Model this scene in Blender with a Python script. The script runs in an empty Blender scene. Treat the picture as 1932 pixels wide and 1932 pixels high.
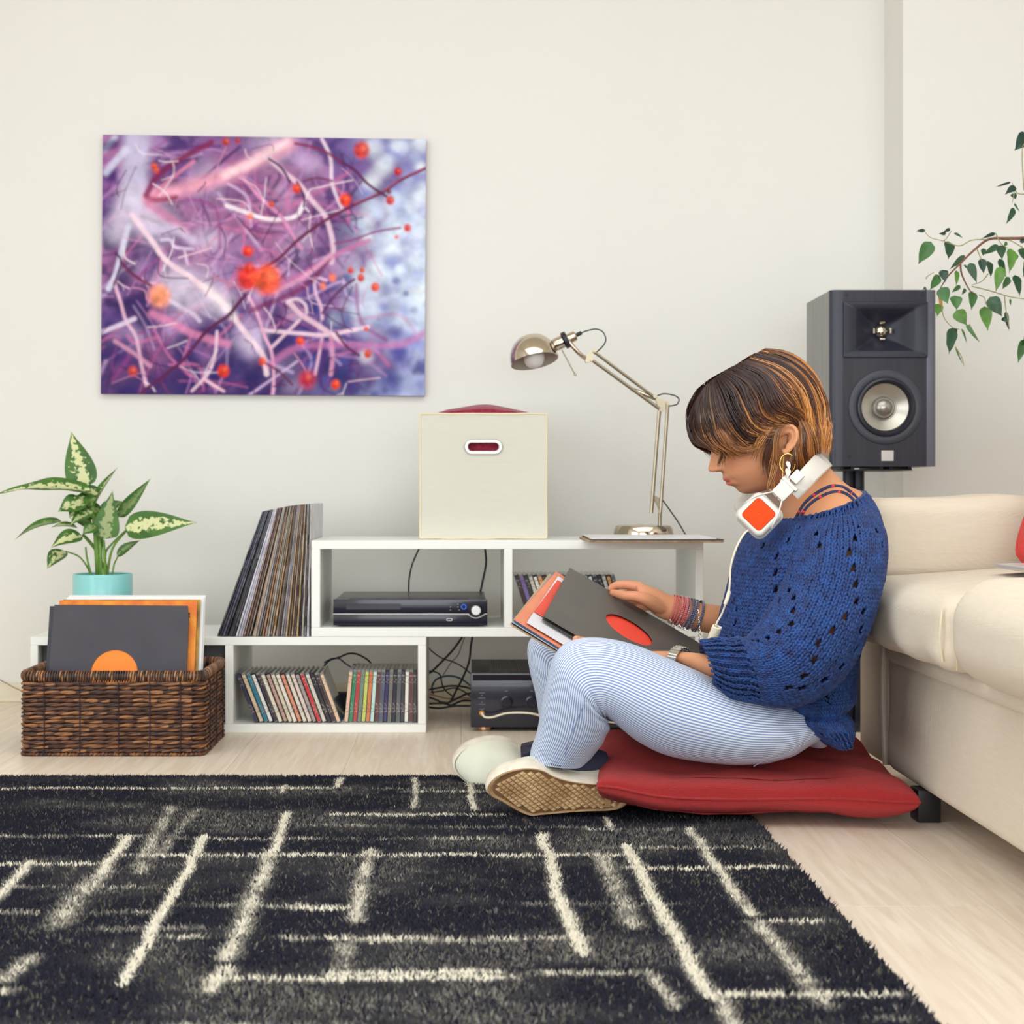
import bpy, bmesh, math, random
import numpy as np
from mathutils import Vector, Matrix
from mathutils.geometry import tessellate_polygon

SC = bpy.context.scene
COL = SC.collection
rng = np.random.default_rng(7)
random.seed(7)

# ------------------------------------------------------------ camera, world, light, exposure
F, CX, CY, HC = 2880.0, 870.0, 930.0, 0.566      # focal length in px, principal point, camera height
cam_d = bpy.data.cameras.new('camera'); cam = bpy.data.objects.new('camera', cam_d); COL.objects.link(cam)
cam.location = (0, 0, HC); cam.rotation_euler = (math.pi / 2, 0, 0)
cam_d.sensor_width = 36; cam_d.lens = F / 1932 * 36
cam_d.shift_x = (966 - CX) / 1932; cam_d.shift_y = -(966 - CY) / 1932
cam_d.clip_start = 0.05
cam_d.dof.use_dof = True; cam_d.dof.focus_distance = 2.68; cam_d.dof.aperture_fstop = 7.0
SC.camera = cam

world = bpy.data.worlds.new('world'); SC.world = world; world.use_nodes = True
bg = world.node_tree.nodes['Background']
bg.inputs[0].default_value = (0.95, 0.98, 1.0, 1); bg.inputs[1].default_value = 1.0

def area(name, loc, rot, sx, sy, power, col):
    l = bpy.data.lights.new(name, 'AREA'); l.shape = 'RECTANGLE'; l.size = sx; l.size_y = sy
    l.energy = power; l.color = col
    o = bpy.data.objects.new(name, l); COL.objects.link(o); o.location = loc; o.rotation_euler = rot
    return o
# daylight through the three window openings (left, rear and right walls)
area('window_light', (-2.33, .2, 1.00), (0, -math.pi / 2, 0), 1.6, 2.8, 66, (0.90, 0.96, 1.0))
area('window_light', (0.1, -2.12, 1.0), (math.pi / 2, 0, 0), 3.6, 1.7, 120, (0.90, 0.96, 1.0))
area('window_light', (2.33, -.35, 1.0), (0, math.pi / 2, 0), 1.5, 2.0, 40, (0.90, 0.96, 1.0))
area('overhead_fill', (.0, 1.1, 2.58), (0, 0, 0), 3.6, 2.4, 92, (0.90, 0.96, 1.0))  # added overhead fill to brighten floor and lower wall; no lamp hangs there

SC.view_settings.view_transform = 'Standard'; SC.view_settings.look = 'None'
SC.view_settings.gamma = 1.0; SC.view_settings.use_curve_mapping = False
SC.view_settings.exposure = -0.56
SC.render.film_transparent = False
SC.cycles.max_bounces = 10; SC.cycles.diffuse_bounces = 8; SC.cycles.glossy_bounces = 4
SC.cycles.transmission_bounces = 6; SC.cycles.transparent_max_bounces = 8
SC.cycles.caustics_reflective = False; SC.cycles.caustics_refractive = False
SC.cycles.sample_clamp_indirect = 6.0
SC.cycles.use_denoising = True

# ------------------------------------------------------------ helpers
def at(px, py, Y):
    "a photo pixel at distance Y -> a point of the room"
    return np.array([(px - CX) * Y / F, Y, HC - (py - CY) * Y / F])
def lin(c):
    c = np.asarray(c, float) / 255.0
    return np.where(c <= 0.04045, c / 12.92, ((c + 0.055) / 1.055) ** 2.4)
def lin4(c): return (*lin(c)[:3], 1.0)

ORG = {}
def wl(o): return ORG.get(o.name, np.zeros(3)) if o else np.zeros(3)

class MB:
    "collects geometry; build() links it as one mesh object"
    def __init__(s): s.V = []; s.Fc = []; s.n = 0; s.uv = []; s.col = []; s.mi = []
    def add(s, V, Fc, uv=None, col=None, mi=0):
        V = np.asarray(V, float).reshape(-1, 3)
        s.V.append(V)
        s.Fc += [tuple(i + s.n for i in f) for f in Fc]
        s.mi += [mi] * len(Fc)
        s.uv.append(np.zeros((len(V), 2)) if uv is None else np.asarray(uv, float))
        s.col.append(np.ones((len(V), 3)) if col is None else np.broadcast_to(np.asarray(col, float), (len(V), 3)))
        s.n += len(V); return s
    def build(s, name, mat, parent=None, smooth=True, use_uv=False, use_col=False, bevel=0.0, base=None, segs=2):
        V = np.concatenate(s.V)
        L = wl(parent)
        if parent is None:
            L = np.array([(V[:, 0].min() + V[:, 0].max()) / 2, (V[:, 1].min() + V[:, 1].max()) / 2, V[:, 2].min()]) if base is None else np.asarray(base, float)
        me = bpy.data.meshes.new(name)
        me.from_pydata((V - L).tolist(), [], s.Fc)
        mats = mat if isinstance(mat, (list, tuple)) else [mat]
        for m in mats: me.materials.append(m)
        if len(mats) > 1: me.polygons.foreach_set('material_index', s.mi)
        if smooth: me.polygons.foreach_set('use_smooth', np.ones(len(me.polygons), bool))
        if use_uv or use_col:
            li = np.zeros(len(me.loops), int); me.loops.foreach_get('vertex_index', li)
        if use_uv:
            me.uv_layers.new(name='UVMap').data.foreach_set('uv', np.concatenate(s.uv)[li].ravel())
        if use_col:
            a = me.color_attributes.new('Col', 'FLOAT_COLOR', 'POINT')
            a.data.foreach_set('color', np.c_[np.concatenate(s.col), np.ones(s.n)].ravel())
        if bevel > 0:
            bm = bmesh.new(); bm.from_mesh(me)
            bmesh.ops.bevel(bm, geom=[e for e in bm.edges if len(e.link_faces) == 2 and e.calc_face_angle(0) > 0.5], offset=bevel, segments=segs, profile=0.6, affect='EDGES')
            bm.to_mesh(me); bm.free()
            me.polygons.foreach_set('use_smooth', np.ones(len(me.polygons), bool))
        o = bpy.data.objects.new(name, me); COL.objects.link(o)
        ORG[o.name] = L
        if parent is not None: o.parent = parent
        else: o.location = L
        if bevel > 0 or smooth:
            try: me.set_sharp_from_angle(angle=math.radians(42))
            except Exception: pass
        return o
    # --- shapes
    def box(s, lo, hi, mi=0, R=None, c=None, col=None):
        lo = np.asarray(lo, float); hi = np.asarray(hi, float)
        V = np.array([[x, y, z] for z in (lo[2], hi[2]) for y in (lo[1], hi[1]) for x in (lo[0], hi[0])])
        if R is not None: V = (np.asarray(R) @ V.T).T
        if c is not None: V = V + np.asarray(c)
        return s.add(V, [(0, 2, 3, 1), (4, 5, 7, 6), (0, 1, 5, 4), (2, 6, 7, 3), (0, 4, 6, 2), (1, 3, 7, 5)], mi=mi, col=col)
    def grid(s, G, closed=False, uv=None, col=None, mi=0, caps=False, flip=False):
        "G: rows x cols x 3"
        R, C = G.shape[:2]; Fc = []
        cc = C if closed else C - 1
        for i in range(R - 1):
            for j in range(cc):
                k = (j + 1) % C
                q = (i * C + j, i * C + k, (i + 1) * C + k, (i + 1) * C + j)
                Fc.append(q[::-1] if flip else q)
        V = G.reshape(-1, 3)
        uvv = None if uv is None else np.asarray(uv).reshape(-1, 2)
        cl = None if col is None else (np.asarray(col).reshape(-1, 3) if np.ndim(col) > 1 else col)
        if caps:
            a = tuple(range(C)); b = tuple((R - 1) * C + j for j in range(C))
            Fc.append(a if flip else a[::-1]); Fc.append(b[::-1] if flip else b)
        return s.add(V, Fc, uvv, cl, mi)
    def tube(s, path, r, sides=8, col=None, closed=False, mi=0, sub=1, caps=True):
        P = np.asarray(path, float)
        r = np.broadcast_to(np.asarray(r, float), (len(P),))
        if sub > 1 and len(P) > 2:
            r = cr(np.c_[r, r], sub, closed)[:, 0]; P = cr(P, sub, closed)
        T = np.roll(P, -1, 0) - np.roll(P, 1, 0)
        if not closed: T[0] = P[1] - P[0]; T[-1] = P[-1] - P[-2]
        T /= np.linalg.norm(T, axis=1)[:, None] + 1e-12
        N = np.zeros_like(P); a = np.array([0, 0, 1.0]) if abs(T[0][2]) < .9 else np.array([1.0, 0, 0])
        n = a - T[0] * (a @ T[0]); n /= np.linalg.norm(n)
        for i in range(len(P)):
            n = n - T[i] * (n @ T[i]); n /= np.linalg.norm(n) + 1e-12; N[i] = n
        Bn = np.cross(T, N)
        th = np.linspace(0, 2 * np.pi, sides, endpoint=False)
        G = P[:, None] + r[:, None, None] * (np.cos(th)[None, :, None] * N[:, None] + np.sin(th)[None, :, None] * Bn[:, None])
        if closed: G = np.concatenate([G, G[:1]])
        cl = None
        if col is not None:
            cl = np.asarray(col, float)
            if cl.ndim == 2:
                if closed: cl = np.concatenate([cl, cl[:1]])
                cl = np.repeat(cl[:, None], sides, 1)
        return s.grid(G, True, col=cl, mi=mi, caps=caps and not closed)
    def lathe(s, prof, c, axis, n=32, mi=0, col=None, sx=1.0):
        "prof: list of (radius, height along axis)"
        ax = np.asarray(axis, float); ax /= np.linalg.norm(ax)
        a = np.array([0, 0, 1.0]) if abs(ax[2]) < .9 else np.array([1.0, 0, 0])
        u = a - ax * (a @ ax); u /= np.linalg.norm(u); v = np.cross(ax, u)
        th = np.linspace(0, 2 * np.pi, n, endpoint=False)
        G = np.array([[np.asarray(c) + ax * h + r * (math.cos(t) * u * sx + math.sin(t) * v) for t in th] for r, h in prof])
        return s.grid(G, True, mi=mi, col=col)
    def ball(s, c, r, n=12, m=8, mi=0, col=None):
        r = np.broadcast_to(np.asarray(r, float), (3,))
        ph = np.linspace(0.02, np.pi - .02, m); th = np.linspace(0, 2 * np.pi, n, endpoint=False)
        G = np.array([[[math.sin(p) * math.cos(t), math.sin(p) * math.sin(t), -math.cos(p)] for t in th] for p in ph]) * r + np.asarray(c)
        return s.grid(G, True, mi=mi, caps=True, col=col)
    def poly(s, loops, o, ex, ey, t, mi=0):
        "flat plate: first loop outer, rest holes (2-D), thickness t along ex x ey"
        o, ex, ey = (np.asarray(q, float) for q in (o, ex, ey)); nz = np.cross(ex, ey)
        tri = tessellate_polygon([[Vector((p[0], p[1], 0)) for p in l] for l in loops])
        pts = np.array([p for l in loops for p in l], float)
        a = o + pts[:, :1] * ex + pts[:, 1:2] * ey; n = len(a)
        V = np.r_[a, a - nz * t]
        Fc = []
        for x, y, z in tri:
            d = (pts[y][0] - pts[x][0]) * (pts[z][1] - pts[x][1]) - (pts[y][1] - pts[x][1]) * (pts[z][0] - pts[x][0])
            if d < 0: y, z = z, y
            Fc += [(x, y, z), (x + n, z + n, y + n)]
        k = 0
        for l in loops:
            m = len(l)
            for i in range(m):
                p, q = k + i, k + (i + 1) % m
                Fc.append((p, p + n, q + n, q))
            k += m
        return s.add(V, Fc, mi=mi)

def cr(P, k, closed=False):
    "Catmull-Rom: k samples per interval along axis 0"
    P = np.asarray(P, float); n = len(P); out = []
    m = n if closed else n - 1
    for i in range(m):
        if closed: a, b, c, d = P[(i - 1) % n], P[i], P[(i + 1) % n], P[(i + 2) % n]
        else: a, b, c, d = P[max(i - 1, 0)], P[i], P[i + 1], P[min(i + 2, n - 1)]
        for t in np.arange(k) / k:
            out.append(0.5 * (2 * b + (c - a) * t + (2 * a - 5 * b + 4 * c - d) * t * t + (3 * b - a - 3 * c + d) * t ** 3))
    if not closed: out.append(P[-1])
    return np.array(out)

def ease(x, a, b): t = np.clip((x - a) / (b - a), 0, 1); return t * t * (3 - 2 * t)

_perm = rng.permutation(512)
def vnoise(x, y, seed=0):
    "smooth 2-D value noise, 0..1"
    x = np.asarray(x, float); y = np.asarray(y, float)
    xi = np.floor(x).astype(int); yi = np.floor(y).astype(int); fx = x - xi; fy = y - yi
    fx = fx * fx * (3 - 2 * fx); fy = fy * fy * (3 - 2 * fy)
    h = lambda a, b: _perm[(_perm[(a + seed * 37) % 512] + b) % 512] / 511.0
    return (h(xi, yi) * (1 - fx) + h(xi + 1, yi) * fx) * (1 - fy) + (h(xi, yi + 1) * (1 - fx) + h(xi + 1, yi + 1) * fx) * fy
def fbm(x, y, o=4, seed=0):
    s = 0; a = .5; t = 0
    for k in range(o): s = s + a * vnoise(x * 2 ** k, y * 2 ** k, seed + k); t += a; a *= .5
    return s / t

def empty(name, loc, label=None, cat=None, group=None):
    o = bpy.data.objects.new(name, None); COL.objects.link(o); o.location = loc; o.empty_display_size = .05
    ORG[o.name] = np.asarray(loc, float)
    return tag(o, label, cat, group)
def tag(o, label=None, cat=None, group=None, kind=None):
    if label: o['label'] = label
    if cat: o['category'] = cat
    if group: o['group'] = group
    if kind: o['kind'] = kind
    return o

# ------------------------------------------------------------ materials
def M(name, rgb, rough=.6, metal=0.0, spec=.5, bump=None, var=None, attr=False, sheen=0, coat=0, stretch=None, trans=0, emis=None, alpha=1.0, sss=0, ior=1.45):
    m = bpy.data.materials.new(name); m.use_nodes = True; nt = m.node_tree; N = nt.nodes; L = nt.links
    b = N['Principled BSDF']
    b.inputs['Base Color'].default_value = lin4(rgb); b.inputs['Roughness'].default_value = rough
    b.inputs['Metallic'].default_value = metal; b.inputs['Specular IOR Level'].default_value = spec
    b.inputs['Sheen Weight'].default_value = sheen; b.inputs['Coat Weight'].default_value = coat
    b.inputs['Transmission Weight'].default_value = trans; b.inputs['Alpha'].default_value = alpha; b.inputs['IOR'].default_value = ior
    if sss:
        b.inputs['Subsurface Weight'].default_value = sss; b.inputs['Subsurface Scale'].default_value = .006
    if emis: b.inputs['Emission Color'].default_value = lin4(emis[0]); b.inputs['Emission Strength'].default_value = emis[1]
    src = None
    if var or bump or stretch:
        tc = N.new('ShaderNodeTexCoord'); mp = N.new('ShaderNodeMapping'); L.new(tc.outputs['Object'], mp.inputs[0])
        if stretch: mp.inputs['Scale'].default_value = stretch
        src = mp.outputs[0]
    colout = None
    if attr:
        a = N.new('ShaderNodeVertexColor'); a.layer_name = 'Col'; colout = a.outputs[0]
        L.new(colout, b.inputs['Base Color'])
    if var:       # (scale, amount 0..1 or second colour)
        nz = N.new('ShaderNodeTexNoise'); nz.inputs['Scale'].default_value = var[0]; nz.inputs['Detail'].default_value = 5
        L.new(src, nz.inputs['Vector'])
        mx = N.new('ShaderNodeMix'); mx.data_type = 'RGBA'
        rp = N.new('ShaderNodeMapRange'); rp.inputs[1].default_value = .3; rp.inputs[2].default_value = .7
        L.new(nz.outputs['Fac'], rp.inputs[0]); L.new(rp.outputs[0], mx.inputs[0])
        if colout is not None:
            mx.blend_type = 'MULTIPLY'; L.new(colout, mx.inputs[6]); mx.inputs[7].default_value = lin4(var[1])
        else:
            mx.inputs[6].default_value = lin4(rgb); mx.inputs[7].default_value = lin4(var[1])
        L.new(mx.outputs[2], b.inputs['Base Color'])
    if bump:      # (scale, strength, distance)
        nz = N.new('ShaderNodeTexNoise'); nz.inputs['Scale'].default_value = bump[0]; nz.inputs['Detail'].default_value = 4
        L.new(src, nz.inputs['Vector'])
        bp = N.new('ShaderNodeBump'); bp.inputs['Strength'].default_value = bump[1]; bp.inputs['Distance'].default_value = bump[2]
        L.new(nz.outputs['Fac'], bp.inputs['Height']); L.new(bp.outputs[0], b.inputs['Normal'])
    return m

def weave(name, rgb, rgb2, sx, sz, rough=.85, strength=.35, dist=.0008, slub=True):
    "woven cloth: two crossed thread waves for relief, slubby colour"
    m = M(name, rgb, rough, sheen=.15); nt = m.node_tree; N = nt.nodes; L = nt.links; b = N['Principled BSDF']
    tc = N.new('ShaderNodeTexCoord')
    hs = []
    for ax, sc in (('X', sx), ('Z', sz), ('Y', sx)):
        w = N.new('ShaderNodeTexWave'); w.bands_direction = ax; w.inputs['Scale'].default_value = sc
        w.inputs['Distortion'].default_value = 1.2; w.inputs['Detail'].default_value = 2; w.inputs['Detail Scale'].default_value = 3
        L.new(tc.outputs['Object'], w.inputs['Vector']); hs.append(w.outputs['Fac'])
    a = N.new('ShaderNodeMath'); a.operation = 'ADD'; L.new(hs[0], a.inputs[0]); L.new(hs[1], a.inputs[1])
    a2 = N.new('ShaderNodeMath'); a2.operation = 'ADD'; L.new(a.outputs[0], a2.inputs[0]); L.new(hs[2], a2.inputs[1])
    bp = N.new('ShaderNodeBump'); bp.inputs['Strength'].default_value = strength; bp.inputs['Distance'].default_value = dist
    L.new(a2.outputs[0], bp.inputs['Height']); L.new(bp.outputs[0], b.inputs['Normal'])
    mp = N.new('ShaderNodeMapping'); mp.inputs['Scale'].default_value = (30, 30, 260); L.new(tc.outputs['Object'], mp.inputs[0])
    nz = N.new('ShaderNodeTexNoise'); nz.inputs['Scale'].default_value = 1; nz.inputs['Detail'].default_value = 4; L.new(mp.outputs[0], nz.inputs['Vector'])
    mx = N.new('ShaderNodeMix'); mx.data_type = 'RGBA'; mx.inputs[6].default_value = lin4(rgb); mx.inputs[7].default_value = lin4(rgb2)
    L.new(nz.outputs['Fac'], mx.inputs[0]); L.new(mx.outputs[2], b.inputs['Base Color'])
    return m

MAT = {}
def mt(key, *a, **k):
    if key not in MAT: MAT[key] = M(key, *a, **k)
    return MAT[key]
white_lacquer = M('white_lacquer', (237, 238, 234), .4, var=(3, (233, 234, 230)))
ceiling_paint = M('ceiling_paint', (226, 220, 208), .9)
wall_paint = M('wall_paint', (229, 228, 224), .9, bump=(90, .08, .001), var=(1.2, (226, 225, 221)))
black_gloss = M('black_gloss', (30, 30, 44), .22, coat=.3)
black_satin = M('black_satin', (30, 31, 43), .42)
black_matte = M('black_matte', (42, 42, 54), .75)
cable_black = M('cable_black', (28, 36, 40), .5)
chrome = M('chrome', (206, 194, 176), .12, metal=1.0)
chrome_dark = M('chrome_satin', (164, 152, 132), .34, metal=1.0)
steel = M('brushed_steel', (205, 203, 198), .32, metal=1.0, stretch=(1, 1, 40), bump=(30, .1, .0003))
# ------------------------------------------------------------ the room
YW = 4.15
XL, XR, YR, ZC = -2.4, 2.4, -2.2, 2.62
def structure(mb, name, mat, **k): return tag(mb.build(name, mat, **k), kind='structure')

wb = MB().box((XL - .1, YW, 0), (XR + .1, YW + .12, ZC)); structure(wb, 'wall_back', wall_paint, smooth=False)
pl = MB().box((1.151, 3.976, 0), (XR, YW, ZC)); structure(pl, 'wall_pier', wall_paint, smooth=False)
wlft = MB()                                              # left wall with its window opening
wlft.box((XL - .12, YR, 0), (XL, YW, .4)); wlft.box((XL - .12, YR, 2.3), (XL, YW, ZC))
wlft.box((XL - .12, YR, .4), (XL, -1.2, 2.3)); wlft.box((XL - .12, 1.6, .4), (XL, YW, 2.3))
structure(wlft, 'wall_left', wall_paint, smooth=False)
wr = MB(); wr.box((XR, YR, 0), (XR + .12, YW, .5)); wr.box((XR, YR, 2.3), (XR + .12, YW, ZC)); wr.box((XR, YR, .5), (XR + .12, -1.4, 2.3)); wr.box((XR, .7, .5), (XR + .12, YW, 2.3)); structure(wr, 'wall_right', wall_paint, smooth=False)
wre = MB()
wre.box((XL, YR - .12, 0), (XR, YR, .1)); wre.box((XL, YR - .12, 2.1), (XR, YR, ZC))
wre.box((XL, YR - .12, .1), (-1.7, YR, 2.1)); wre.box((1.9, YR - .12, .1), (XR, YR, 2.1))
structure(wre, 'wall_rear', wall_paint, smooth=False)
structure(MB().box((XL, YR, ZC), (XR, YW, ZC + .1)), 'ceiling', ceiling_paint, smooth=False)
frame_paint = M('window_frame_paint', (120, 96, 78), .5)
def window_frame(name, lo, hi, axis, n):
    mb = MB(); w = .06
    lo, hi = np.array(lo, float), np.array(hi, float)
    mb.box(lo, (hi[0], hi[1], lo[2] + w)); mb.box((lo[0], lo[1], hi[2] - w), hi)
    for k in range(n + 1):
        a, b = lo.copy(), hi.copy(); t = lo[axis] + (hi[axis] - lo[axis] - w) * k / n
        a[axis] = t; b[axis] = t + w; mb.box(a, b)
    structure(mb, name, frame_paint, smooth=False)
window_frame('window_1', (XL - .1, -1.2, .4), (XL - .03, 1.6, 2.3), 1, 3)
window_frame('window_3', (XR + .03, -1.4, .5), (XR + .1, .7, 2.3), 1, 2)
window_frame('window_2', (-1.7, YR - .1, .1), (1.9, YR - .03, 2.1), 0, 4)
base_paint = M('baseboard_paint', (222, 214, 194), .45)
bb = MB().box((XL, YW - .014, .0), (1.151, YW, .05)); bb.box((XL, YW - .02, 0), (1.151, YW, .012))
structure(bb, 'baseboard_back', base_paint, bevel=.003)
structure(MB().box((1.137, 3.962, 0), (XR, 3.976, .05)).box((1.137, 3.962, 0), (1.151, YW - .014, .05)), 'baseboard_pier', base_paint, bevel=.003)

# floor: a slab with laminate planks that run away from the camera
def floor_mat():
    m = M('laminate_oak', (214, 194, 168), .38, spec=.45); nt = m.node_tree; N = nt.nodes; L = nt.links; b = N['Principled BSDF']
    tc = N.new('ShaderNodeTexCoord'); oi = N.new('ShaderNodeObjectInfo')
    mp = N.new('ShaderNodeMapping'); mp.inputs['Scale'].default_value = (34, 2.0, 1)
    ad = N.new('ShaderNodeVectorMath'); ad.operation = 'ADD'
    cb = N.new('ShaderNodeCombineXYZ'); ml = N.new('ShaderNodeMath'); ml.operation = 'MULTIPLY'; ml.inputs[1].default_value = 37
    L.new(oi.outputs['Random'], ml.inputs[0]); L.new(ml.outputs[0], cb.inputs[0]); L.new(ml.outputs[0], cb.inputs[1])
    L.new(tc.outputs['Object'], ad.inputs[0]); L.new(cb.outputs[0], ad.inputs[1]); L.new(ad.outputs[0], mp.inputs[0])
    nz = N.new('ShaderNodeTexNoise'); nz.inputs['Scale'].default_value = 1.6; nz.inputs['Detail'].default_value = 6; nz.inputs['Distortion'].default_value = 1.4
    L.new(mp.outputs[0], nz.inputs['Vector'])
    cr_ = N.new('ShaderNodeValToRGB'); e = cr_.color_ramp.elements
    e[0].position = .3; e[0].color = lin4((216, 199, 179)); e[1].position = .68; e[1].color = lin4((233, 220, 204))
    L.new(nz.outputs['Fac'], cr_.inputs[0])
    hs = N.new('ShaderNodeHueSaturation'); mr = N.new('ShaderNodeMapRange'); mr.inputs[3].default_value = .97; mr.inputs[4].default_value = 1.03
    L.new(oi.outputs['Random'], mr.inputs[0]); L.new(mr.outputs[0], hs.inputs['Value']); L.new(cr_.outputs[0], hs.inputs['Color'])
    L.new(hs.outputs[0], b.inputs['Base Color'])
    bp = N.new('ShaderNodeBump'); bp.inputs['Strength'].default_value = .12; bp.inputs['Distance'].default_value = .0006
    L.new(nz.outputs['Fac'], bp.inputs['Height']); L.new(bp.outputs[0], b.inputs['Normal'])
    return m
laminate = floor_mat()
groove = M('floor_groove', (120, 100, 80), .8)
fl = structure(MB().box((XL, YR, -.1), (XR, YW, -.006)), 'floor', groove, smooth=False, base=(0, 0, 0))
pw, plen = .24, 1.38
pm0 = MB().box((-pw / 2 + .0002, -plen / 2 + .0002, -.006), (pw / 2 - .0002, plen / 2 - .0002, 0)).build('plank', laminate, fl, bevel=.0003, segs=1)
k = 0
for i in range(20):
    off = (i * .53) % plen
    for j in range(-1, 6):
        y0 = YR + (j - .5) * plen + off + plen / 2
        x0 = XL + pw * (i + .5)
        if y0 - plen / 2 > YW - .02 or y0 + plen / 2 < -.4: continue
        o = pm0 if k == 0 else pm0.copy()
        if k: COL.objects.link(o); o.parent = fl
        o.location = (x0, y0, 0); k += 1

# ------------------------------------------------------------ rug
RX0, RX1, RY0, RY1, RH = -1.45, .503, .95, 3.0, .006
rug = empty('rug', ((RX0 + RX1) / 2, (RY0 + RY1) / 2, 0), 'dark charcoal pile rug with broken cream lines on the pale wood floor', 'rug')
MB().box((RX0, RY0, 0), (RX1, RY1, RH)).build('backing', M('rug_backing', (38, 38, 46), .95), rug, smooth=False)
def gx(px, py): Y = (HC - .014) * F / (py - CY); return (px - CX) * Y / F, Y
H_LINES = [  # y px, x0, x1, strength (lines across)
    (1484, -200, 640, .95, 3), (1484, 640, 900, .4, 3), (1490, 755, 980, .7, 3), (1533, 610, 970, .95, 3.5), (1553, 370, 780, .4, 3), (1556, 760, 1130, .4, 3), (1573, -200, 285, .6, 4),
    (1578, 290, 960, .45, 4), (1610, 205, 560, .8, 4), (1608, 520, 1190, .95, 4), (1625, -200, 195, .9, 4), (1632, 1165, 1500, .9, 4), (1594, 1120, 1470, .5, 4), (1560, 1080, 1300, .45, 3),
    (1668, -200, 340, .4, 5), (1704, 330, 700, .4, 5), (1707, 520, 690, .75, 5), (1732, 1410, 1580, .7, 5), (1760, 300, 400, .6, 6), (1764, 520, 1140, .6, 7), (1768, 640, 1000, .5, 6),
    (1838, 380, 1000, .85, 7), (1828, 600, 960, .9, 6), (1830, 960, 1240, .6, 7), (1868, 1320, 1720, .75, 7), (1863, -300, 40, .7, 8), (1925, 300, 700, .35, 9), (1915, 1630, 1740, .35, 8), (1715, -100, 330, .35, 6),
    (1700, 960, 1300, .3, 6), (1795, 1240, 1500, .3, 6), (1745, 150, 500, .3, 6)]
V_LINES = [  # (px,py) start, end, strength, width px
    ((388, 1573), (232, 1845), 1.0, 11), ((540, 1530), (520, 1600), .8, 12), ((515, 1600), (430, 1800), .55, 20), ((425, 1820), (400, 1860), .6, 18), ((55, 1622), (-60, 1740), .75, 13),
    ((245, 1575), (190, 1640), .75, 14), ((190, 1640), (100, 1740), .45, 26), ((1025, 1570), (1050, 1680), .9, 12), ((1050, 1680), (1100, 1790), .9, 14), ((1178, 1590), (1340, 1870), .95, 13),
    ((1300, 1560), (1420, 1720), .6, 14), ((1430, 1735), (1560, 1890), .5, 18), ((645, 1466), (640, 1480), .95, 9), ((783, 1466), (780, 1520), .6, 9), ((884, 1466), (897, 1522), .95, 8),
    ((1140, 1540), (1150, 1556), .8, 8), ((1130, 1600), (1200, 1740), .4, 22), ((695, 1600), (670, 1730), .5, 18), ((655, 1770), (640, 1830), .35, 20), ((320, 1520), (260, 1640), .4, 20), ((1235, 1830), (1270, 1890), .45, 14), ((1360, 1880), (1390, 1940), .5, 16),
    ((370, 1525), (290, 1620), .35, 16), ((60, 1800), (10, 1840), .45, 18), ((540, 1480), (530, 1490), .6, 10)]
HL = [(gx(x0, y)[0], gx(x1, y)[0], gx(CX, y)[1], s, w) for y, x0, x1, s, w in H_LINES]
VL = [(np.array(gx(*a)), np.array(gx(*b)), s, w) for a, b, s, w in V_LINES]
def rug_pattern(x, y):
    "how much cream yarn shows at a point of the rug, 0..1"
    v = .0 * x
    wob = (fbm(x * 9, y * 9, 3, 3) - .5) * .018
    brk = fbm(x * 16, y * 16, 3, 8)
    brk2 = vnoise(x * 110, y * 110, 21)
    for x0, x1, yy, s, w in HL:
        ww = .0034 + .00055 * w
        d = np.abs(y - yy - wob * 1.0) / ww
        inside = ease(x, x0 - .01, x0 + .03) * (1 - ease(x, x1 - .03, x1 + .01))
        v = np.maximum(v, np.exp(-d ** 2.5) * inside * s * (.30 + .85 * ease(brk * .7 + brk2 * .3 + (s - .5) * .4, .32, .62)))
    for a, b, s, w in VL:
        ab = b - a; L2 = ab @ ab
        t = np.clip(((x - a[0]) * ab[0] + (y - a[1]) * ab[1]) / L2, 0, 1)
        d = np.abs(x + wob * .8 - (a[0] + t * ab[0])) + np.maximum(np.abs(y - (a[1] + t * ab[1])) - .005, 0) * 1.0
        ww = w * .00062
        v = np.maximum(v, np.exp(-(d / ww) ** 2.2) * s * (.5 + .7 * ease(brk2 * .4 + brk * .6 + (s - .5) * .5, .25, .6)))
    haze = ease(fbm(x * 4.0, y * 7.0, 3, 14), .5, .75) * .10 + .07 * (brk2 > .85)
    return np.clip(np.maximum(v, haze * (.4 + .6 * brk2)), 0, 1)
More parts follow.
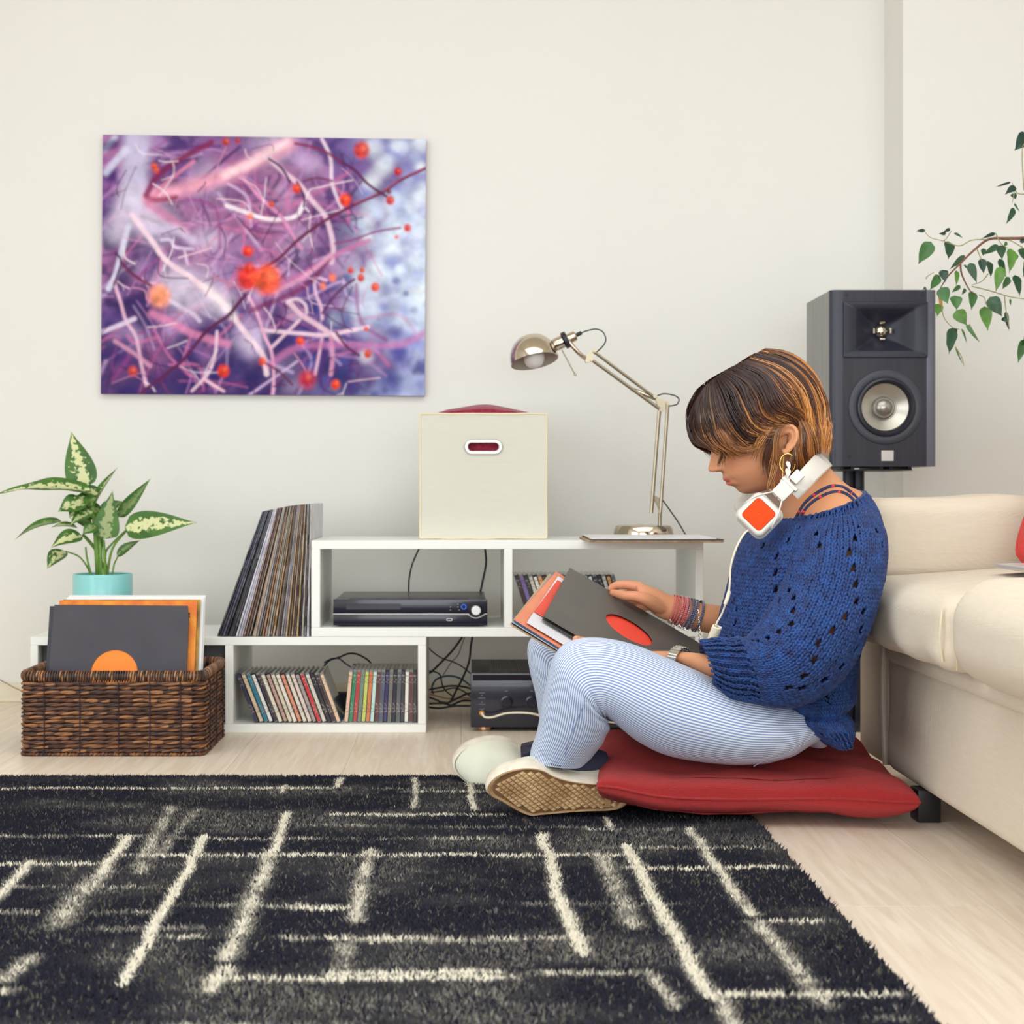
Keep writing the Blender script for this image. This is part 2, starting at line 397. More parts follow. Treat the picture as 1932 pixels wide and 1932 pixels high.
def make_pile():
    n = 330000
    # density follows nearness to the frame: only the visible stretch is dense
    x = rng.uniform(RX0, RX1, n); y = RY1 - (RY1 - RY0) * rng.uniform(0, 1, n) ** 1.15
    keep = (np.abs(x - 0) < y * 0.42 + .25) | (rng.uniform(0, 1, n) < .25)
    x, y = x[keep], y[keep]; n = len(x)
    v = rug_pattern(x, y)
    u = rng.uniform(0, 1, n)
    dark = lin((32, 32, 44)); dark2 = lin((46, 46, 58)); olive = lin((92, 88, 76)); cream = lin((240, 232, 212))
    c = dark + (dark2 - dark) * (u ** 2)[:, None]
    sp = (rng.uniform(0, 1, n) < .045 + .10 * ease(fbm(x * 6, y * 9, 3, 30), .5, .72))[:, None]
    c = np.where(sp, olive, c)
    f = np.clip(v * 1.25 + rng.normal(0, .13, n) * (v > .05), 0, 1)[:, None]
    f = np.where(f > .5, np.minimum(1, f * 1.15), f * .75)
    c = c * (1 - f) + cream * f
    th = rng.uniform(0, 2 * np.pi, n); r = rng.uniform(.0018, .0034, n); h = rng.uniform(.006, .010, n)
    lx = rng.normal(0, .0035, n); ly = rng.normal(0, .0035, n)
    V = np.zeros((n, 4, 3)); z0 = RH - .001
    for k in range(3):
        a = th + k * 2.094
        V[:, k, 0] = x + r * np.cos(a); V[:, k, 1] = y + r * np.sin(a); V[:, k, 2] = z0
    V[:, 3, 0] = x + lx; V[:, 3, 1] = y + ly; V[:, 3, 2] = z0 + h
    L = ORG[rug.name]
    me = bpy.data.meshes.new('pile')
    idx = (np.arange(n)[:, None] * 4 + np.array([0, 1, 3, 1, 2, 3, 2, 0, 3])[None]).ravel()
    me.vertices.add(n * 4); me.vertices.foreach_set('co', (V.reshape(-1, 3) - L).ravel())
    me.loops.add(len(idx)); me.loops.foreach_set('vertex_index', idx)
    me.polygons.add(n * 3); me.polygons.foreach_set('loop_start', np.arange(0, n * 9, 3))
    me.update(); me.validate()
    a = me.color_attributes.new('Col', 'FLOAT_COLOR', 'POINT')
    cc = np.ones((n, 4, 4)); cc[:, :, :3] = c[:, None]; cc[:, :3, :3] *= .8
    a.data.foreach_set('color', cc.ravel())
    me.materials.append(M('rug_yarn', (60, 60, 70), .95, attr=True, spec=.2))
    o = bpy.data.objects.new('pile', me); COL.objects.link(o); o.parent = rug; o['kind'] = 'stuff'
make_pile()

# ------------------------------------------------------------ picture on the wall
def picture():
    c = [at(194, 254, YW - .02), at(804, 263, YW - .02), at(801, 747, YW - .02), at(190, 743, YW - .02)]
    nx, ny = 400, 320
    U, Vv = np.meshgrid(np.linspace(0, 1, nx), np.linspace(0, 1, ny))
    X = U * 1845 + 40; Y = Vv * 1475 + 45            # coordinates of the enlargement the branches were read from
    def C(*a): return lin(a)
    n1 = fbm(X / 260, Y / 260, 4, 40); n2 = fbm(X / 90, Y / 90, 4, 50); n3 = fbm(X / 420, Y / 420, 3, 60); n4 = fbm(X / 55, Y / 55, 3, 66)
    col = C(130, 98, 152)[None, None] * np.ones((ny, nx, 1))
    def mixc(col, c, f): f = np.clip(f, 0, 1)[..., None]; return col * (1 - f) + c * f
    col = mixc(col, C(168, 120, 168), ease(n1, .42, .62))
    col = mixc(col, C(58, 36, 104), ease(n2, .46, .72) * .85)
    col = mixc(col, C(150, 105, 140), np.exp(-((X - 900) / 420) ** 2 - ((Y - 480) / 300) ** 2) * .8)
    col = mixc(col, C(44, 34, 96), ease(Y + (n1 - .5) * 700, 1000, 1450) * .8)
    col = mixc(col, C(54, 36, 92), np.exp(-((X - 110) / 170) ** 2 - ((Y - 800) / 200) ** 2) * .75 * ease(n2, .35, .6))
    col = mixc(col, C(178, 188, 226), ease(X + (n1 - .5) * 700 + (n3 - .5) * 300, 1330, 1720) * .85)
    sky = ease(X, 1300, 1700) * ease(n2 * .5 + n3 * .2 + n1 * .3 + .25 * (np.exp(-((Y - 780) / 170) ** 2) + .8 * np.exp(-((Y - 1050) / 110) ** 2) + .5 * np.exp(-((Y - 520) / 120) ** 2)), .42, .80)
    col = mixc(col, C(224, 236, 252), sky)
    col = mixc(col, C(50, 52, 130), ease(X, 1250, 1550) * ease(n4 * .3 + n2 * .7, .46, .74) * (.35 + .65 * ease(Y, 820, 1250)) * .8)
    col = mixc(col, C(98, 84, 156), ease(X, 1200, 1500) * (1 - ease(Y, 120, 400)) * .5)
    def seg(pts, w, c, blur, a=1.0, sub=8):
        nonlocal col
        P = cr(np.array(pts, float), sub) if len(pts) > 2 else np.array(pts, float)
        d = np.full(X.shape, 1e9)
        for p, q in zip(P[:-1], P[1:]):
            ab = q - p; t = np.clip(((X - p[0]) * ab[0] + (Y - p[1]) * ab[1]) / (ab @ ab + 1e-9), 0, 1)
            d = np.minimum(d, np.hypot(X - p[0] - t * ab[0], Y - p[1] - t * ab[1]))
        col = mixc(col, c, (1 - ease(d, w - blur, w + blur)) * a)
    R = np.random.default_rng(11)
    def blob(x, y, r, c, a):
        nonlocal col
        col = mixc(col, c, np.exp(-(((X - x) ** 2 + (Y - y) ** 2) / r ** 2) ** 1.5) * a)
    for k in range(70): blob(R.uniform(40, 1250), R.uniform(60, 1500), R.uniform(40, 120), [C(190, 160, 206), C(170, 110, 160), C(214, 200, 228), C(92, 56, 130)][R.integers(4)], R.uniform(.25, .6))
    for k in range(45): blob(R.uniform(40, 1500), R.uniform(1000, 1520), R.uniform(30, 90), [C(42, 34, 96), C(60, 44, 116), C(36, 40, 104)][R.integers(3)], R.uniform(.4, .8))
    for k in range(26): blob(R.uniform(40, 330), R.uniform(560, 1100), R.uniform(25, 70), C(52, 34, 88), R.uniform(.4, .75))
    for k in range(80):
        x = 1880 - abs(R.normal(0, 210)); y = R.uniform(60, 1320)
        blob(x, y, R.uniform(22, 60), [C(226, 238, 253), C(200, 214, 244), C(240, 248, 255), C(120, 130, 200)][R.integers(4)], R.uniform(.3, .75))
    for k in range(40): blob(R.uniform(1150, 1890), R.uniform(850, 1520), R.uniform(18, 60), [C(58, 60, 140), C(86, 84, 160)][R.integers(2)], R.uniform(.35, .7))
    # out-of-focus thicket
    for k in range(210):
        x, y = R.uniform(40, 1500), R.uniform(60, 1500); a = R.uniform(0, 3.14); L = R.uniform(120, 420)
        b = R.normal(0, 60)
        cc = [C(196, 146, 196), C(210, 184, 222), C(150, 72, 136), C(62, 32, 92), C(206, 120, 166), C(84, 46, 116)][R.integers(6)]
        seg([(x, y), (x + math.cos(a) * L / 2 + b, y + math.sin(a) * L / 2 - b), (x + math.cos(a) * L, y + math.sin(a) * L)], R.uniform(2, 10), cc, R.uniform(5, 15), R.uniform(.35, .85), 4)
    for x, y, r, a in ((560, 930, 150, .55), (450, 880, 110, .45), (720, 990, 90, .6), (360, 560, 130, .4), (250, 480, 120, .45), (620, 640, 70, .35), (1000, 90, 120, .35)): blob(x, y, r, C(228, 220, 238), a)
    # pale trunk at the left and the big pink bough
    seg([(235, 45), (225, 220), (215, 400)], 75, C(200, 196, 224), 45, .85); seg([(210, 380), (120, 600)], 60, C(214, 206, 228), 60, .7)
    seg([(60, 260), (170, 130)], 20, C(206, 208, 232), 14, .8); seg([(50, 130), (110, 60)], 16, C(206, 208, 232), 14, .8)
    seg([(1100, 85), (900, 190), (760, 260), (560, 330), (310, 400)], 38, C(232, 168, 190), 36, .95); seg([(1090, 70), (880, 200), (740, 265)], 20, C(246, 222, 230), 25, .85)
    seg([(290, 385), (360, 270), (500, 170), (660, 80)], 17, C(128, 40, 88), 12, .9); seg([(330, 395), (420, 300), (560, 190)], 10, C(222, 140, 168), 10, .8)
    seg([(300, 400), (330, 415), (460, 400)], 16, C(150, 52, 92), 12, .8)
    seg([(300, 430), (400, 500), (520, 590)], 24, C(206, 130, 170), 18, .7); seg([(300, 590), (440, 570), (560, 640)], 26, C(214, 204, 232), 22, .7)
    # pale branches
    pale, pink, wine, whit = C(226, 196, 216), C(218, 160, 190), C(110, 42, 82), C(242, 232, 242)
    seg([(210, 500), (320, 640), (410, 760), (560, 860), (700, 970), (780, 1060), (880, 1190), (960, 1290), (985, 1400)], 15, C(240, 214, 228), 9, .95)
    seg([(620, 900), (720, 990), (790, 1070)], 26, C(246, 232, 238), 22, .7)
    seg([(985, 160), (1080, 250), (1160, 310), (1240, 410), (1310, 490), (1345, 590), (1360, 680), (1350, 760)], 14, pale, 8, .95)
    seg([(1290, 50), (1340, 160), (1350, 300), (1385, 400), (1415, 460)], 10, C(226, 206, 226), 6, .95)
    seg([(750, 440), (840, 470), (960, 510), (1060, 515), (1150, 490), (1190, 420)], 12, whit, 6, .95)
    seg([(830, 265), (940, 390), (1060, 500), (1150, 640), (1180, 680)], 10, C(214, 150, 190), 6, .95)
    seg([(190, 560), (150, 720), (120, 840), (80, 920)], 16, C(214, 214, 236), 10, .9)
    seg([(110, 880), (150, 1000), (180, 1100), (240, 1200), (270, 1350), (300, 1470)], 10, C(222, 180, 206), 6, .95)
    seg([(40, 1170), (140, 1130), (230, 1090)], 13, C(220, 204, 228), 8, .9); seg([(120, 1220), (230, 1290), (320, 1360)], 12, pink, 9, .8)
    seg([(330, 1060), (460, 1120), (580, 1180), (760, 1230)], 22, C(216, 140, 178), 16, .8)
    seg([(430, 985), (560, 1060), (600, 1100)], 12, C(220, 206, 230), 9, .8)
    seg([(1110, 990), (1180, 1060), (1260, 1110), (1350, 1170), (1420, 1220)], 15, C(230, 196, 214), 8, .95)
    seg([(1100, 990), (1150, 970), (1200, 1000), (1210, 1050)], 9, C(228, 206, 222), 6, .9)
    seg([(960, 1150), (1150, 1165), (1320, 1175), (1450, 1150), (1560, 1125)], 11, C(236, 208, 226), 7, .95)
    seg([(1170, 1090), (1090, 1170), (1010, 1250)], 9, C(230, 196, 216), 6, .9)
    seg([(880, 960), (930, 1060), (970, 1180), (1010, 1270), (1025, 1400), (1020, 1520)], 9, C(226, 176, 206), 6, .95)
    seg([(1320, 860), (1260, 850), (1260, 930), (1290, 1010), (1300, 1080)], 9, C(226, 190, 216), 6, .9)
    seg([(1350, 1180), (1360, 1300), (1350, 1400)], 12, pink, 8, .8); seg([(1300, 1180), (1280, 1300), (1260, 1400)], 9, C(236, 190, 216), 7, .8)
    seg([(700, 1160), (690, 1290), (650, 1400), (560, 1500)], 9, C(228, 196, 216), 5, .95); seg([(640, 1440), (740, 1500)], 9, C(234, 196, 214), 5, .95)
    seg([(380, 640), (430, 640), (460, 680), (560, 690)], 9, C(222, 206, 232), 6, .9); seg([(510, 690), (530, 780)], 7, C(222, 196, 226), 5, .9)
    seg([(1000, 1350), (1200, 1240), (1700, 1230), (1880, 1160)], 20, C(206, 130, 180), 16, .6)
    seg([(960, 940), (1180, 830), (1420, 690), (1560, 630)], 14, C(196, 120, 166), 9, .75); seg([(890, 1040), (1080, 960), (1230, 870), (1330, 740)], 15, C(120, 50, 96), 9, .75)
    seg([(1030, 930), (1150, 870), (1250, 800), (1340, 720)], 13, C(222, 166, 196), 8, .8)
    # finer twigs, in focus, that fork off the larger ones
    for k in range(90):
        x, y = R.uniform(60, 1560), R.uniform(80, 1500); a = R.uniform(-.4, 2.2); L = R.uniform(70, 260); b = R.normal(0, 26)
        m = (x + math.cos(a) * L / 2 + b, y + math.sin(a) * L / 2 - b * .6); e = (x + math.cos(a) * L, y + math.sin(a) * L)
        cc = [C(232, 200, 216), C(206, 150, 184), C(96, 44, 84), C(240, 226, 236), C(70, 36, 84)][R.integers(5)]
        seg([(x, y), m, e], R.uniform(2.0, 4.5), cc, R.uniform(2, 5), R.uniform(.6, .95), 5)
        if k % 3 == 0: seg([m, (m[0] + math.cos(a + .8) * L * .35, m[1] + math.sin(a + .8) * L * .35)], 2.2, cc, 3, .8)
    # the sharp dark twig across the middle
    seg([(1885, 210), (1740, 280), (1640, 350), (1470, 430), (1310, 520), (1160, 630), (1060, 730), (960, 800)], 9, wine, 4, 1)
    seg([(1885, 205), (1740, 275), (1640, 345), (1480, 418)], 3, C(190, 110, 130), 3, .8)
    seg([(860, 950), (820, 1000), (760, 1070), (640, 1160), (520, 1310), (420, 1400), (300, 1490), (270, 1520)], 10, C(92, 36, 80), 5, 1)
    seg([(150, 770), (220, 840), (320, 900)], 9, wine, 5, .9); seg([(120, 720), (150, 770), (110, 900)], 7, C(80, 40, 90), 4, .9)
    seg([(1400, 180), (1480, 230), (1560, 310), (1660, 375)], 8, C(96, 40, 84), 5, .95); seg([(1140, 80), (1280, 110), (1400, 180)], 9, C(130, 50, 92), 6, .85)
    seg([(990, 170), (1060, 220), (1110, 300)], 7, C(60, 30, 70), 4, .9); seg([(1150, 300), (1190, 380), (1190, 440)], 7, C(70, 36, 84), 4, .9)
    seg([(1190, 295), (1260, 275), (1350, 290)], 7, C(120, 60, 96), 4, .85)
    seg([(1370, 650), (1480, 625), (1600, 580), (1740, 555)], 7, C(140, 76, 130), 5, .85)
    seg([(1300, 1050), (1360, 960), (1430, 890), (1480, 855)], 8, C(96, 50, 96), 4, .9)
    seg([(1380, 1160), (1440, 1240), (1510, 1290)], 8, C(100, 46, 84), 4, .9); seg([(980, 1340), (1060, 1390), (1130, 1460)], 7, wine, 5, .85)
    seg([(680, 850), (760, 880), (850, 915)], 8, C(190, 130, 160), 5, .95)
    seg([(100, 100), (40, 120)], 26, C(60, 44, 104), 18, .7)
    # rose hips
    berry = [(1518, 112, 44, 12, C(214, 70, 60)), (1725, 232, 22, 6, C(196, 50, 50)), (1425, 398, 34, 8, C(236, 76, 42)), (1682, 398, 24, 6, C(206, 54, 44)), (1675, 348, 13, 5, C(120, 40, 50)), (1148, 338, 24, 7, C(228, 72, 44)),
             (335, 222, 18, 8, C(214, 84, 52)), (350, 245, 14, 7, C(220, 90, 60)), (742, 75, 20, 10, C(200, 70, 60)), (810, 68, 14, 8, C(190, 50, 56)), (1005, 430, 16, 7, C(234, 90, 60)), (885, 500, 16, 9, C(240, 130, 90)), (872, 700, 29, 7, C(226, 62, 38)),
             (875, 850, 62, 18, C(226, 62, 42)), (985, 860, 78, 22, C(240, 98, 58)), (880, 800, 30, 12, C(228, 60, 44)), (372, 960, 58, 22, C(244, 158, 118)), (1782, 555, 20, 6, C(216, 60, 50)), (1720, 608, 10, 5, C(230, 96, 70)),
             (1460, 803, 16, 5, C(220, 66, 50)), (1525, 800, 14, 5, C(230, 80, 56)), (1518, 845, 21, 6, C(206, 54, 50)), (1600, 897, 24, 7, C(224, 74, 46)), (1355, 845, 20, 10, C(240, 130, 100)), (1300, 893, 19, 10, C(238, 130, 110)),
             (1175, 1210, 23, 8, C(240, 82, 44)), (1560, 1282, 21, 6, C(230, 76, 46)), (960, 1328, 21, 7, C(226, 76, 50)), (738, 1385, 33, 9, C(236, 74, 46)), (222, 1390, 25, 12, C(214, 80, 66)), (1378, 1458, 25, 6, C(238, 80, 42)),
             (1215, 1430, 44, 22, C(196, 40, 60)), (1550, 1138, 12, 5, C(232, 96, 66)), (30, 250, 5, 4, C(90, 40, 80))]
    for x, y, r, b, c_ in berry:
        d = np.hypot(X - x, (Y - y) * .9); col = mixc(col, c_ * (.75 + .5 * vnoise(X / 18, Y / 18, 5))[..., None], (1 - ease(d, r - b * 1.4, r + b * 1.4)) * .92)
        d3 = np.hypot(X - x + r * .5, Y - y - r * .5); col = mixc(col, c_ * .35, (1 - ease(d3, 0, r * .8)) * (1 - ease(d, r - b, r)) * .55)
        d2 = np.hypot(X - x - r * .25, Y - y + r * .3); col = mixc(col, C(255, 170, 130), (1 - ease(d2, 0, r * .6)) * .35)
    col = col * (.80 + .42 * fbm(X / 46, Y / 46, 3, 71))[..., None]
    for _ in range(2):
        p = np.pad(col, ((1, 1), (1, 1), (0, 0)), 'edge'); col = (p[1:-1, 1:-1] * 2 + p[:-2, 1:-1] + p[2:, 1:-1] + p[1:-1, :-2] + p[1:-1, 2:]) / 6
    col = np.clip(col, 0, 1); lum = col.mean(-1, keepdims=True); col = np.clip(lum + (col - lum) * 1.05, 0, 1) ** 1.08
    c = [np.asarray(q) for q in c]
    G = ((1 - U)[..., None] * (1 - Vv)[..., None] * c[0] + U[..., None] * (1 - Vv)[..., None] * c[1] + U[..., None] * Vv[..., None] * c[2] + (1 - U)[..., None] * Vv[..., None] * c[3])
    root = empty('canvas_print', (float(G[..., 0].mean()), YW, float(G[..., 2].min())), 'violet and pink canvas print of bare branches with orange berries on the white wall', 'picture')
    MB().grid(G, col=col).build('print', M('print_ink', (128, 100, 160), .6, attr=True, spec=.2), root, smooth=False, use_col=True)
    b = MB(); bk = [q + np.array([0, .0185, 0]) for q in c]; fr = [q + np.array([0, .0006, 0]) for q in c]
    b.add(fr + bk, [(0, 1, 2, 3), (7, 6, 5, 4), (0, 4, 5, 1), (1, 5, 6, 2), (2, 6, 7, 3), (3, 7, 4, 0)])
    b.build('stretcher', M('canvas_edge', (150, 120, 160), .8), root, smooth=False)
picture()
# ------------------------------------------------------------ shelving
Y0, Y1 = 3.6, 3.93
def px2x(px, Y=Y0): return (px - CX) * Y / F
def py2z(py, Y=Y0): return HC - (py - CY) * Y / F
def panel(root, name, x0, x1, z0, z1, y0=Y0, y1=Y1):
    return MB().box((x0, y0, z0), (x1, y1, z1)).build(name, white_lacquer, root, bevel=.0012, segs=1)
zl1, zl0 = py2z(1202), 0.0                      # lower unit
low = empty('low_shelf', (px2x(430), 3.765, 0), 'long low white shelf unit on the floor behind the wicker basket', 'shelf')
zt = py2z(1217.5); zb = .0206
panel(low, 'top_panel', px2x(57), px2x(804), zt, zl1)
panel(low, 'bottom_panel', px2x(57), px2x(804), 0, zb)
panel(low, 'side_panel', px2x(57), px2x(71.5), zb, zt); panel(low, 'side_panel', px2x(788.5), px2x(804), zb, zt)
panel(low, 'divider', px2x(424.5), px2x(440), zb, zt)
up = empty('upper_shelf', (px2x(957), 3.765, zl1), 'white two-bay shelf unit stacked on the low unit and carrying the storage box', 'shelf')
zu0, zu1, zu2, zu3 = zl1 + .0005, py2z(1184), py2z(1036), py2z(1019.5)
panel(up, 'bottom_panel', px2x(587), px2x(1327), zu0, zu1)
panel(up, 'top_panel', px2x(587), px2x(1327), zu2, zu3)
panel(up, 'side_panel', px2x(587), px2x(604), zu1, zu2); panel(up, 'side_panel', px2x(1312), px2x(1327), zu1, zu2)
panel(up, 'divider', px2x(951), px2x(967), zu1, zu2)
# free right end of the upper unit stands on a leg panel, hidden behind the person
panel(up, 'leg_panel', px2x(1312), px2x(1327), 0, zu0)
grey_felt = M('grey_felt', (84, 84, 84), .9, bump=(200, .3, .0006))
db = MB().box((px2x(74), 3.63, zb + .0005), (px2x(420), 3.91, zt - .002))
o = db.build('storage_case', grey_felt, None, bevel=.004); tag(o, 'dark grey case filling the low shelf bay behind the wicker basket', 'case')

# ------------------------------------------------------------ fabric box with oval grommet
def stadium(cx, cy, w, h, n=10):
    r = h / 2; a = w / 2 - r
    return [(cx + a + r * math.cos(t), cy + r * math.sin(t)) for t in np.linspace(-math.pi / 2, math.pi / 2, n)] + \
           [(cx - a + r * math.cos(t), cy + r * math.sin(t)) for t in np.linspace(math.pi / 2, 3 * math.pi / 2, n)]
def fabric_box():
    Yf = 3.68; X0, X1 = px2x(793, Yf), px2x(1031, Yf); Z0 = zu3 + .0032; Z1 = py2z(781, Yf); D = .23
    canvas = weave('box_canvas', (214, 213, 201), (207, 205, 191), 500, 500, strength=.15)
    piping = M('box_piping', (226, 214, 186), .8)
    root = empty('storage_box', ((X0 + X1) / 2, Yf + D / 2, Z0), 'cream fabric storage box with an oval grommet handle on the upper shelf', 'box')
    w, h, t = X1 - X0, Z1 - Z0, .005
    gxp, gzp = px2x(912, Yf) - X0, py2z(843, Yf) - Z0
    hole = stadium(gxp, gzp, .080, .024)
    MB().poly([[(0, 0), (w, 0), (w, h), (0, h)], hole], (X0, Yf, Z0), (1, 0, 0), (0, 0, 1), t).build('front_panel', canvas, root, smooth=False)
    MB().box((X0, Yf + D - t, Z0), (X1, Yf + D, Z1 - .004)).build('back_panel', canvas, root, smooth=False)
    for a in (X0, X1 - t):
        MB().box((a, Yf + t, Z0), (a + t, Yf + D - t, Z1 - .003)).build('side_panel', canvas, root, smooth=False)
    MB().box((X0 + t, Yf + t, Z0), (X1 - t, Yf + D - t, Z0 + t)).build('bottom_panel', canvas, root, smooth=False)
    g = MB(); ou = np.array(stadium(gxp, gzp, .092, .036, 12)); inn = np.array(stadium(gxp, gzp, .074, .020, 12))
    rows = []
    for f, d in ((0, .001), (0, .004), (.3, .0065), (.7, .0065), (1, .004), (1, -.007)):
        p = ou * (1 - f) + inn * f; rows.append(np.c_[X0 + p[:, 0], np.full(len(p), Yf - d), Z0 + p[:, 1]])
    g.grid(np.array(rows), True).build('grommet', M('grommet_metal', (232, 230, 226), .25, metal=.85), root)
    pp = [(X0, Yf, Z0), (X1, Yf, Z0), (X1, Yf, Z1), (X0, Yf, Z1)]
    for a, b in zip(pp, pp[1:] + pp[:1]):
        a, b = np.array(a), np.array(b); n = 9; P = a + (b - a) * np.linspace(0, 1, n)[:, None]; P[1:-1] += rng.normal(0, .0006, (n - 2, 3))
        MB().tube(P, .0026, 6).build('piping', piping, root)
    # crimson towel inside, heaped above the rim
    red = M('towel_terry', (168, 42, 72), .95, bump=(900, .8, .002), var=(140, (128, 22, 48)), sheen=.3)
    nx, ny = 40, 24; U, Vv = np.meshgrid(np.linspace(0, 1, nx), np.linspace(0, 1, ny))
    prof = np.interp(U, [0, .07, .2, .33, .45, .55, .7, .85, .95, 1], [-.02, .004, .017, .024, .030, .031, .023, .012, .004, -.02])
    H = prof * (.45 + .55 * np.sin(np.pi * Vv) ** .6) + .003 * (fbm(U * 6, Vv * 5, 3, 3) - .5)
    G = np.stack([X0 + t + .001 + U * (w - 2 * t - .002), Yf + t + .003 + Vv * (D - 2 * t - .006), Z1 - .002 + H], -1)
    mb = MB().grid(G)
    skirt = np.stack([G[0], G[0] - [0, 0, .05], G[0] + [0, .004, -.10], G[0] - [0, 0, .15]]); mb.grid(skirt)
    o = mb.build('towel', red); tag(o, 'crimson terry towel heaped inside the cream storage box', 'towel')
fabric_box()

# ------------------------------------------------------------ compact discs in jewel cases
case_clear = M('jewel_case', (150, 152, 150), .12, spec=.6, coat=.5, var=(9, (110, 112, 112)))
case_dark = M('jewel_case_dark', (52, 52, 58), .15, spec=.6, coat=.5)
_spine = {}
def spine_mat(c):
    k = tuple(c)
    if k not in _spine:
        m = M('spine_paper', c, .45, coat=.3); nt = m.node_tree; N = nt.nodes; L = nt.links; b = N['Principled BSDF']
        tc = N.new('ShaderNodeTexCoord'); mp = N.new('ShaderNodeMapping'); mp.inputs['Scale'].default_value = (260, 1, 330); L.new(tc.outputs['Object'], mp.inputs[0])
        nz = N.new('ShaderNodeTexNoise'); nz.inputs['Scale'].default_value = 1.0; nz.inputs['Detail'].default_value = 1; L.new(mp.outputs[0], nz.inputs['Vector'])
        mp2 = N.new('ShaderNodeMapping'); mp2.inputs['Scale'].default_value = (1, 1, 22); L.new(tc.outputs['Object'], mp2.inputs[0])
        n2 = N.new('ShaderNodeTexNoise'); n2.inputs['Scale'].default_value = 1.0; n2.inputs['Detail'].default_value = 0; L.new(mp2.outputs[0], n2.inputs['Vector'])
        g1 = N.new('ShaderNodeMath'); g1.operation = 'GREATER_THAN'; g1.inputs[1].default_value = .56; L.new(nz.outputs['Fac'], g1.inputs[0])
        g2 = N.new('ShaderNodeMath'); g2.operation = 'GREATER_THAN'; g2.inputs[1].default_value = .5; L.new(n2.outputs['Fac'], g2.inputs[0])
        ml = N.new('ShaderNodeMath'); ml.operation = 'MULTIPLY'; L.new(g1.outputs[0], ml.inputs[0]); L.new(g2.outputs[0], ml.inputs[1])
        m3 = N.new('ShaderNodeMath'); m3.operation = 'MULTIPLY'; m3.inputs[1].default_value = .55; L.new(ml.outputs[0], m3.inputs[0])
        mx = N.new('ShaderNodeMix'); mx.data_type = 'RGBA'; mx.inputs[6].default_value = lin4(c)
        mx.inputs[7].default_value = lin4((60, 52, 58) if sum(c) > 330 else (190, 170, 160)); L.new(m3.outputs[0], mx.inputs[0]); L.new(mx.outputs[2], b.inputs['Base Color'])
        _spine[k] = m
    return _spine[k]
ORD = ['first', 'second', 'third', 'fourth', 'fifth', 'sixth', 'seventh', 'eighth', 'ninth', 'tenth', 'eleventh', 'twelfth', 'thirteenth', 'fourteenth', 'fifteenth', 'sixteenth', 'seventeenth',
       'eighteenth', 'nineteenth', 'twentieth', 'twenty-first', 'twenty-second', 'twenty-third', 'twenty-fourth', 'twenty-fifth', 'twenty-sixth', 'twenty-seventh', 'twenty-eighth', 'twenty-ninth', 'thirtieth',
       'thirty-first', 'thirty-second', 'thirty-third', 'thirty-fourth', 'thirty-fifth', 'thirty-sixth', 'thirty-seventh', 'thirty-eighth', 'thirty-ninth', 'fortieth']
CDT, CDH, CDD = .0092, .1245, .141
cd_case_me = cd_spine_me = None
def cd(X, Y, Z, lean, col, cname, dark, label, group):
    "one case: X,Z of the foot of its spine; lean>0 tips to the right"
    global cd_case_me, cd_spine_me
    root = empty('compact_disc', (X, Y, Z), label, 'compact disc', group); root.rotation_euler = (0, lean, 0)
    if cd_case_me is None:
        c = MB().box((-CDT / 2, 0, 0), (CDT / 2, CDD, CDH)).build('case', case_clear, root, bevel=.0009, segs=1)
        c.location = (0, 0, 0); 
        me = c.data; V = np.zeros(len(me.vertices) * 3); me.vertices.foreach_get('co', V); V = V.reshape(-1, 3) + ORG[root.name]; me.vertices.foreach_set('co', V.ravel())
        s = MB().box((-CDT / 2 + .0007, -.0006, .002), (CDT / 2 - .0012, .0004, CDH - .005)).build('spine_card', spine_mat(col), root, smooth=False)
        me2 = s.data; V = np.zeros(len(me2.vertices) * 3); me2.vertices.foreach_get('co', V); V = V.reshape(-1, 3) + ORG[root.name]; me2.vertices.foreach_set('co', V.ravel())
        cd_case_me, cd_spine_me = me, me2
    else:
        c = bpy.data.objects.new('case', cd_case_me); s = bpy.data.objects.new('spine_card', cd_spine_me)
        for q in (c, s): COL.objects.link(q); q.parent = root
    c.material_slots[0].link = 'OBJECT'; c.material_slots[0].material = case_dark if dark else case_clear
    s.material_slots[0].link = 'OBJECT'; s.material_slots[0].material = spine_mat(col)
CD_A = [('dark navy', (34, 36, 66)), ('tan', (214, 190, 160)), ('teal', (20, 118, 140)), ('bright white', (226, 226, 224)), ('dark plum', (52, 40, 54)), ('cream', (226, 216, 196)), ('dusty pink', (190, 152, 140)),
        ('beige', (216, 206, 180)), ('ivory', (230, 220, 204)), ('salmon', (218, 142, 112)), ('off-white', (222, 212, 196)), ('red-dashed white', (228, 206, 196)), ('warm grey', (160, 150, 146)), ('red', (196, 40, 48)),
        ('pale sand', (212, 206, 190)), ('black', (36, 34, 46)), ('maroon-marked black', (54, 30, 40)), ('peach and black', (222, 186, 158))]
n = len(CD_A); zf = zb + .001
for i, (nm, c) in enumerate(CD_A):
    f = i / (n - 1)
    xb = px2x(485 + f * (640 - 485), 3.62); lean = -math.radians(21.5 - 1.5 * f)
    cd(xb, 3.618 + rng.uniform(-.003, .003), zf + math.sin(abs(lean)) * CDT / 2, lean, c, nm, i % 3 == 0, f'{nm} CD spine, {ORD[i]} from left in the leaning row, low shelf', 'CDs leaning on the low shelf')
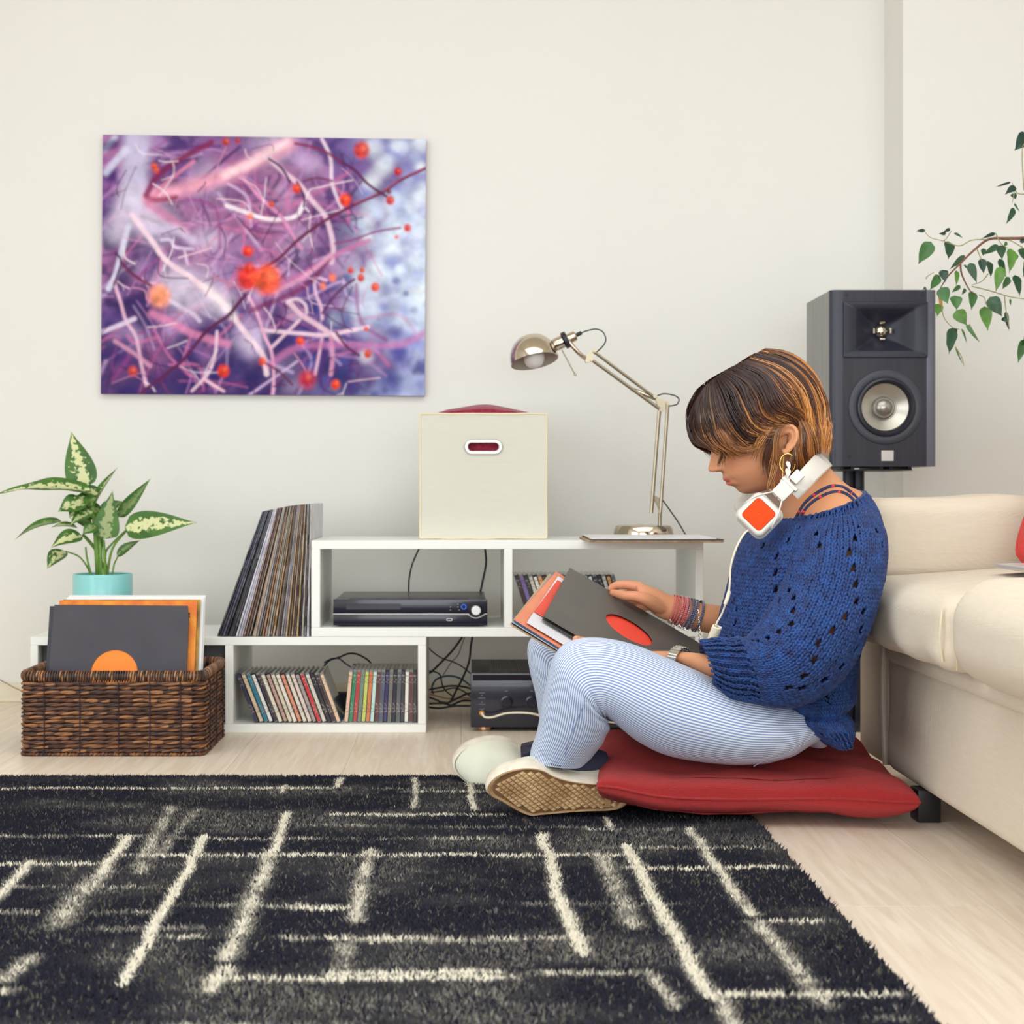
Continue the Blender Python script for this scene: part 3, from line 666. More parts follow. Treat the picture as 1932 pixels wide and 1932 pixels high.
CD_B = [('peach', (224, 186, 160)), ('green', (40, 128, 88)), ('red', (184, 50, 56)), ('sage green', (112, 132, 112)), ('lime', (192, 200, 92)), ('orange', (204, 118, 66)), ('pale aqua', (190, 216, 212)), ('red-lettered brown', (92, 50, 44)),
        ('slate', (80, 84, 104)), ('indigo', (52, 52, 104)), ('olive grey', (110, 106, 100)), ('black', (34, 36, 50)), ('smoky grey', (88, 90, 96)), ('charcoal', (58, 58, 66)), ('ivory', (226, 222, 212)), ('red-marked charcoal', (98, 52, 58)), ('dark brown', (58, 50, 54))]
n = len(CD_B)
for i, (nm, c) in enumerate(CD_B):
    f = i / (n - 1)
    xb = px2x(653.5 + f * (783 - 653.5), 3.63); lean = math.radians(5.5 * (1 - f) ** .7)
    cd(xb, 3.622 + rng.uniform(-.004, .004), zf + math.sin(abs(lean)) * CDT / 2, lean, c, nm, i in (9, 11, 13, 16), f'{nm} CD spine, {ORD[i]} from left in the upright row, low shelf', 'CDs upright on the low shelf')
CD_C = [('red-marked black', (64, 40, 42)), ('violet', (126, 100, 170)), ('black', (50, 48, 58)), ('beige', (204, 194, 182)), ('white', (222, 220, 212)), ('orange', (220, 140, 70)), ('brown', (84, 62, 50)), ('grey', (140, 140, 140)), ('dark blue', (48, 54, 84)),
        ('tan', (196, 176, 150)), ('charcoal', (60, 60, 66)), ('silver', (180, 180, 180)), ('olive', (120, 118, 92)), ('scarlet', (190, 70, 60)), ('cream', (224, 214, 196)), ('pale blue', (190, 206, 218)), ('mint', (196, 214, 208)), ('ink blue', (36, 40, 58)),
        ('jet black', (32, 32, 42)), ('light grey', (196, 196, 194)), ('amber', (214, 150, 84)), ('smoke', (100, 100, 104))]
n = len(CD_C)
for i, (nm, c) in enumerate(CD_C):
    f = i / (n - 1)
    xb = px2x(1004 + f * (1182 - 1004), 3.66); lean = -math.radians(18 - 2 * f)
    cd(xb, 3.66 + rng.uniform(-.003, .003), zu1 + .001 + math.sin(abs(lean)) * CDT / 2, lean, c, nm, i % 2 == 0, f'{nm} CD spine, {ORD[i]} from left in the upper shelf row', 'CDs in the upper shelf')

# ------------------------------------------------------------ vinyl records leaning on the low shelf
LP = [('charcoal', (44, 44, 56)), ('slate', (56, 54, 70)), ('lilac-grey', (86, 80, 112)), ('dark charcoal', (40, 40, 50)), ('black', (34, 36, 46)), ('worn black', (58, 56, 66)), ('ink', (46, 44, 58)), ('bright white', (232, 230, 240)), ('white', (220, 218, 232)),
      ('pale lilac', (196, 188, 206)), ('maroon', (92, 50, 50)), ('dusty brown', (128, 96, 84)), ('plum', (84, 56, 62)), ('cream', (232, 214, 184)), ('peach', (222, 186, 148)), ('steel grey', (148, 146, 160)), ('dark umber', (62, 50, 48)),
      ('tan', (172, 130, 92)), ('rust', (134, 82, 50)), ('plastic-wrapped grey', (168, 162, 152)), ('dark olive', (70, 66, 56)), ('caramel', (182, 134, 84)), ('crinkled clear', (176, 168, 156)), ('chocolate', (86, 60, 46)), ('blue-grey', (150, 152, 168)), ('smoke blue', (128, 128, 146)),
      ('kraft', (196, 158, 112)), ('walnut', (104, 76, 56)), ('bronze', (152, 110, 72)), ('dark coffee', (66, 50, 46)), ('ochre', (186, 146, 92)), ('coal', (48, 46, 54)), ('frayed white', (206, 198, 190)), ('midnight', (40, 42, 58)), ('clean white', (226, 226, 236))]
paper_edge = M('paper_edge', (222, 206, 180), .85, var=(120, (170, 140, 110)))
def slab_R(lean, yaw=0):
    a, b = math.cos(lean), math.sin(lean); Ry = np.array([[a, 0, b], [0, 1, 0], [-b, 0, a]])
    c, s = math.cos(yaw), math.sin(yaw); return np.array([[c, -s, 0], [s, c, 0], [0, 0, 1]]) @ Ry
n = len(LP); zs = zl1 + .0005
wid = np.array([.0045 + .0022 * ((i * 7) % 5) / 4 for i in range(n)]); pos = np.cumsum(wid) - wid / 2; pos = pos / (pos[-1] + wid[-1] / 2)
for i, (nm, c) in enumerate(LP):
    f = pos[i]
    xb = px2x(409 + f * (583 - 409), 3.605); xt = px2x(494 + f ** .92 * (587.5 - 494), 3.605)
    th = (px2x(584.5) - px2x(409)) / n * .9
    H = .313; lean = math.asin(np.clip((xt - xb) / H, -1, 1)) + 0.0
    R = slab_R(lean); yy = 3.608 + rng.uniform(-.004, .006) + (.012 if i % 9 == 4 else 0)
    lab = f'{nm} record sleeve, {ORD[i]} from left in the leaning record row'
    root = empty('vinyl_record', (xb, yy + .15, zs), lab, 'record', 'records leaning on the low shelf')
    t = th / 2 * .86
    m = M('record_sleeve', c, .5, coat=.25 if i % 3 else .6, var=(40, tuple(int(q * .72) for q in c)), stretch=(1, 6, .6))
    # sleeve: slightly wavy sheet pair so that the edges look worn
    mb = MB(); nz_ = 14
    z = np.linspace(0, H, nz_); w = (fbm(z * 22, z * 0, 3, 5) - .5) * .0022 * f; e = t * (1.02 - .46 * z / H) * (.72 + .26 * vnoise(z * 60, z * 0 + i, 9))
    yfr = (vnoise(z * 70, z * 0 + 3 * i, 4) - .5) * (.003 if i > 12 else .0006)
    Gm = np.zeros((nz_, 4, 3))
    Gm[:, 0] = np.c_[-e + w, yfr, z]; Gm[:, 1] = np.c_[e + w, yfr, z]; Gm[:, 2] = np.c_[e * .9 + w, 0 * z + .313, z]; Gm[:, 3] = np.c_[-e * .9 + w, 0 * z + .313, z]
    lift = abs(math.sin(lean)) * t
    Gm = Gm @ R.T + np.array([xb, yy, zs + lift + .0004])
    mb.grid(Gm, True, caps=True).build('sleeve', m, root, smooth=False)
    if i > 9 and i % 2 == 0:        # the paper inner that peeks out of the worn sleeves
        q = MB().box((-t * .2, -.0022, .004), (t * .2, .02, H - .008 - .02 * rng.uniform()), R=R, c=(xb, yy, zs + lift + .0004))
        q.build('inner_paper', paper_edge, root, smooth=False)
# crinkled plastic flap and the torn pale strip on the worn sleeves
plastic = M('plastic_film', (214, 210, 202), .25, coat=.4)

# ------------------------------------------------------------ disc player
def player():
    Yf = 3.615; x0, x1 = px2x(628.5, Yf), px2x(919.5, Yf); z0 = zu1 + .0055; z1 = py2z(1131.5, Yf)
    root = empty('disc_player', ((x0 + x1) / 2, Yf + .15, zu1), 'black disc player with a silver volume knob in the left bay of the upper shelf', 'disc player')
    MB().box((x0 + .003, Yf + .012, z0), (x1 - .003, Yf + .3, z1)).build('chassis', M('player_top', (58, 58, 60), .3), root, bevel=.002)
    zm = py2z(1158.5, Yf)
    MB().box((x0, Yf, zm + .001), (x1, Yf + .012, z1 + .001)).build('upper_fascia', black_gloss, root, bevel=.0015)
    MB().box((x0, Yf + .001, z0 - .002), (x1, Yf + .012, zm - .001)).build('lower_fascia', black_gloss, root, bevel=.0015)
    sil = M('silver_trim', (206, 200, 194), .3, metal=.6)
    kx, kz = px2x(898, Yf), py2z(1151, Yf)
    P = [(x0 + .001, zm)] + [(px2x(p, Yf), py2z(q, Yf)) for p, q in ((860, 1158.6), (882, 1159), (889, 1163.5), (898, 1166), (907, 1163.5), (915, 1158.6))] + [(x1 - .001, zm)]
    MB().tube([(a, Yf - .0005, b) for a, b in P], .0013, 6, sub=4).build('trim_line', sil, root)
    MB().lathe([(0, .012), (.0105, .012), (.0115, .011), (.0117, 0)], (kx, Yf, kz), (0, -1, 0), 32).build('volume_knob', steel, root)
    MB().lathe([(.0042, 0), (.0055, .0014), (.0066, 0)], (px2x(875, Yf), py2z(1145, Yf), 0) if False else (px2x(875, Yf), Yf - .0002, py2z(1145, Yf)), (0, -1, 0), 24).build('power_ring', M('blue_ring', (70, 110, 220), .4, emis=((60, 110, 255), .35)), root)
    bt = M('print_grey', (150, 148, 150), .6)
    for p, q in ((850, 1145), (850, 1151), (864, 1145), (864, 1140), (866, 1151)):
        MB().box((px2x(p, Yf) - .0014, Yf - .0008, py2z(q, Yf) - .0009), (px2x(p, Yf) + .0014, Yf + .001, py2z(q, Yf) + .0009)).build('button', bt, root, smooth=False)
    u = MB(); a, b = np.array(stadium(px2x(848, Yf), py2z(1169, Yf), .0145, .0062, 6)), np.array(stadium(px2x(848, Yf), py2z(1169, Yf), .0115, .0036, 6))
    u.grid(np.array([np.c_[a[:, 0], np.full(len(a), Yf + .0006), a[:, 1]], np.c_[a[:, 0], np.full(len(a), Yf - .0004), a[:, 1]], np.c_[b[:, 0], np.full(len(a), Yf - .0004), b[:, 1]]]), True).build('usb_socket', sil, root, smooth=False)
    MB().box((px2x(653, Yf), Yf - .0006, py2z(1150, Yf)), (px2x(756, Yf), Yf + .001, py2z(1139, Yf))).build('display_window', M('display', (46, 46, 58), .08), root, bevel=.0004, segs=1)
    MB().box((x0 + .035, Yf + .03, z1), (x1 - .045, Yf + .032, z1 + .0012)).build('top_rib', black_satin, root, smooth=False)
    for a in (x0 + .02, x1 - .03):
        for b in (Yf + .03, Yf + .26): MB().lathe([(0, 0), (.010, 0), (.010, .006), (0, .006)], (a, b, zu1 + .0002), (0, 0, 1), 16).build('foot', black_matte, root)
player()

# ------------------------------------------------------------ amplifier on the floor
def amplifier():
    Yf = 3.62; x0, x1 = px2x(888, Yf), px2x(1232, Yf); z0, z1 = .014, py2z(1270, Yf)
    root = empty('amplifier', ((x0 + x1) / 2, Yf + .16, 0), 'black amplifier with two round dials on the floor under the upper shelf', 'amplifier')
    MB().box((x0 + .004, Yf + .014, z0 + .004), (x1 - .004, Yf + .32, z1 - .002)).build('chassis', black_satin, root, bevel=.002)
    MB().box((x0, Yf, z0 - .004), (x1, Yf + .014, z1)).build('fascia', black_gloss, root, bevel=.0015)
    gl = MB()                                     # top grille: rows of slot bars over a dark well
    for i in range(46): gl.box((x0 + .05 + i * .0056, Yf + .03, z1 - .002), (x0 + .053 + i * .0056, Yf + .29, z1 + .0012))
    for j in range(12): gl.box((x0 + .048, Yf + .03 + j * .0225, z1 - .0018), (x1 - .05, Yf + .034 + j * .0225, z1 + .001))
    tag(gl.build('vent_grille', M('grille_metal', (88, 82, 84), .4, metal=.4), root, smooth=False), kind='stuff')
    MB().box((px2x(892, Yf), Yf - .0006, py2z(1284, Yf)), (px2x(1185, Yf), Yf + .001, py2z(1273, Yf))).build('display_window', M('amp_display', (40, 36, 44), .06), root, smooth=False)
    for px in (956, 1003, 1160, 1205):
        c = (px2x(px, Yf), Yf, py2z(1325, Yf))
        MB().lathe([(.0152, 0), (.0148, .002), (.0118, .0025), (.0115, .014), (.0105, .016), (0, .016)], c, (0, -1, 0), 32).build('dial', black_gloss, root)
    gp = M('amp_print', (112, 110, 122), .6)
    for py, ww in ((1291, 8), (1307.5, 11), (1312, 4), (1317, 13), (1325, 4), (1329, 13), (1338, 10)):
        MB().box((px2x(909 - ww / 2, Yf), Yf - .0005, py2z(py + .6, Yf)), (px2x(909 + ww / 2, Yf), Yf + .001, py2z(py - .6, Yf))).build('marking', gp, root, smooth=False)
    for px in (955, 1003): MB().box((px2x(px - 3, Yf), Yf - .0005, py2z(1304.6, Yf)), (px2x(px + 3, Yf), Yf + .001, py2z(1303.4, Yf))).build('marking', gp, root, smooth=False)
    MB().lathe([(.0024, 0), (.0028, .003), (.0062, .003), (.0066, 0)], (px2x(909, Yf), Yf, py2z(1345, Yf)), (0, -1, 0), 24).build('jack_socket', M('gold_jack', (226, 160, 70), .3, metal=.9), root)
    cop = M('copper_foot', (212, 164, 134), .3, metal=.8)
    for a in (px2x(915, Yf), x1 - .035):
        for b in (Yf + .03, Yf + .28): MB().lathe([(0, 0), (.017, 0), (.018, .010), (.016, .0135), (0, .0135)], (a, b, .0002), (0, 0, 1), 24).build('foot', cop, root)
amplifier()

# ------------------------------------------------------------ cables behind the shelves
def cord(name, pts, r, mat, label, sub=6, group='cables behind the shelf', sides=7):
    mb = MB().tube([at(*p) for p in pts], r, sides, sub=sub)
    return tag(mb.build(name, mat), label, 'cable', group)
cord('power_cable', [(791, 1034, 3.97), (778, 1064, 3.97), (772, 1092, 3.95), (771, 1118, 3.93)], .0022, cable_black, 'thin black cable bending left behind the disc player, left one of two')
cord('power_cable', [(915, 1034, 3.97), (917, 1062, 3.97), (912, 1090, 3.95), (906, 1118, 3.93)], .0028, cable_black, 'black cable rising behind the right end of the disc player')
cord('power_cable', [(876, 1196, 3.96), (858, 1222, 3.96), (838, 1244, 3.96), (812, 1269, 3.95), (806, 1266, 3.95)], .0030, cable_black, 'thick black cable slanting from under the upper shelf to the low shelf end')
cord('power_cable', [(892, 1196, 3.97), (888, 1222, 3.97), (885, 1248, 3.97), (874, 1277, 3.98), (862, 1300, 3.99), (853, 1318, 4.0), (846, 1326, 4.0), (830, 1324, 4.0)], .0028, cable_black, 'black cable dropping beside the amplifier and curling at the floor')
cord('power_cable', [(879, 1196, 4.0), (870, 1220, 4.0), (864, 1236, 4.0), (850, 1252, 4.0), (836, 1274, 4.0)], .0013, M('cable_green', (86, 100, 84), .5), 'thin grey-green wire crossing the thick black cable')
cord('power_cable', [(806, 1216, 3.96), (814, 1228, 3.96), (834, 1242, 3.96), (853, 1248, 3.96), (874, 1259, 3.95), (888, 1271, 3.94)], .0018, cable_black, 'thin black cable arching from the low shelf end to the amplifier')
cord('power_cable', [(806, 1266, 3.97), (818, 1267, 3.97), (830, 1273, 3.98), (834, 1290, 3.99), (840, 1302, 3.99), (853, 1313, 4.0)], .0020, cable_black, 'black cable drooping from the plug at the low shelf end')
cord('power_cable', [(817, 1310, 4.04), (815, 1296, 4.04), (822, 1283, 4.04), (838, 1276, 4.04), (856, 1276, 4.04), (872, 1282, 4.04), (888, 1294, 4.02)], .0026, M('cable_blue', (46, 74, 112), .5), 'blue cable looping by the baseboard next to the amplifier')
for k, pts in enumerate([[(806, 1302, 3.99), (826, 1298, 3.98), (852, 1294, 3.98), (876, 1296, 3.98), (890, 1300, 3.98)], [(806, 1314, 3.97), (822, 1320, 3.96), (840, 1327, 3.96), (858, 1320, 3.96), (878, 1310, 3.97), (890, 1308, 3.98)],
                         [(806, 1328, 3.95), (836, 1327, 3.95), (852, 1330, 3.94), (872, 1322, 3.95), (890, 1322, 3.96)], [(806, 1334, 3.93), (830, 1336, 3.92), (858, 1332, 3.92), (890, 1332, 3.92)], [(812, 1306, 4.0), (832, 1304, 4.0), (856, 1298, 4.0), (874, 1304, 4.0), (890, 1316, 4.0)]]):
    pts = [(a, min(b, CY + (HC - .005) * F / c), c) for a, b, c in pts]
    cord('power_cable', pts, .0027 if k != 4 else .002, cable_black, f'{ORD[k]} black cable from the top in the floor coil beside the amplifier')
cord('power_cable', [(806, 1308, 4.02), (820, 1312, 4.02), (846, 1318, 4.02), (870, 1317, 4.02), (890, 1318, 4.02)], .002, M('cable_tan', (170, 128, 90), .6), 'tan cable lying through the coil beside the amplifier')
cord('power_cable', [(612, 1256, 3.88), (622, 1246, 3.86), (640, 1240, 3.85), (658, 1233, 3.85), (676, 1235, 3.85), (698, 1249, 3.85), (706, 1268, 3.86)], .0024, cable_black, 'black cable looping above the CDs inside the low shelf')
cord('power_cable', [(612, 1250, 3.89), (626, 1243, 3.88), (640, 1243, 3.88), (652, 1252, 3.88), (664, 1260, 3.88)], .002, M('cable_navy', (50, 66, 104), .5), 'navy cable under the black loop inside the low shelf')
cord('power_cable', [(-30, 1268, 4.12), (0, 1283, 4.12), (14, 1290, 4.12), (26, 1297, 4.12), (60, 1312, 4.1)], .0014, M('cable_brown', (150, 120, 84), .6), 'thin brown wire along the baseboard left of the basket')
ad = MB().box(at(633, 1304, 3.80), at(664, 1266, 3.84)).build('power_adapter', black_matte, None, bevel=.004); ad.location.z = zb + .0005 + 0.0; tag(ad, 'black power adapter between the two CD rows in the low shelf', 'adapter')

# ------------------------------------------------------------ desk lamp
def lamp():
    Y = 3.80
    p = lambda x, y, d=0: at(x, y, Y + d)
    base = p(1215, 1013); 
    root = empty('desk_lamp', (base[0], Y, zu3), 'chrome spring-arm desk lamp with a dome shade on the upper shelf', 'lamp')
    MB().lathe([(0, 0), (.074, 0), (.076, .005), (.072, .024), (.068, .030), (.060, .0315), (0, .0315)], (base[0], Y + .01, zu3 + .0004), (0, 0, 1), 40).build('base', chrome, root)
    MB().tube([p(1245, 1002), p(1245, 968)], .0045, 12).build('post', chrome_dark, root)
    MB().poly([[(0, 0), (.017, -.036), (.019, -.004), (.003, .004)]], p(1233, 938, -.008), (1, 0, 0), (0, 0, 1), .016).build('foot_bracket', chrome_dark, root, smooth=False)
    for d in (-.009, .009):
        MB().tube([p(1244, 775, d), p(1229, 968, d)], .0046, 8).build('lower_rod', chrome_dark, root)
        MB().tube([p(1260, 764, d), p(1246, 968, d)], .0042, 8).build('lower_rod', chrome_dark, root)
        MB().tube([p(1120, 663, d * .7), p(1238, 752, d * .7)], .0040, 8).build('upper_rod', chrome_dark, root)
        MB().tube([p(1118, 680, d * .7), p(1245, 772, d * .7)], .0042, 8).build('upper_rod', chrome_dark, root)
    MB().tube([p(1191, 734, 0), p(1237, 752, 0)], .0052, 10).build('tension_spring', chrome, root)
    el = [p(1235, 748), p(1258, 757), p(1263, 763), p(1249, 778), p(1243, 776)]
    MB().poly([[(q[0] - el[0][0], q[2] - el[0][2]) for q in el][::-1]], el[0] + [0, -.007, 0], (1, 0, 0), (0, 0, 1), .014).build('elbow_plate', chrome_dark, root, smooth=False)
    for q in (el[0], p(1259, 761), p(1246, 774)): MB().lathe([(0, .012), (.005, .012), (.005, -.012), (0, -.012)], q, (0, 1, 0), 14).build('pivot', chrome_dark, root)
    hp = [p(1119, 658), p(1124, 664), p(1112, 684), p(1104, 682), p(1106, 672)]
    MB().poly([[(q[0] - hp[0][0], q[2] - hp[0][2]) for q in hp][::-1]], hp[0] + [0, -.006, 0], (1, 0, 0), (0, 0, 1), .012).build('head_plate', chrome_dark, root, smooth=False)
    for q in (p(1121, 663), p(1116, 679), p(1107, 681)): MB().lathe([(0, .010), (.0045, .010), (.0045, -.010), (0, -.010)], q, (0, 1, 0), 14).build('pivot', chrome_dark, root)
    MB().tube([p(1070, 640, -.012), p(1082, 655, -.012), p(1094, 668, -.008), p(1106, 677, 0)], .0055, 10, sub=4).build('swivel_arm', chrome, root)
    # shade: dome of turned metal, rim tilted to the left, a bulb inside
    axis = np.array([-.19, .24, .952]); axis /= np.linalg.norm(axis); rim = p(1009, 682)
    prof = [(.0590, 0.0), (.0605, .0005), (.0607, .004), (.0600, .016), (.0570, .030), (.0515, .042), (.043, .053), (.032, .062), (.018, .0675), (.0005, .069)]
    mb = MB().lathe(prof, rim, axis, 48); mb.build('shade', chrome, root)
    MB().lathe([(r * .965, h * .965 + .0004) for r, h in prof], rim, axis, 48).build('shade_lining', M('shade_lining', (196, 188, 174), .45), root)
    MB().ball(rim + axis * .012, (.027, .027, .029), 20, 14).build('bulb', M('frosted_bulb', (226, 224, 220), .35), root)
    a, b = p(1045, 652, -.004), p(1086, 633, -.004)
    ax = (b - a) / np.linalg.norm(b - a); Lh = np.linalg.norm(b - a)
    MB().lathe([(0, 0), (.014, 0), (.0165, .006), (.0165, .024), (.013, .026), (.013, Lh - .004), (.011, Lh), (0, Lh)], a, ax, 28).build('socket', chrome, root)
    MB().lathe([(.0135, 0), (.0215, .001), (.0215, .011), (.0135, .012)], a + ax * .026, ax, 28).build('collar', black_satin, root)
    MB().tube([b, b + ax * .016], .005, 10).build('cord_grip', black_satin, root)
    l0, l1 = p(1060, 660, -.012), p(1085, 707, -.012)
    MB().tube([l0, l1], .0016, 8).build('aiming_lever', chrome_dark, root); MB().ball(l1, .0038).build('lever_knob', chrome, root)
    cb = MB().tube([b + ax * .014, p(1108, 624), p(1124, 621), p(1137, 626), p(1143, 640), p(1138, 652), p(1126, 664, -.006)], .0017, 7, sub=6)
    cb.build('cord', cable_black, root)
    MB().tube([p(1238, 748), p(1252, 743), p(1272, 746), p(1281, 753), p(1278, 762), p(1270, 765), p(1262, 766)], .0017, 7, sub=6).build('cord', cable_black, root)
    MB().tube([p(1249, 942), p(1262, 960), p(1280, 986), p(1293, 1008, .02), p(1298, 1012, .1), p(1300, 1012, .2)], .0018, 7, sub=5).build('cord', cable_black, root)
lamp()
# records lying over the front edge of the upper shelf
def lying():
    Yf = 3.43; names = [('worn_lp', 'tan-edged worn record sleeve lying over the shelf edge under the lamp, bottom of the pile', (196, 160, 122), .004, 0, 0), ('lp', 'dark record sleeve lying in the middle of the pile under the lamp', (52, 56, 60), .0022, .012, .004),
                        ('lp', 'white sheet topped record sleeve uppermost of the pile under the lamp', (233, 234, 236), .0025, .006, .02)]
    z = zu3 + .0006
    for i, (n_, lab, c, t, dx, dy) in enumerate(names):
        x0 = px2x(1111, Yf) + dx; root = empty('vinyl_record', (x0 + .15, Yf + .15, z), lab, 'record', 'records lying under the lamp')
        yaw = math.radians([-.4, .6, -1.2][i]); R = np.array([[math.cos(yaw), -math.sin(yaw), 0], [math.sin(yaw), math.cos(yaw), 0], [0, 0, 1]])
        MB().box((0, 0, 0), (.303 - .01 * i, .303, t), R=R, c=(x0, Yf + dy, z)).build('sleeve', M('lying_sleeve', c, .5, var=(60, tuple(int(q * (.7 if i == 0 else .93)) for q in c)), stretch=(1, 1, 4)), root, smooth=False)
        if i == 0: MB().box((.002, -.0012, .0012), (.30, .004, .0026), R=R, c=(x0, Yf + dy, z)).build('frayed_edge', M('frayed_edge', (90, 70, 62), .8, var=(140, (190, 150, 110))), root, smooth=False)
        z += t + .0003
lying()
# ------------------------------------------------------------ loudspeaker and its stand
def speaker():
    Yf = 3.6; x0, x1 = px2x(1567, Yf), px2x(1767.5, Yf); z0, z1 = py2z(880, Yf), py2z(547, Yf); D = .25
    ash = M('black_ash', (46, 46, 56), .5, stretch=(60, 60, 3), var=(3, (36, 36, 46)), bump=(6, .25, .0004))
    side = M('black_ash_lit_side', (146, 146, 142), .42, stretch=(60, 60, 3), var=(3, (124, 124, 122)), bump=(6, .25, .0004))  # same black ash, paler: light falling on the side is put into the colour
    root = empty('loudspeaker', ((x0 + x1) / 2, Yf + D / 2, z0), 'black bookshelf loudspeaker with a silver woofer on a stand beside the sofa', 'speaker')
    cb = MB().box((x0, Yf + .016, z0), (x0 + .012, Yf + D, z1)); cb.box((x1 - .012, Yf + .016, z0), (x1, Yf + D, z1)); cb.box((x0 + .012, Yf + .016, z0), (x1 - .012, Yf + D, z0 + .012)); cb.box((x0 + .012, Yf + .016, z1 - .012), (x1 - .012, Yf + D, z1)); cb.box((x0 + .012, Yf + D - .012, z0 + .012), (x1 - .012, Yf + D, z1 - .012))
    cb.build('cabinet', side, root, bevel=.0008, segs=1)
    # front baffle with a round opening for the woofer and a rectangular one for the horn; bullnosed uprights each side
    xa, xb = px2x(1590, Yf), px2x(1748, Yf)
    wc = (px2x(1671, Yf), py2z(768, Yf)); wr = .0875
    hx0, hx1, hz0, hz1 = px2x(1590, Yf), px2x(1749, Yf), py2z(675, Yf), py2z(569.5, Yf)
    circ = [(wc[0] + wr * .9 * math.cos(t), wc[1] + wr * .9 * math.sin(t)) for t in np.linspace(0, 2 * np.pi, 48, endpoint=False)]
    MB().poly([[(xa, z0), (xb, z0), (xb, z1), (xa, z1)], circ, [(hx0 + .012, hz0 + .006), (hx1 - .012, hz0 + .006), (hx1 - .012, hz1 - .006), (hx0 + .012, hz1 - .006)]], (0, Yf, 0), (1, 0, 0), (0, 0, 1), .016).build('baffle', ash, root, smooth=False)
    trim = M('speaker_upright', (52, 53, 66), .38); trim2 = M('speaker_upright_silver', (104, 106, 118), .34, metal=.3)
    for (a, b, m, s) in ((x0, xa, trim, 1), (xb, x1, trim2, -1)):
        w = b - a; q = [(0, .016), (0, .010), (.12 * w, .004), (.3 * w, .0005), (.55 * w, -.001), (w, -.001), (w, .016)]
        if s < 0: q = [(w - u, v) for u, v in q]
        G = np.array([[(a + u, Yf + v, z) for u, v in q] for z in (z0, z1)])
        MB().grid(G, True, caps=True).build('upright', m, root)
    # horn: rectangular flare that runs in to the driver
    cx_, cz_ = (hx0 + hx1) / 2 + .001, py2z(622, Yf)
    rows = []
    def rr(w, h, d, r, n=6):
        pts = []
        for sx, sz, a0 in ((1, 1, 0), (-1, 1, 90), (-1, -1, 180), (1, -1, 270)):
            for t in np.linspace(0, 90, n): a = math.radians(a0 + t); pts.append((cx_ + sx * (w / 2 - r) + r * math.cos(a), Yf + d, cz_ + sz * (h / 2 - r) + r * math.sin(a)))
        return pts
    W, H = hx1 - hx0, hz1 - hz0
    for w, h, d, r in ((W, H, .004, .003), (W, H, -.003, .003), (W - .003, H - .003, -.0045, .003), (W * .72, H * .78, -.0035, .006), (W * .69, H * .745, -.001, .006), (W * .50, H * .55, .016, .006), (W * .32, H * .38, .034, .008), (.030, .030, .042, .0149), (.004, .004, .046, .0019)):
        rows.append(rr(w, h, d, r))
    MB().grid(np.array(rows), True).build('horn', M('horn_plastic', (40, 41, 55), .4), root)
    MB().ball((cx_, Yf + .036, cz_), (.0155, .012, .0155), 24, 16).build('tweeter_dome', chrome, root)
    for k in range(4):
        a = k * math.pi / 2; R = .018
        MB().tube([(cx_ + R * math.cos(a) * 1.1 - .006 * math.sin(a) * s, Yf + .026, cz_ + R * math.sin(a) * 1.1 + .006 * math.cos(a) * s) for s in (-1, 0, 1)], .0028, 8).build('tweeter_tab', chrome, root)
    for k in range(2):
        a = k * math.pi / 2; MB().tube([(cx_ + .018 * math.cos(a) * s, Yf + .036 - .014 * (1 - s * s), cz_ + .018 * math.sin(a) * s) for s in np.linspace(-1, 1, 9)], .0013, 6).build('tweeter_bridge', chrome, root)
    c = (wc[0], Yf, wc[1]); ax = (0, -1, 0)
    MB().lathe([(wr, -.002), (wr, .003), (wr - .002, .0045), (.073, .0045), (.069, .003)], c, ax, 64).build('woofer_ring', M('woofer_ring', (58, 60, 70), .42), root)
    MB().lathe([(.0705, .002), (.068, .0085), (.063, .0100), (.0585, .006), (.056, -.004)], c, ax, 64).build('surround', M('rubber_surround', (34, 35, 46), .32), root)
    cone = [(.0565, -.004)]
    for k in range(9):
        r = .0555 - k * .0034; h = -.006 - k * .0021; cone += [(r, h + .0006), (r - .0006, h), (r - .0028, h - .0014)]
    MB().lathe(cone, c, ax, 64).build('cone', M('cone_aluminium', (196, 192, 182), .3, metal=.75), root)
    MB().lathe([(.0255, -.024)] + [(.0245 * math.cos(t), -.020 + .019 * math.sin(t)) for t in np.linspace(0, math.pi / 2 - .02, 9)], c, ax, 48).build('dust_cap', M('dust_cap', (160, 156, 148), .3, metal=.8), root)
    bx, bz = px2x(1674, Yf), py2z(860, Yf)
    MB().box((bx - .0145, Yf - .003, bz - .0125), (bx + .0145, Yf + .001, bz + .0125)).build('badge', M('badge_metal', (206, 202, 200), .35, metal=.5), root, bevel=.0006, segs=1)
    for px, py in ((1598, 557), (1741, 557), (1603, 861), (1745, 860)):
        MB().lathe([(0, .0005), (.0034, .0005), (.0044, -.0005), (.0044, -.002)], (px2x(px, Yf), Yf, py2z(py, Yf)), ax, 16).build('grille_peg', black_matte, root)
    # stand
    st = empty('speaker_stand', (px2x(1637), Yf + .12, 0), 'black metal speaker stand with a slotted top plate, partly hidden by the sofa', 'stand')
    zp = z0 - .006; X0, X1, Yb = px2x(1583, Yf), px2x(1726, Yf), Yf + .02
    MB().box((X0, Yb, zp - .0035), (X1, Yb + .2, zp - .0005)).build('top_plate', black_satin, st, smooth=False)
    for px in (1592, 1613, 1668, 1686, 1722):
        MB().box((px2x(px) - .004, Yb + .002, zp - .0006), (px2x(px) + .004, Yb + .19, z0 - .0004)).build('spacer', black_satin, st, smooth=False)
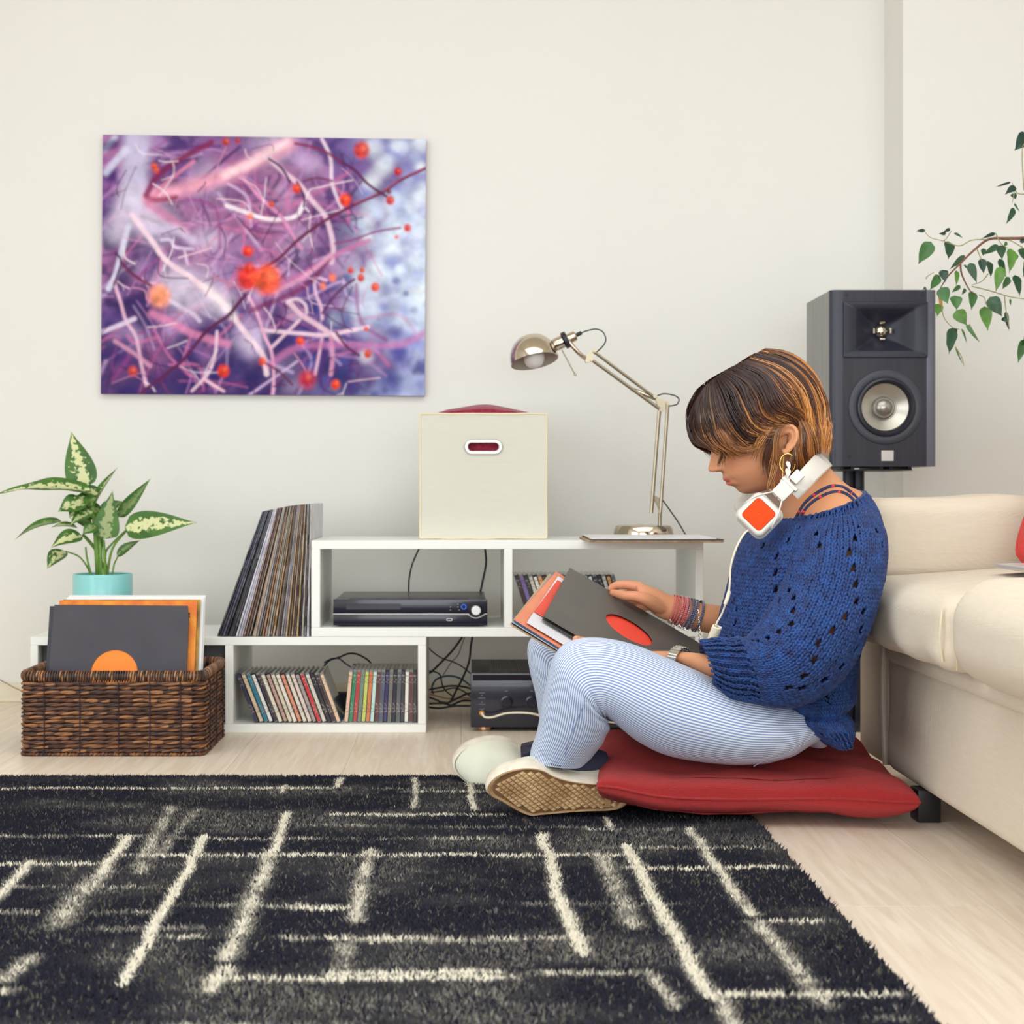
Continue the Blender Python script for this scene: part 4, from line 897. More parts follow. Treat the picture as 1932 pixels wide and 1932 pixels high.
    for px, r in ((1625, .0135), (1645, .0135)):
        MB().tube([(px2x(px), Yb + .1, .012), (px2x(px), Yb + .1, zp - .003)], r, 20).build('pole', black_satin, st)
    MB().box((px2x(1527), Yf + .01, .0005), (px2x(1745), Yf + .27, .012)).build('base_plate', M('stand_base', (44, 46, 54), .18), st, bevel=.002)
    cord('speaker_wire', [(1601, 884, 3.85), (1599, 896, 3.86), (1595, 912, 3.88), (1594, 935, 3.9)], .0014, M('speaker_wire', (150, 130, 90), .5), 'thin tan speaker wire hanging beside the stand pole', group='speaker wire')
speaker()

# ------------------------------------------------------------ sofa
sofa_cloth = weave('sofa_linen', (238, 225, 206), (225, 210, 188), 330, 420, strength=.5, dist=.0009)
def soft_box(lo, hi, r, n=22, bulge=(0, 0, 0), fn=None):
    "rounded, slightly bulging upholstered block"
    lo, hi = np.array(lo, float), np.array(hi, float); c, hf = (lo + hi) / 2, (hi - lo) / 2
    mb = MB(); t = np.linspace(-1, 1, n)
    t = np.sign(t) * np.abs(t) ** .8
    A, B = np.meshgrid(t, t)
    r = min(r, *(hf * .98))
    for ax in range(3):
        for s in (-1, 1):
            q = np.zeros(A.shape + (3,)); q[..., ax] = s; q[..., (ax + 1) % 3] = A; q[..., (ax + 2) % 3] = B
            p = q * hf; inner = np.clip(p, -(hf - r), hf - r); d = p - inner; ln = np.linalg.norm(d, axis=-1, keepdims=True); p = inner + d / np.maximum(ln, 1e-9) * np.minimum(r, np.maximum(ln, 1e-9) * 10)
            for k in range(3):
                o1, o2 = (k + 1) % 3, (k + 2) % 3
                p[..., k] += np.sign(q[..., k]) * np.abs(q[..., k]) * bulge[k] * np.clip(1 - (p[..., o1] / hf[o1]) ** 2, 0, 1) * np.clip(1 - (p[..., o2] / hf[o2]) ** 2, 0, 1)
            p = p + c
            if fn: p = fn(p)
            mb.grid(p, flip=(s < 0))
    return mb
def weld(mb, tol=1e-5):
    V = np.concatenate(mb.V); key = np.round(V / tol).astype(np.int64)
    _, first, inv = np.unique(key, axis=0, return_index=True, return_inverse=True); inv = inv.ravel()
    out = MB(); Fc = []
    for f in mb.Fc:
        g = [int(inv[i]) for i in f]; g = [a for k, a in enumerate(g) if a != g[k - 1]]
        if len(g) > 2: Fc.append(tuple(g))
    out.add(V[first], Fc); return out
def sofa():
    root = empty('sofa', (1.25, 2.3, 0), 'low beige linen sofa with loose seat cushions, arm toward the speaker', 'sofa')
    Xf, YA = .792, 2.86; Yn = .95
    def wr_(p):
        p = p.copy(); d = np.clip((p[..., 2] - .05) / .2, 0, 1)
        p[..., 0] += (.0035 * np.sin(p[..., 1] * 23) + .003 * np.sin(p[..., 1] * 61 + p[..., 2] * 22)) * d * (p[..., 0] < 1) ; return p
    weld(soft_box((Xf, Yn, .052), (1.72, YA - .004, .262), .018, 40, (.006, 0, 0), wr_)).build('base', sofa_cloth, root)
    weld(soft_box((Xf - .006, Yn, .250), (1.70, YA - .012, .292), .018, 30, (.004, 0, 0))).build('seat_rail', sofa_cloth, root)
    # far arm: tall padded block, its inner face toward the camera
    def armfn(p):
        p = p.copy(); u = p[..., 0]
        p[..., 2] += .006 * np.exp(-((u - 1.02) / .05) ** 2) * (p[..., 2] > .5); p[..., 1] += .004 * np.sin(u * 9) * (p[..., 1] < 2.9); return p
    weld(soft_box((.775, YA, .395), (1.75, YA + .215, .556), .032, 34, (.004, .012, .004), armfn)).build('arm', sofa_cloth, root)
    weld(soft_box((Xf + .008, YA + .004, .05), (1.74, YA + .21, .40), .012, 16)).build('arm_side', sofa_cloth, root)
    pip = MB().tube([(Xf + .007, YA + .012, .055), (Xf + .002, YA + .012, .2), (Xf + .005, YA + .012, .30)], .006, 8, sub=4); pip.build('piping', sofa_cloth, root)
    weld(soft_box((1.56, Yn, .26), (1.80, YA, .70), .06, 20, (.01, 0, .01))).build('backrest', sofa_cloth, root)
    # loose cushions
    def c1(p):
        p = p.copy(); f = np.clip((p[..., 2] - .30) / .11, 0, 1)
        p[..., 2] += .022 * f * np.exp(-((p[..., 0] - 1.12) / .28) ** 2)
        p[..., 0] += .004 * np.sin(p[..., 1] * 40) * np.exp(-((p[..., 2] - .31) / .03) ** 2) * (p[..., 0] < .8); return p
    k1 = weld(soft_box((.724, 2.285, .293), (1.50, YA - .006, .408), .034, 36, (.014, .006, .006), c1)).build('seat_cushion', sofa_cloth, root)
    MB().tube([(.7255, 2.300, .312), (.7205, 2.296, .35), (.7250, 2.300, .392)], .0016, 6, sub=4).build('seam', M('seam_thread', (226, 214, 186), .8), k1)
    MB().tube([(.742, 2.283, .300), (.741, 2.279, .35), (.743, 2.283, .400)], .0016, 6, sub=4).build('seam', MAT.setdefault('seam', M('seam_cloth', (206, 186, 152), .8)), k1)
    def c2(p):
        p = p.copy(); f = np.clip((p[..., 2] - .30) / .12, 0, 1); p[..., 2] += .012 * f * np.exp(-((p[..., 0] - 1.1) / .3) ** 2)
        g = np.exp(-((p[..., 1] - 2.27) / .05) ** 2); p[..., 0] += .02 * g * (p[..., 0] < 1); return p
    weld(soft_box((.712, 1.45, .288), (1.50, 2.272, .438), .06, 34, (.016, .008, .008), c2)).build('seat_cushion', sofa_cloth, root)
    wood = M('sofa_leg_wood', (38, 34, 38), .4)
    for x, y in ((.803, 2.64), (.803, 1.1), (1.62, 2.75), (1.62, 1.1)):
        MB().box((x - .020, y - .024, .0004), (x + .020, y + .024, .056)).build('leg', wood, root, bevel=.003)
    g = weld(soft_box((.914, 2.46, .4365), (1.14, 2.62, .4465), .0035, 10)).build('tablet', M('tablet_silver', (196, 192, 194), .35, metal=.4)); tag(g, 'silver-edged tablet lying on the sofa seat cushion', 'tablet')
sofa()
def pillow(name, c, ex, ey, ez, hx, hy, T, mat, sq=.32, pinch=.05, n=44, seed=0, wr=.004, fn=None, seam=True, parent=None):
    "two cloth faces joined at a piped seam; c centre, ex,ey in-plane axes, ez thickness axis"
    ex, ey, ez = (np.asarray(v, float) for v in (ex, ey, ez)); c = np.asarray(c, float)
    t = np.sin(np.linspace(-np.pi / 2, np.pi / 2, n)); U, Vv = np.meshgrid(t, t)
    px_ = 1 - pinch * (1 - Vv ** 2) * np.abs(U); py_ = 1 - pinch * (1 - U ** 2) * np.abs(Vv)
    h = T * (np.clip(1 - U ** 2, 0, 1) ** sq) * (np.clip(1 - Vv ** 2, 0, 1) ** sq)
    w = (fbm(U * 3 + 5, Vv * 3 + seed, 3, seed) - .5) * 2 * wr * (h / T)
    w += wr * .9 * np.sin(9 * U * (1 + .3 * Vv) + seed) * np.abs(Vv) ** 3 * (h / T) + wr * .9 * np.sin(9 * Vv * (1 + .3 * U) + 2 + seed) * np.abs(U) ** 3 * (h / T)
    mb = MB()
    for s in (1, -1):
        P = c + (U * px_ * hx)[..., None] * ex + (Vv * py_ * hy)[..., None] * ey + (s * (h + w))[..., None] * ez
        if fn: P = fn(P, U, Vv, s)
        mb.grid(P, flip=s < 0)
        if s > 0: P0 = P
    root = weld(mb).build(name, mat, parent)
    if seam:
        e = np.r_[P0[0, :-1], P0[:-1, -1], P0[-1, :0:-1], P0[:0:-1, 0]]
        MB().tube(e, .0022, 6, closed=True).build('seam_piping', mat, root)
    return root
red_canvas = weave('red_canvas', (208, 26, 28), (190, 20, 24), 260, 260, strength=.8, dist=.0014)
def floor_cushion():
    ang = math.radians(-1.0); ex = (math.cos(ang), math.sin(ang), 0); ey = (-math.sin(ang), math.cos(ang), 0)
    def press(P, U, Vv, s):
        P = P.copy()
        z = P[..., 2]
        # weight of the sitter flattens the middle; rear corners lift; contact with the floor
        if s > 0:
            z = z - .028 * np.exp(-((P[..., 0] - .47) / .17) ** 2 - ((P[..., 1] - 2.80) / .20) ** 2)
            z = z + .022 * np.exp(-((P[..., 0] - .70) / .10) ** 2 - ((P[..., 1] - 2.92) / .14) ** 2)
            z = z + .034 * np.exp(-((P[..., 0] - .28) / .07) ** 2 - ((P[..., 1] - 2.80) / .16) ** 2)
        lift = .018 * np.exp(-((U + 1) / .25) ** 2) * np.exp(-((Vv + 1) / .3) ** 2) - .006 * np.exp(-((U - .9) / .3) ** 2) * np.exp(-((Vv + 1) / .3) ** 2)
        z = z + lift + .020 * np.exp(-((U - .9) / .3) ** 2 - ((Vv - .95) / .25) ** 2)
        P[..., 2] = np.maximum(z, .0155)
        P[..., 1] += .010 * np.sin(np.pi * (U + 1) / 2) * (Vv < -.9)
        return P
    o = pillow('floor_cushion', (.500, 2.805, .057), ex, ey, (0, 0, 1), .268, .262, .05, red_canvas, .24, .045, 64, 3, .010, press)
    tag(o, 'large red canvas cushion on the floor under the seated person', 'cushion')
floor_cushion()
def lean(P, U, Vv, s):
    P = P.copy(); h = P[..., 2] - .436; P[..., 0] += .50 * np.maximum(h - .02, 0) + .028 * np.exp(-np.maximum(h, 0) / .02); P[..., 2] = np.maximum(P[..., 2], .4305); return P
o = pillow('throw_pillow', (1.190, 2.765, .626), (1, 0, 0), (0, .24, .971), (0, .971, -.24), .208, .205, .052, weave('red_wool', (206, 64, 54), (190, 48, 44), 300, 300), .30, -.02, 30, 5, .003, lean)
tag(o, 'red throw pillow leaning on the sofa arm at the frame edge', 'pillow')

# ------------------------------------------------------------ wicker basket with records
def rrect(x0, x1, y0, y1, r, n=160):
    "evenly spaced points around a rounded rectangle"
    P = []
    for cx_, cy_, a0 in ((x1 - r, y0 + r, -90), (x1 - r, y1 - r, 0), (x0 + r, y1 - r, 90), (x0 + r, y0 + r, 180)):
        for a in np.linspace(a0, a0 + 90, 12): P.append((cx_ + r * math.cos(math.radians(a)), cy_ + r * math.sin(math.radians(a))))
    P = np.array(P + [P[0]]); d = np.r_[0, np.cumsum(np.linalg.norm(np.diff(P, axis=0), axis=1))]
    s = np.linspace(0, d[-1], n, endpoint=False)
    return np.c_[np.interp(s, d, P[:, 0]), np.interp(s, d, P[:, 1])], d[-1]
BX0, BX1, BY0, BY1 = -.952, -.549, 3.275, 3.575
def basket():
    root = empty('wicker_basket', ((BX0 + BX1) / 2, (BY0 + BY1) / 2, 0), 'rectangular dark brown rope basket full of records on the floor at the left', 'basket')
    rope_m = M('banana_rope', (255, 255, 255), .5, attr=True, bump=(1400, .35, .0008), stretch=(.3, .3, 1), coat=.08)
    def rope(z, r, name, pitch=.030, strands=2, bright=.5, seed=0, inset=0.0, breaks=None, wob=.0009):
        R = np.random.default_rng(seed)
        P, L = rrect(BX0 + r + inset, BX1 - r - inset, BY0 + r + inset, BY1 - r - inset, .022, 420)
        n = len(P); T = np.roll(P, -1, 0) - np.roll(P, 1, 0); T /= np.linalg.norm(T, axis=1)[:, None]; Nn = np.c_[T[:, 1], -T[:, 0]]
        s = np.arange(n) / n * L; turns = max(1, round(L / pitch)); mb = MB()
        zw = (fbm(s * 14, s * 0 + seed, 3, seed) - .5) * 2 * wob
        th = s / L * turns * 2 * np.pi
        for k in range(strands):
            a = th + k * 2 * np.pi / strands
            rr_ = r * (.36 if pitch > .03 else .52)
            Q = np.c_[P + Nn * (np.cos(a) * rr_)[:, None], z + zw + np.sin(a) * rr_]
            # colour follows the leaf strips: each strip is a stretch of rope
            seg = np.floor(s / L * turns * 1.0 + k * .5).astype(int); lv = R.uniform(0, 1, seg.max() + 2)[seg]
            lv = np.clip(lv ** 1.7 * .9 + .12 * vnoise(s * 160, s * 0 + k + seed, 7), 0, 1)[:, None]
            c0, c1, c2 = lin((52, 32, 30)), lin((112, 70, 44)), lin((176, 122, 78))
            c = np.where(lv < .5, c0 + (c1 - c0) * lv * 2, c1 + (c2 - c1) * (lv * 2 - 1)) * (bright * 2)
            rad = r * (.62 if pitch > .03 else .60) * (1 + .12 * (vnoise(s * 90, s * 0 + seed * 3 + k, 2) - .5))
            mb.tube(Q, rad, 7, col=c, closed=True)
        return mb.build(name, rope_m, root, use_col=True)
    zb_, ztop = .006, .158; rows = 17; dz = (ztop - zb_) / rows
    for i in range(rows):
        rope(zb_ + (i + .5) * dz + .002, dz * .50, 'rope_row', .052 + .012 * ((i * 5) % 3), 2, .42, 20 + i, inset=.0010 * ((i * 3) % 2))
    rope(.004, .0042, 'base_braid', .010, 2, .42, 90)
    # the thick wrapped rim: a core with a fine cord wound round and round
    P, L = rrect(BX0 + .008, BX1 - .008, BY0 + .008, BY1 - .008, .024, 3000); n = len(P); T = np.roll(P, -1, 0) - np.roll(P, 1, 0); T /= np.linalg.norm(T, axis=1)[:, None]; Nn = np.c_[T[:, 1], -T[:, 0]]
    zc = .1715; s = np.arange(n) / n * L; turns = round(L / .0056); a = s / L * turns * 2 * np.pi
    Q = np.c_[P + Nn * (np.cos(a) * .0075)[:, None], zc + np.sin(a) * .0105]
    sg = np.floor(s / L * turns).astype(int); lv = np.random.default_rng(5).uniform(0, 1, sg.max() + 2)[sg][:, None]
    c = lin((50, 32, 28)) + (lin((176, 122, 78)) - lin((50, 32, 28))) * lv ** 2
    MB().tube(Q, .0023, 5, col=c, closed=True).build('rim_wrap', rope_m, root, use_col=True)
    core = MB().tube(np.c_[P[::12], np.full(len(P[::12]), zc)], .008, 8, closed=True, col=lin((44, 28, 26))); core.build('rim_core', rope_m, root, use_col=True)
    # dark binding cords down the sides, lining sheet and bottom
    bind = M('binding_cord', (40, 32, 44), .7)
    for px in (83, 150, 223, 282, 340):
        x = px2x(px, BY0)
        for y in (BY0 - .0005, BY1 + .0005): MB().tube([(x, y, .004), (x + .0008, y, .08), (x, y, .16)], .0011, 5, sub=3).build('binding_cord', bind, root)
    for y in np.linspace(BY0 + .06, BY1 - .06, 3):
        for x in (BX0 - .0005, BX1 + .0005): MB().tube([(x, y, .004), (x, y + .0008, .08), (x, y, .16)], .0011, 5, sub=3).build('binding_cord', bind, root)
    lining = M('basket_inside', (52, 36, 32), .8, bump=(300, .5, .002)); mb = MB(); q, _ = rrect(BX0 + .009, BX1 - .009, BY0 + .009, BY1 - .009, .02, 60)
    mb.grid(np.array([np.c_[q, np.full(60, .002)], np.c_[q, np.full(60, .155)]]), True); mb.add(np.c_[q, np.full(60, .003)], [tuple(range(60))]); mb.build('lining', lining, root, smooth=False)
basket()
def basket_records():
    tilt = math.radians(13); up_ = np.array([0, math.sin(tilt), math.cos(tilt)]); nrm = np.array([0, -math.cos(tilt), math.sin(tilt)]); ex = np.array([1, 0, 0.])
    H = .313
    specs = [  # left px, top px, colour, label, extra
        (96, 1141, 'black record sleeve with a round orange label, front of the wicker basket', (74, 72, 80), 'label'),
        (94, 1144, 'black record sleeve poking out left behind the front one in the basket', (48, 48, 60), None),
        (112, 1133, 'orange and yellow record sleeve behind the black ones in the basket', (236, 150, 36), 'print'),
        (119, 1131, 'mottled gold and brown record sleeve second from the back in the basket', (198, 160, 62), 'gold'),
        (126, 1127, 'white record sleeve in the basket behind the gold one', (232, 231, 232), None),
        (130, 1123, 'clear plastic record cover rearmost in the basket', (226, 228, 226), None)]
    for i, (pl_, pt, lab, c, kind) in enumerate(specs):
        Yt = 3.445 + i * .008
        top = at(pl_, pt, Yt); o = top - up_ * H
        if o[2] < .005: o[2] = .005
        t = .003
        root = empty('vinyl_record', (o[0] + H / 2, o[1], .004), lab, 'record', 'records in the wicker basket')
        W = .3125 if i != 1 else .27
        ol = [(0, 0), (W, 0), (W, H), (0, H)]
        if kind == 'label':
            ol = [(0, 0), (W, 0), (W - .0, H - .035), (W - .004, H - .002), (.008, H)]
            cx_ = (222 - pl_) * Yt / F; hole = [(cx_ + .0525 * math.cos(a), .158 + .0525 * math.sin(a)) for a in np.linspace(0, 2 * np.pi, 64, endpoint=False)]
            MB().poly([ol, hole], o, ex, up_, .0012).build('sleeve', M('black_card', c, .7, var=(14, (68, 66, 74))), root, smooth=False)
            MB().poly([[(cx_ + .060 * math.cos(a), .158 + .060 * math.sin(a)) for a in np.linspace(0, 2 * np.pi, 64, endpoint=False)]], o - nrm * .0014, ex, up_, .0012).build('orange_label', M('orange_label', (252, 138, 44), .6), root, smooth=False)
            MB().poly([ol], o - nrm * .0032, ex, up_, .0006).build('sleeve_back', M('black_card', c, .7), root, smooth=False)
        else:
            m = M('basket_sleeve', c, .5 if i < 4 else .25, var=(30, (214, 98, 24)) if kind == 'print' else ((26, (120, 84, 34)) if kind == 'gold' else (6, tuple(int(q * .96) for q in c))), coat=.3 if i > 3 else 0)
            MB().poly([ol], o, ex, up_, t * .8).build('sleeve', m, root, smooth=False)
            if kind == 'print':         # the dark lettering blocks on the visible edge strip
                ink = M('sleeve_ink', (60, 34, 30), .6)
                for k, (a, b, w_, h_) in enumerate(((.2855, .2805, .012, .0045), (.2855, .2735, .012, .0055), (.2875, .264, .006, .0035), (.2865, .2585, .010, .003))):
                    MB().box((0, 0, 0), (w_, .0004, h_), c=o + ex * a + up_ * b + nrm * .0006).build('lettering', ink, root, smooth=False)
basket_records()

# ------------------------------------------------------------ leafy plants
def leaf_mesh(mb, base, tip, w, nrm, arch=.08, fold=.18, droop=.0, n=12, m=8, wavy=.0, mi=0, shape=.62):
    "pointed leaf: w = full width; arch lifts the middle, fold = V along the midrib"
    base, tip, nrm = (np.asarray(q, float) for q in (base, tip, nrm)); ax = tip - base; L = np.linalg.norm(ax); ax /= L
    nrm = nrm - ax * (nrm @ ax); nrm /= np.linalg.norm(nrm) + 1e-9; sd = np.cross(ax, nrm)
    s = np.linspace(0, 1, n); wd = np.sin(np.pi * s ** shape) ** .9 * (1 - s ** 6 * .6); wd[0] = .06; wd[-1] = .004
    G = np.zeros((n, m, 3)); UV = np.zeros((n, m, 2))
    for j in range(m):
        u = -1 + 2 * j / (m - 1)
        G[:, j] = base + ax * (s * L)[:, None] + sd * (u * wd * w / 2)[:, None] + nrm * (arch * L * np.sin(np.pi * s) - droop * L * s ** 2 + fold * np.abs(u) * wd * w / 2 + wavy * w * np.sin(s * 14 + 2 * u) * np.abs(u))[:, None]
        UV[:, j] = np.c_[s, np.full(n, u)]
    return mb.grid(G, uv=UV, mi=mi)
def dieffen_mat():
    m = M('dieffenbachia_leaf', (60, 110, 40), .42, spec=.45); nt = m.node_tree; N = nt.nodes; L = nt.links; b = N['Principled BSDF']
    uv = N.new('ShaderNodeUVMap'); sp = N.new('ShaderNodeSeparateXYZ'); L.new(uv.outputs[0], sp.inputs[0])
    ab = N.new('ShaderNodeMath'); ab.operation = 'ABSOLUTE'; L.new(sp.outputs[1], ab.inputs[0])
    tc = N.new('ShaderNodeTexCoord'); nz = N.new('ShaderNodeTexNoise'); nz.inputs['Scale'].default_value = 95; nz.inputs['Detail'].default_value = 3; L.new(tc.outputs['Object'], nz.inputs['Vector'])
    # cream speckle where noise beats the distance from the midrib
    mr = N.new('ShaderNodeMapRange'); mr.inputs[1].default_value = .25; mr.inputs[2].default_value = .95; mr.inputs[3].default_value = .40; mr.inputs[4].default_value = .80; L.new(ab.outputs[0], mr.inputs[0])
    st = N.new('ShaderNodeMath'); st.operation = 'SUBTRACT'; L.new(nz.outputs['Fac'], st.inputs[0]); L.new(mr.outputs[0], st.inputs[1])
    mm = N.new('ShaderNodeMapRange'); mm.inputs[1].default_value = -.02; mm.inputs[2].default_value = .05; L.new(st.outputs[0], mm.inputs[0])
    oi = N.new('ShaderNodeObjectInfo'); am = N.new('ShaderNodeMath'); am.operation = 'MULTIPLY'; L.new(mm.outputs[0], am.inputs[0]); L.new(oi.outputs['Alpha'], am.inputs[1])
    n2 = N.new('ShaderNodeTexNoise'); n2.inputs['Scale'].default_value = 22; L.new(tc.outputs['Object'], n2.inputs['Vector'])
    g = N.new('ShaderNodeMix'); g.data_type = 'RGBA'; g.inputs[6].default_value = lin4((22, 62, 28)); g.inputs[7].default_value = lin4((84, 132, 46)); L.new(n2.outputs['Fac'], g.inputs[0])
    mx = N.new('ShaderNodeMix'); mx.data_type = 'RGBA'; L.new(am.outputs[0], mx.inputs[0]); L.new(g.outputs[2], mx.inputs[6]); mx.inputs[7].default_value = lin4((208, 212, 158)); L.new(mx.outputs[2], b.inputs['Base Color'])
    return m
def dieffenbachia():
    Y = 3.76; z = lambda x, y, d=0: at(x * .3313, 780 + y * .3313, Y + d)
    c = at(194, 1190, Y); zs_ = zl1 + .0005
    root = empty('potted_dieffenbachia', (c[0], Y, zs_), 'variegated green dieffenbachia in a turquoise pot behind the wicker basket', 'plant')
    rp = 55.5 * Y / F; zt_ = at(194, 1082, Y)[2]; hp = zt_ - zs_
    pot = MB().lathe([(0, 0), (rp * .94, 0), (rp * .97, .004), (rp, .02), (rp, hp - .003), (rp - .0015, hp), (rp - .004, hp - .002), (rp - .005, hp - .03), (rp - .006, hp - .05), (0, hp - .05)], (c[0], Y, zs_), (0, 0, 1), 56).build('pot', M('turquoise_glaze', (138, 206, 206), .3, coat=.3), root)
    so = MB().lathe([(rp - .006, hp - .024), (rp * .5, hp - .018), (0, hp - .016)], (c[0], Y, zs_), (0, 0, 1), 32).build('soil', M('soil', (58, 44, 36), .95, bump=(160, 1, .006)), root)
    lm = dieffen_mat(); sm = M('plant_stem', (122, 160, 72), .5, var=(40, (84, 128, 52)))
    stems = [([(560, 925), (552, 800), (540, 640), (520, 500)], .0072, .0045), ([(590, 925), (560, 800), (500, 720), (470, 690)], .0055, .0035), ([(600, 925), (596, 820), (590, 720)], .0045, .003), ([(610, 920), (640, 770), (720, 668)], .0035, .0024), ([(640, 920), (650, 860), (672, 812)], .0025, .0018),
             ([(515, 925), (500, 880), (450, 815), (372, 785)], .0026, .0018), ([(520, 925), (495, 820), (488, 760)], .003, .002), ([(585, 925), (575, 800), (600, 620), (680, 560)], .0035, .0022), ([(575, 925), (570, 760), (555, 640), (545, 560)], .005, .003), ([(560, 925), (548, 760), (535, 620), (530, 560)], .004, .003), ([(610, 925), (600, 800), (640, 740), (715, 668)], .003, .0022)]
    for P, r0, r1 in stems:
        MB().tube([z(x, y, .012 * math.sin(x)) for x, y in P], np.linspace(r0, r1, len(P)), 9, sub=5).build('stem', sm, root)
    # base, tip, width, depth base, depth tip, facing normal, variegation, kwargs
    cam_n = np.array([0, -1, .15])
    LV = [((485, 425), (405, 100), 178, .03, .05, (0.1, -1, .1), 1, dict(arch=.05, fold=.12, shape=.5)),
          ((528, 545), (672, 305), 92, .02, .03, (-.75, -.5, .3), .7, dict(arch=.02, fold=.55, shape=.6)),
          ((520, 440), (-20, 458), 150, -.01, -.03, (.05, -.5, .9), .9, dict(arch=.07, fold=.25, shape=.55, wavy=.03)),
          ((470, 500), (330, 560), 130, -.03, -.06, (-.3, -.9, .3), .8, dict(arch=.06, fold=.2)),
          ((350, 615), (82, 722), 100, -.01, -.03, (-.1, -.45, .9), .25, dict(arch=.10, fold=.3, shape=.55)),
          ((470, 700), (288, 768), 120, -.04, -.07, (-.2, -.8, .6), .9, dict(arch=.16, fold=.2)),
          ((440, 650), (290, 650), 80, -.02, -.05, (0, -.4, .9), .5, dict(arch=.1, fold=.2)),
          ((372, 785), (268, 888), 125, -.01, -.04, (-.45, -.85, .2), .85, dict(arch=.10, fold=.25)),
          ((598, 715), (642, 438), 155, -.03, -.01, (0, -1, .15), .45, dict(arch=.05, fold=.12, shape=.42)),
          ((675, 590), (860, 368), 75, .02, .05, (.55, -.6, .6), .2, dict(arch=.03, fold=.4, shape=.5)),
          ((712, 648), (1125, 622), 168, -.02, -.03, (0, -.95, .35), 1, dict(arch=.04, fold=.10, shape=.5)),
          ((668, 815), (800, 722), 62, -.01, .0, (.3, -.6, .7), .2, dict(arch=.08, fold=.4)),
          ((485, 470), (395, 600), 120, -.02, -.05, (-.3, -.9, .2), .6, dict(arch=.08, fold=.15)),
          ((530, 560), (398, 640), 105, -.03, -.06, (-.1, -.7, .7), .6, dict(arch=.12, fold=.2)),
          ((545, 640), (470, 690), 90, -.04, -.06, (-.2, -.9, .3), .3, dict(arch=.1, fold=.2)),
          ((545, 480), (470, 560), 90, .0, .0, (-.4, -.8, .3), .3, dict(arch=.1, fold=.2)),
          ((540, 500), (400, 520), 130, .02, .0, (-.2, -.7, .6), .5, dict(arch=.1, fold=.2)), ((560, 470), (420, 430), 110, .02, .04, (-.1, -.4, .9), .8, dict(arch=.1, fold=.2)), ((575, 560), (700, 500), 80, .03, .06, (.3, -.8, .5), .2, dict(arch=.06, fold=.3)), ((520, 640), (400, 600), 90, .0, -.01, (-.3, -.6, .7), .2, dict(arch=.12, fold=.25)), ((560, 600), (500, 480), 100, .02, .03, (-.2, -1, .1), .5, dict(arch=.05, fold=.15))]
    for (b, t, w, db_, dt, nv, vg, kw) in LV:
        mb = MB(); leaf_mesh(mb, z(*b, db_), z(*t, dt), w * .3313 * Y / F, nv, n=18, m=11, **kw)
        o = mb.build('leaf', lm, root, use_uv=True); o.color = (1, 1, 1, vg)
dieffenbachia()
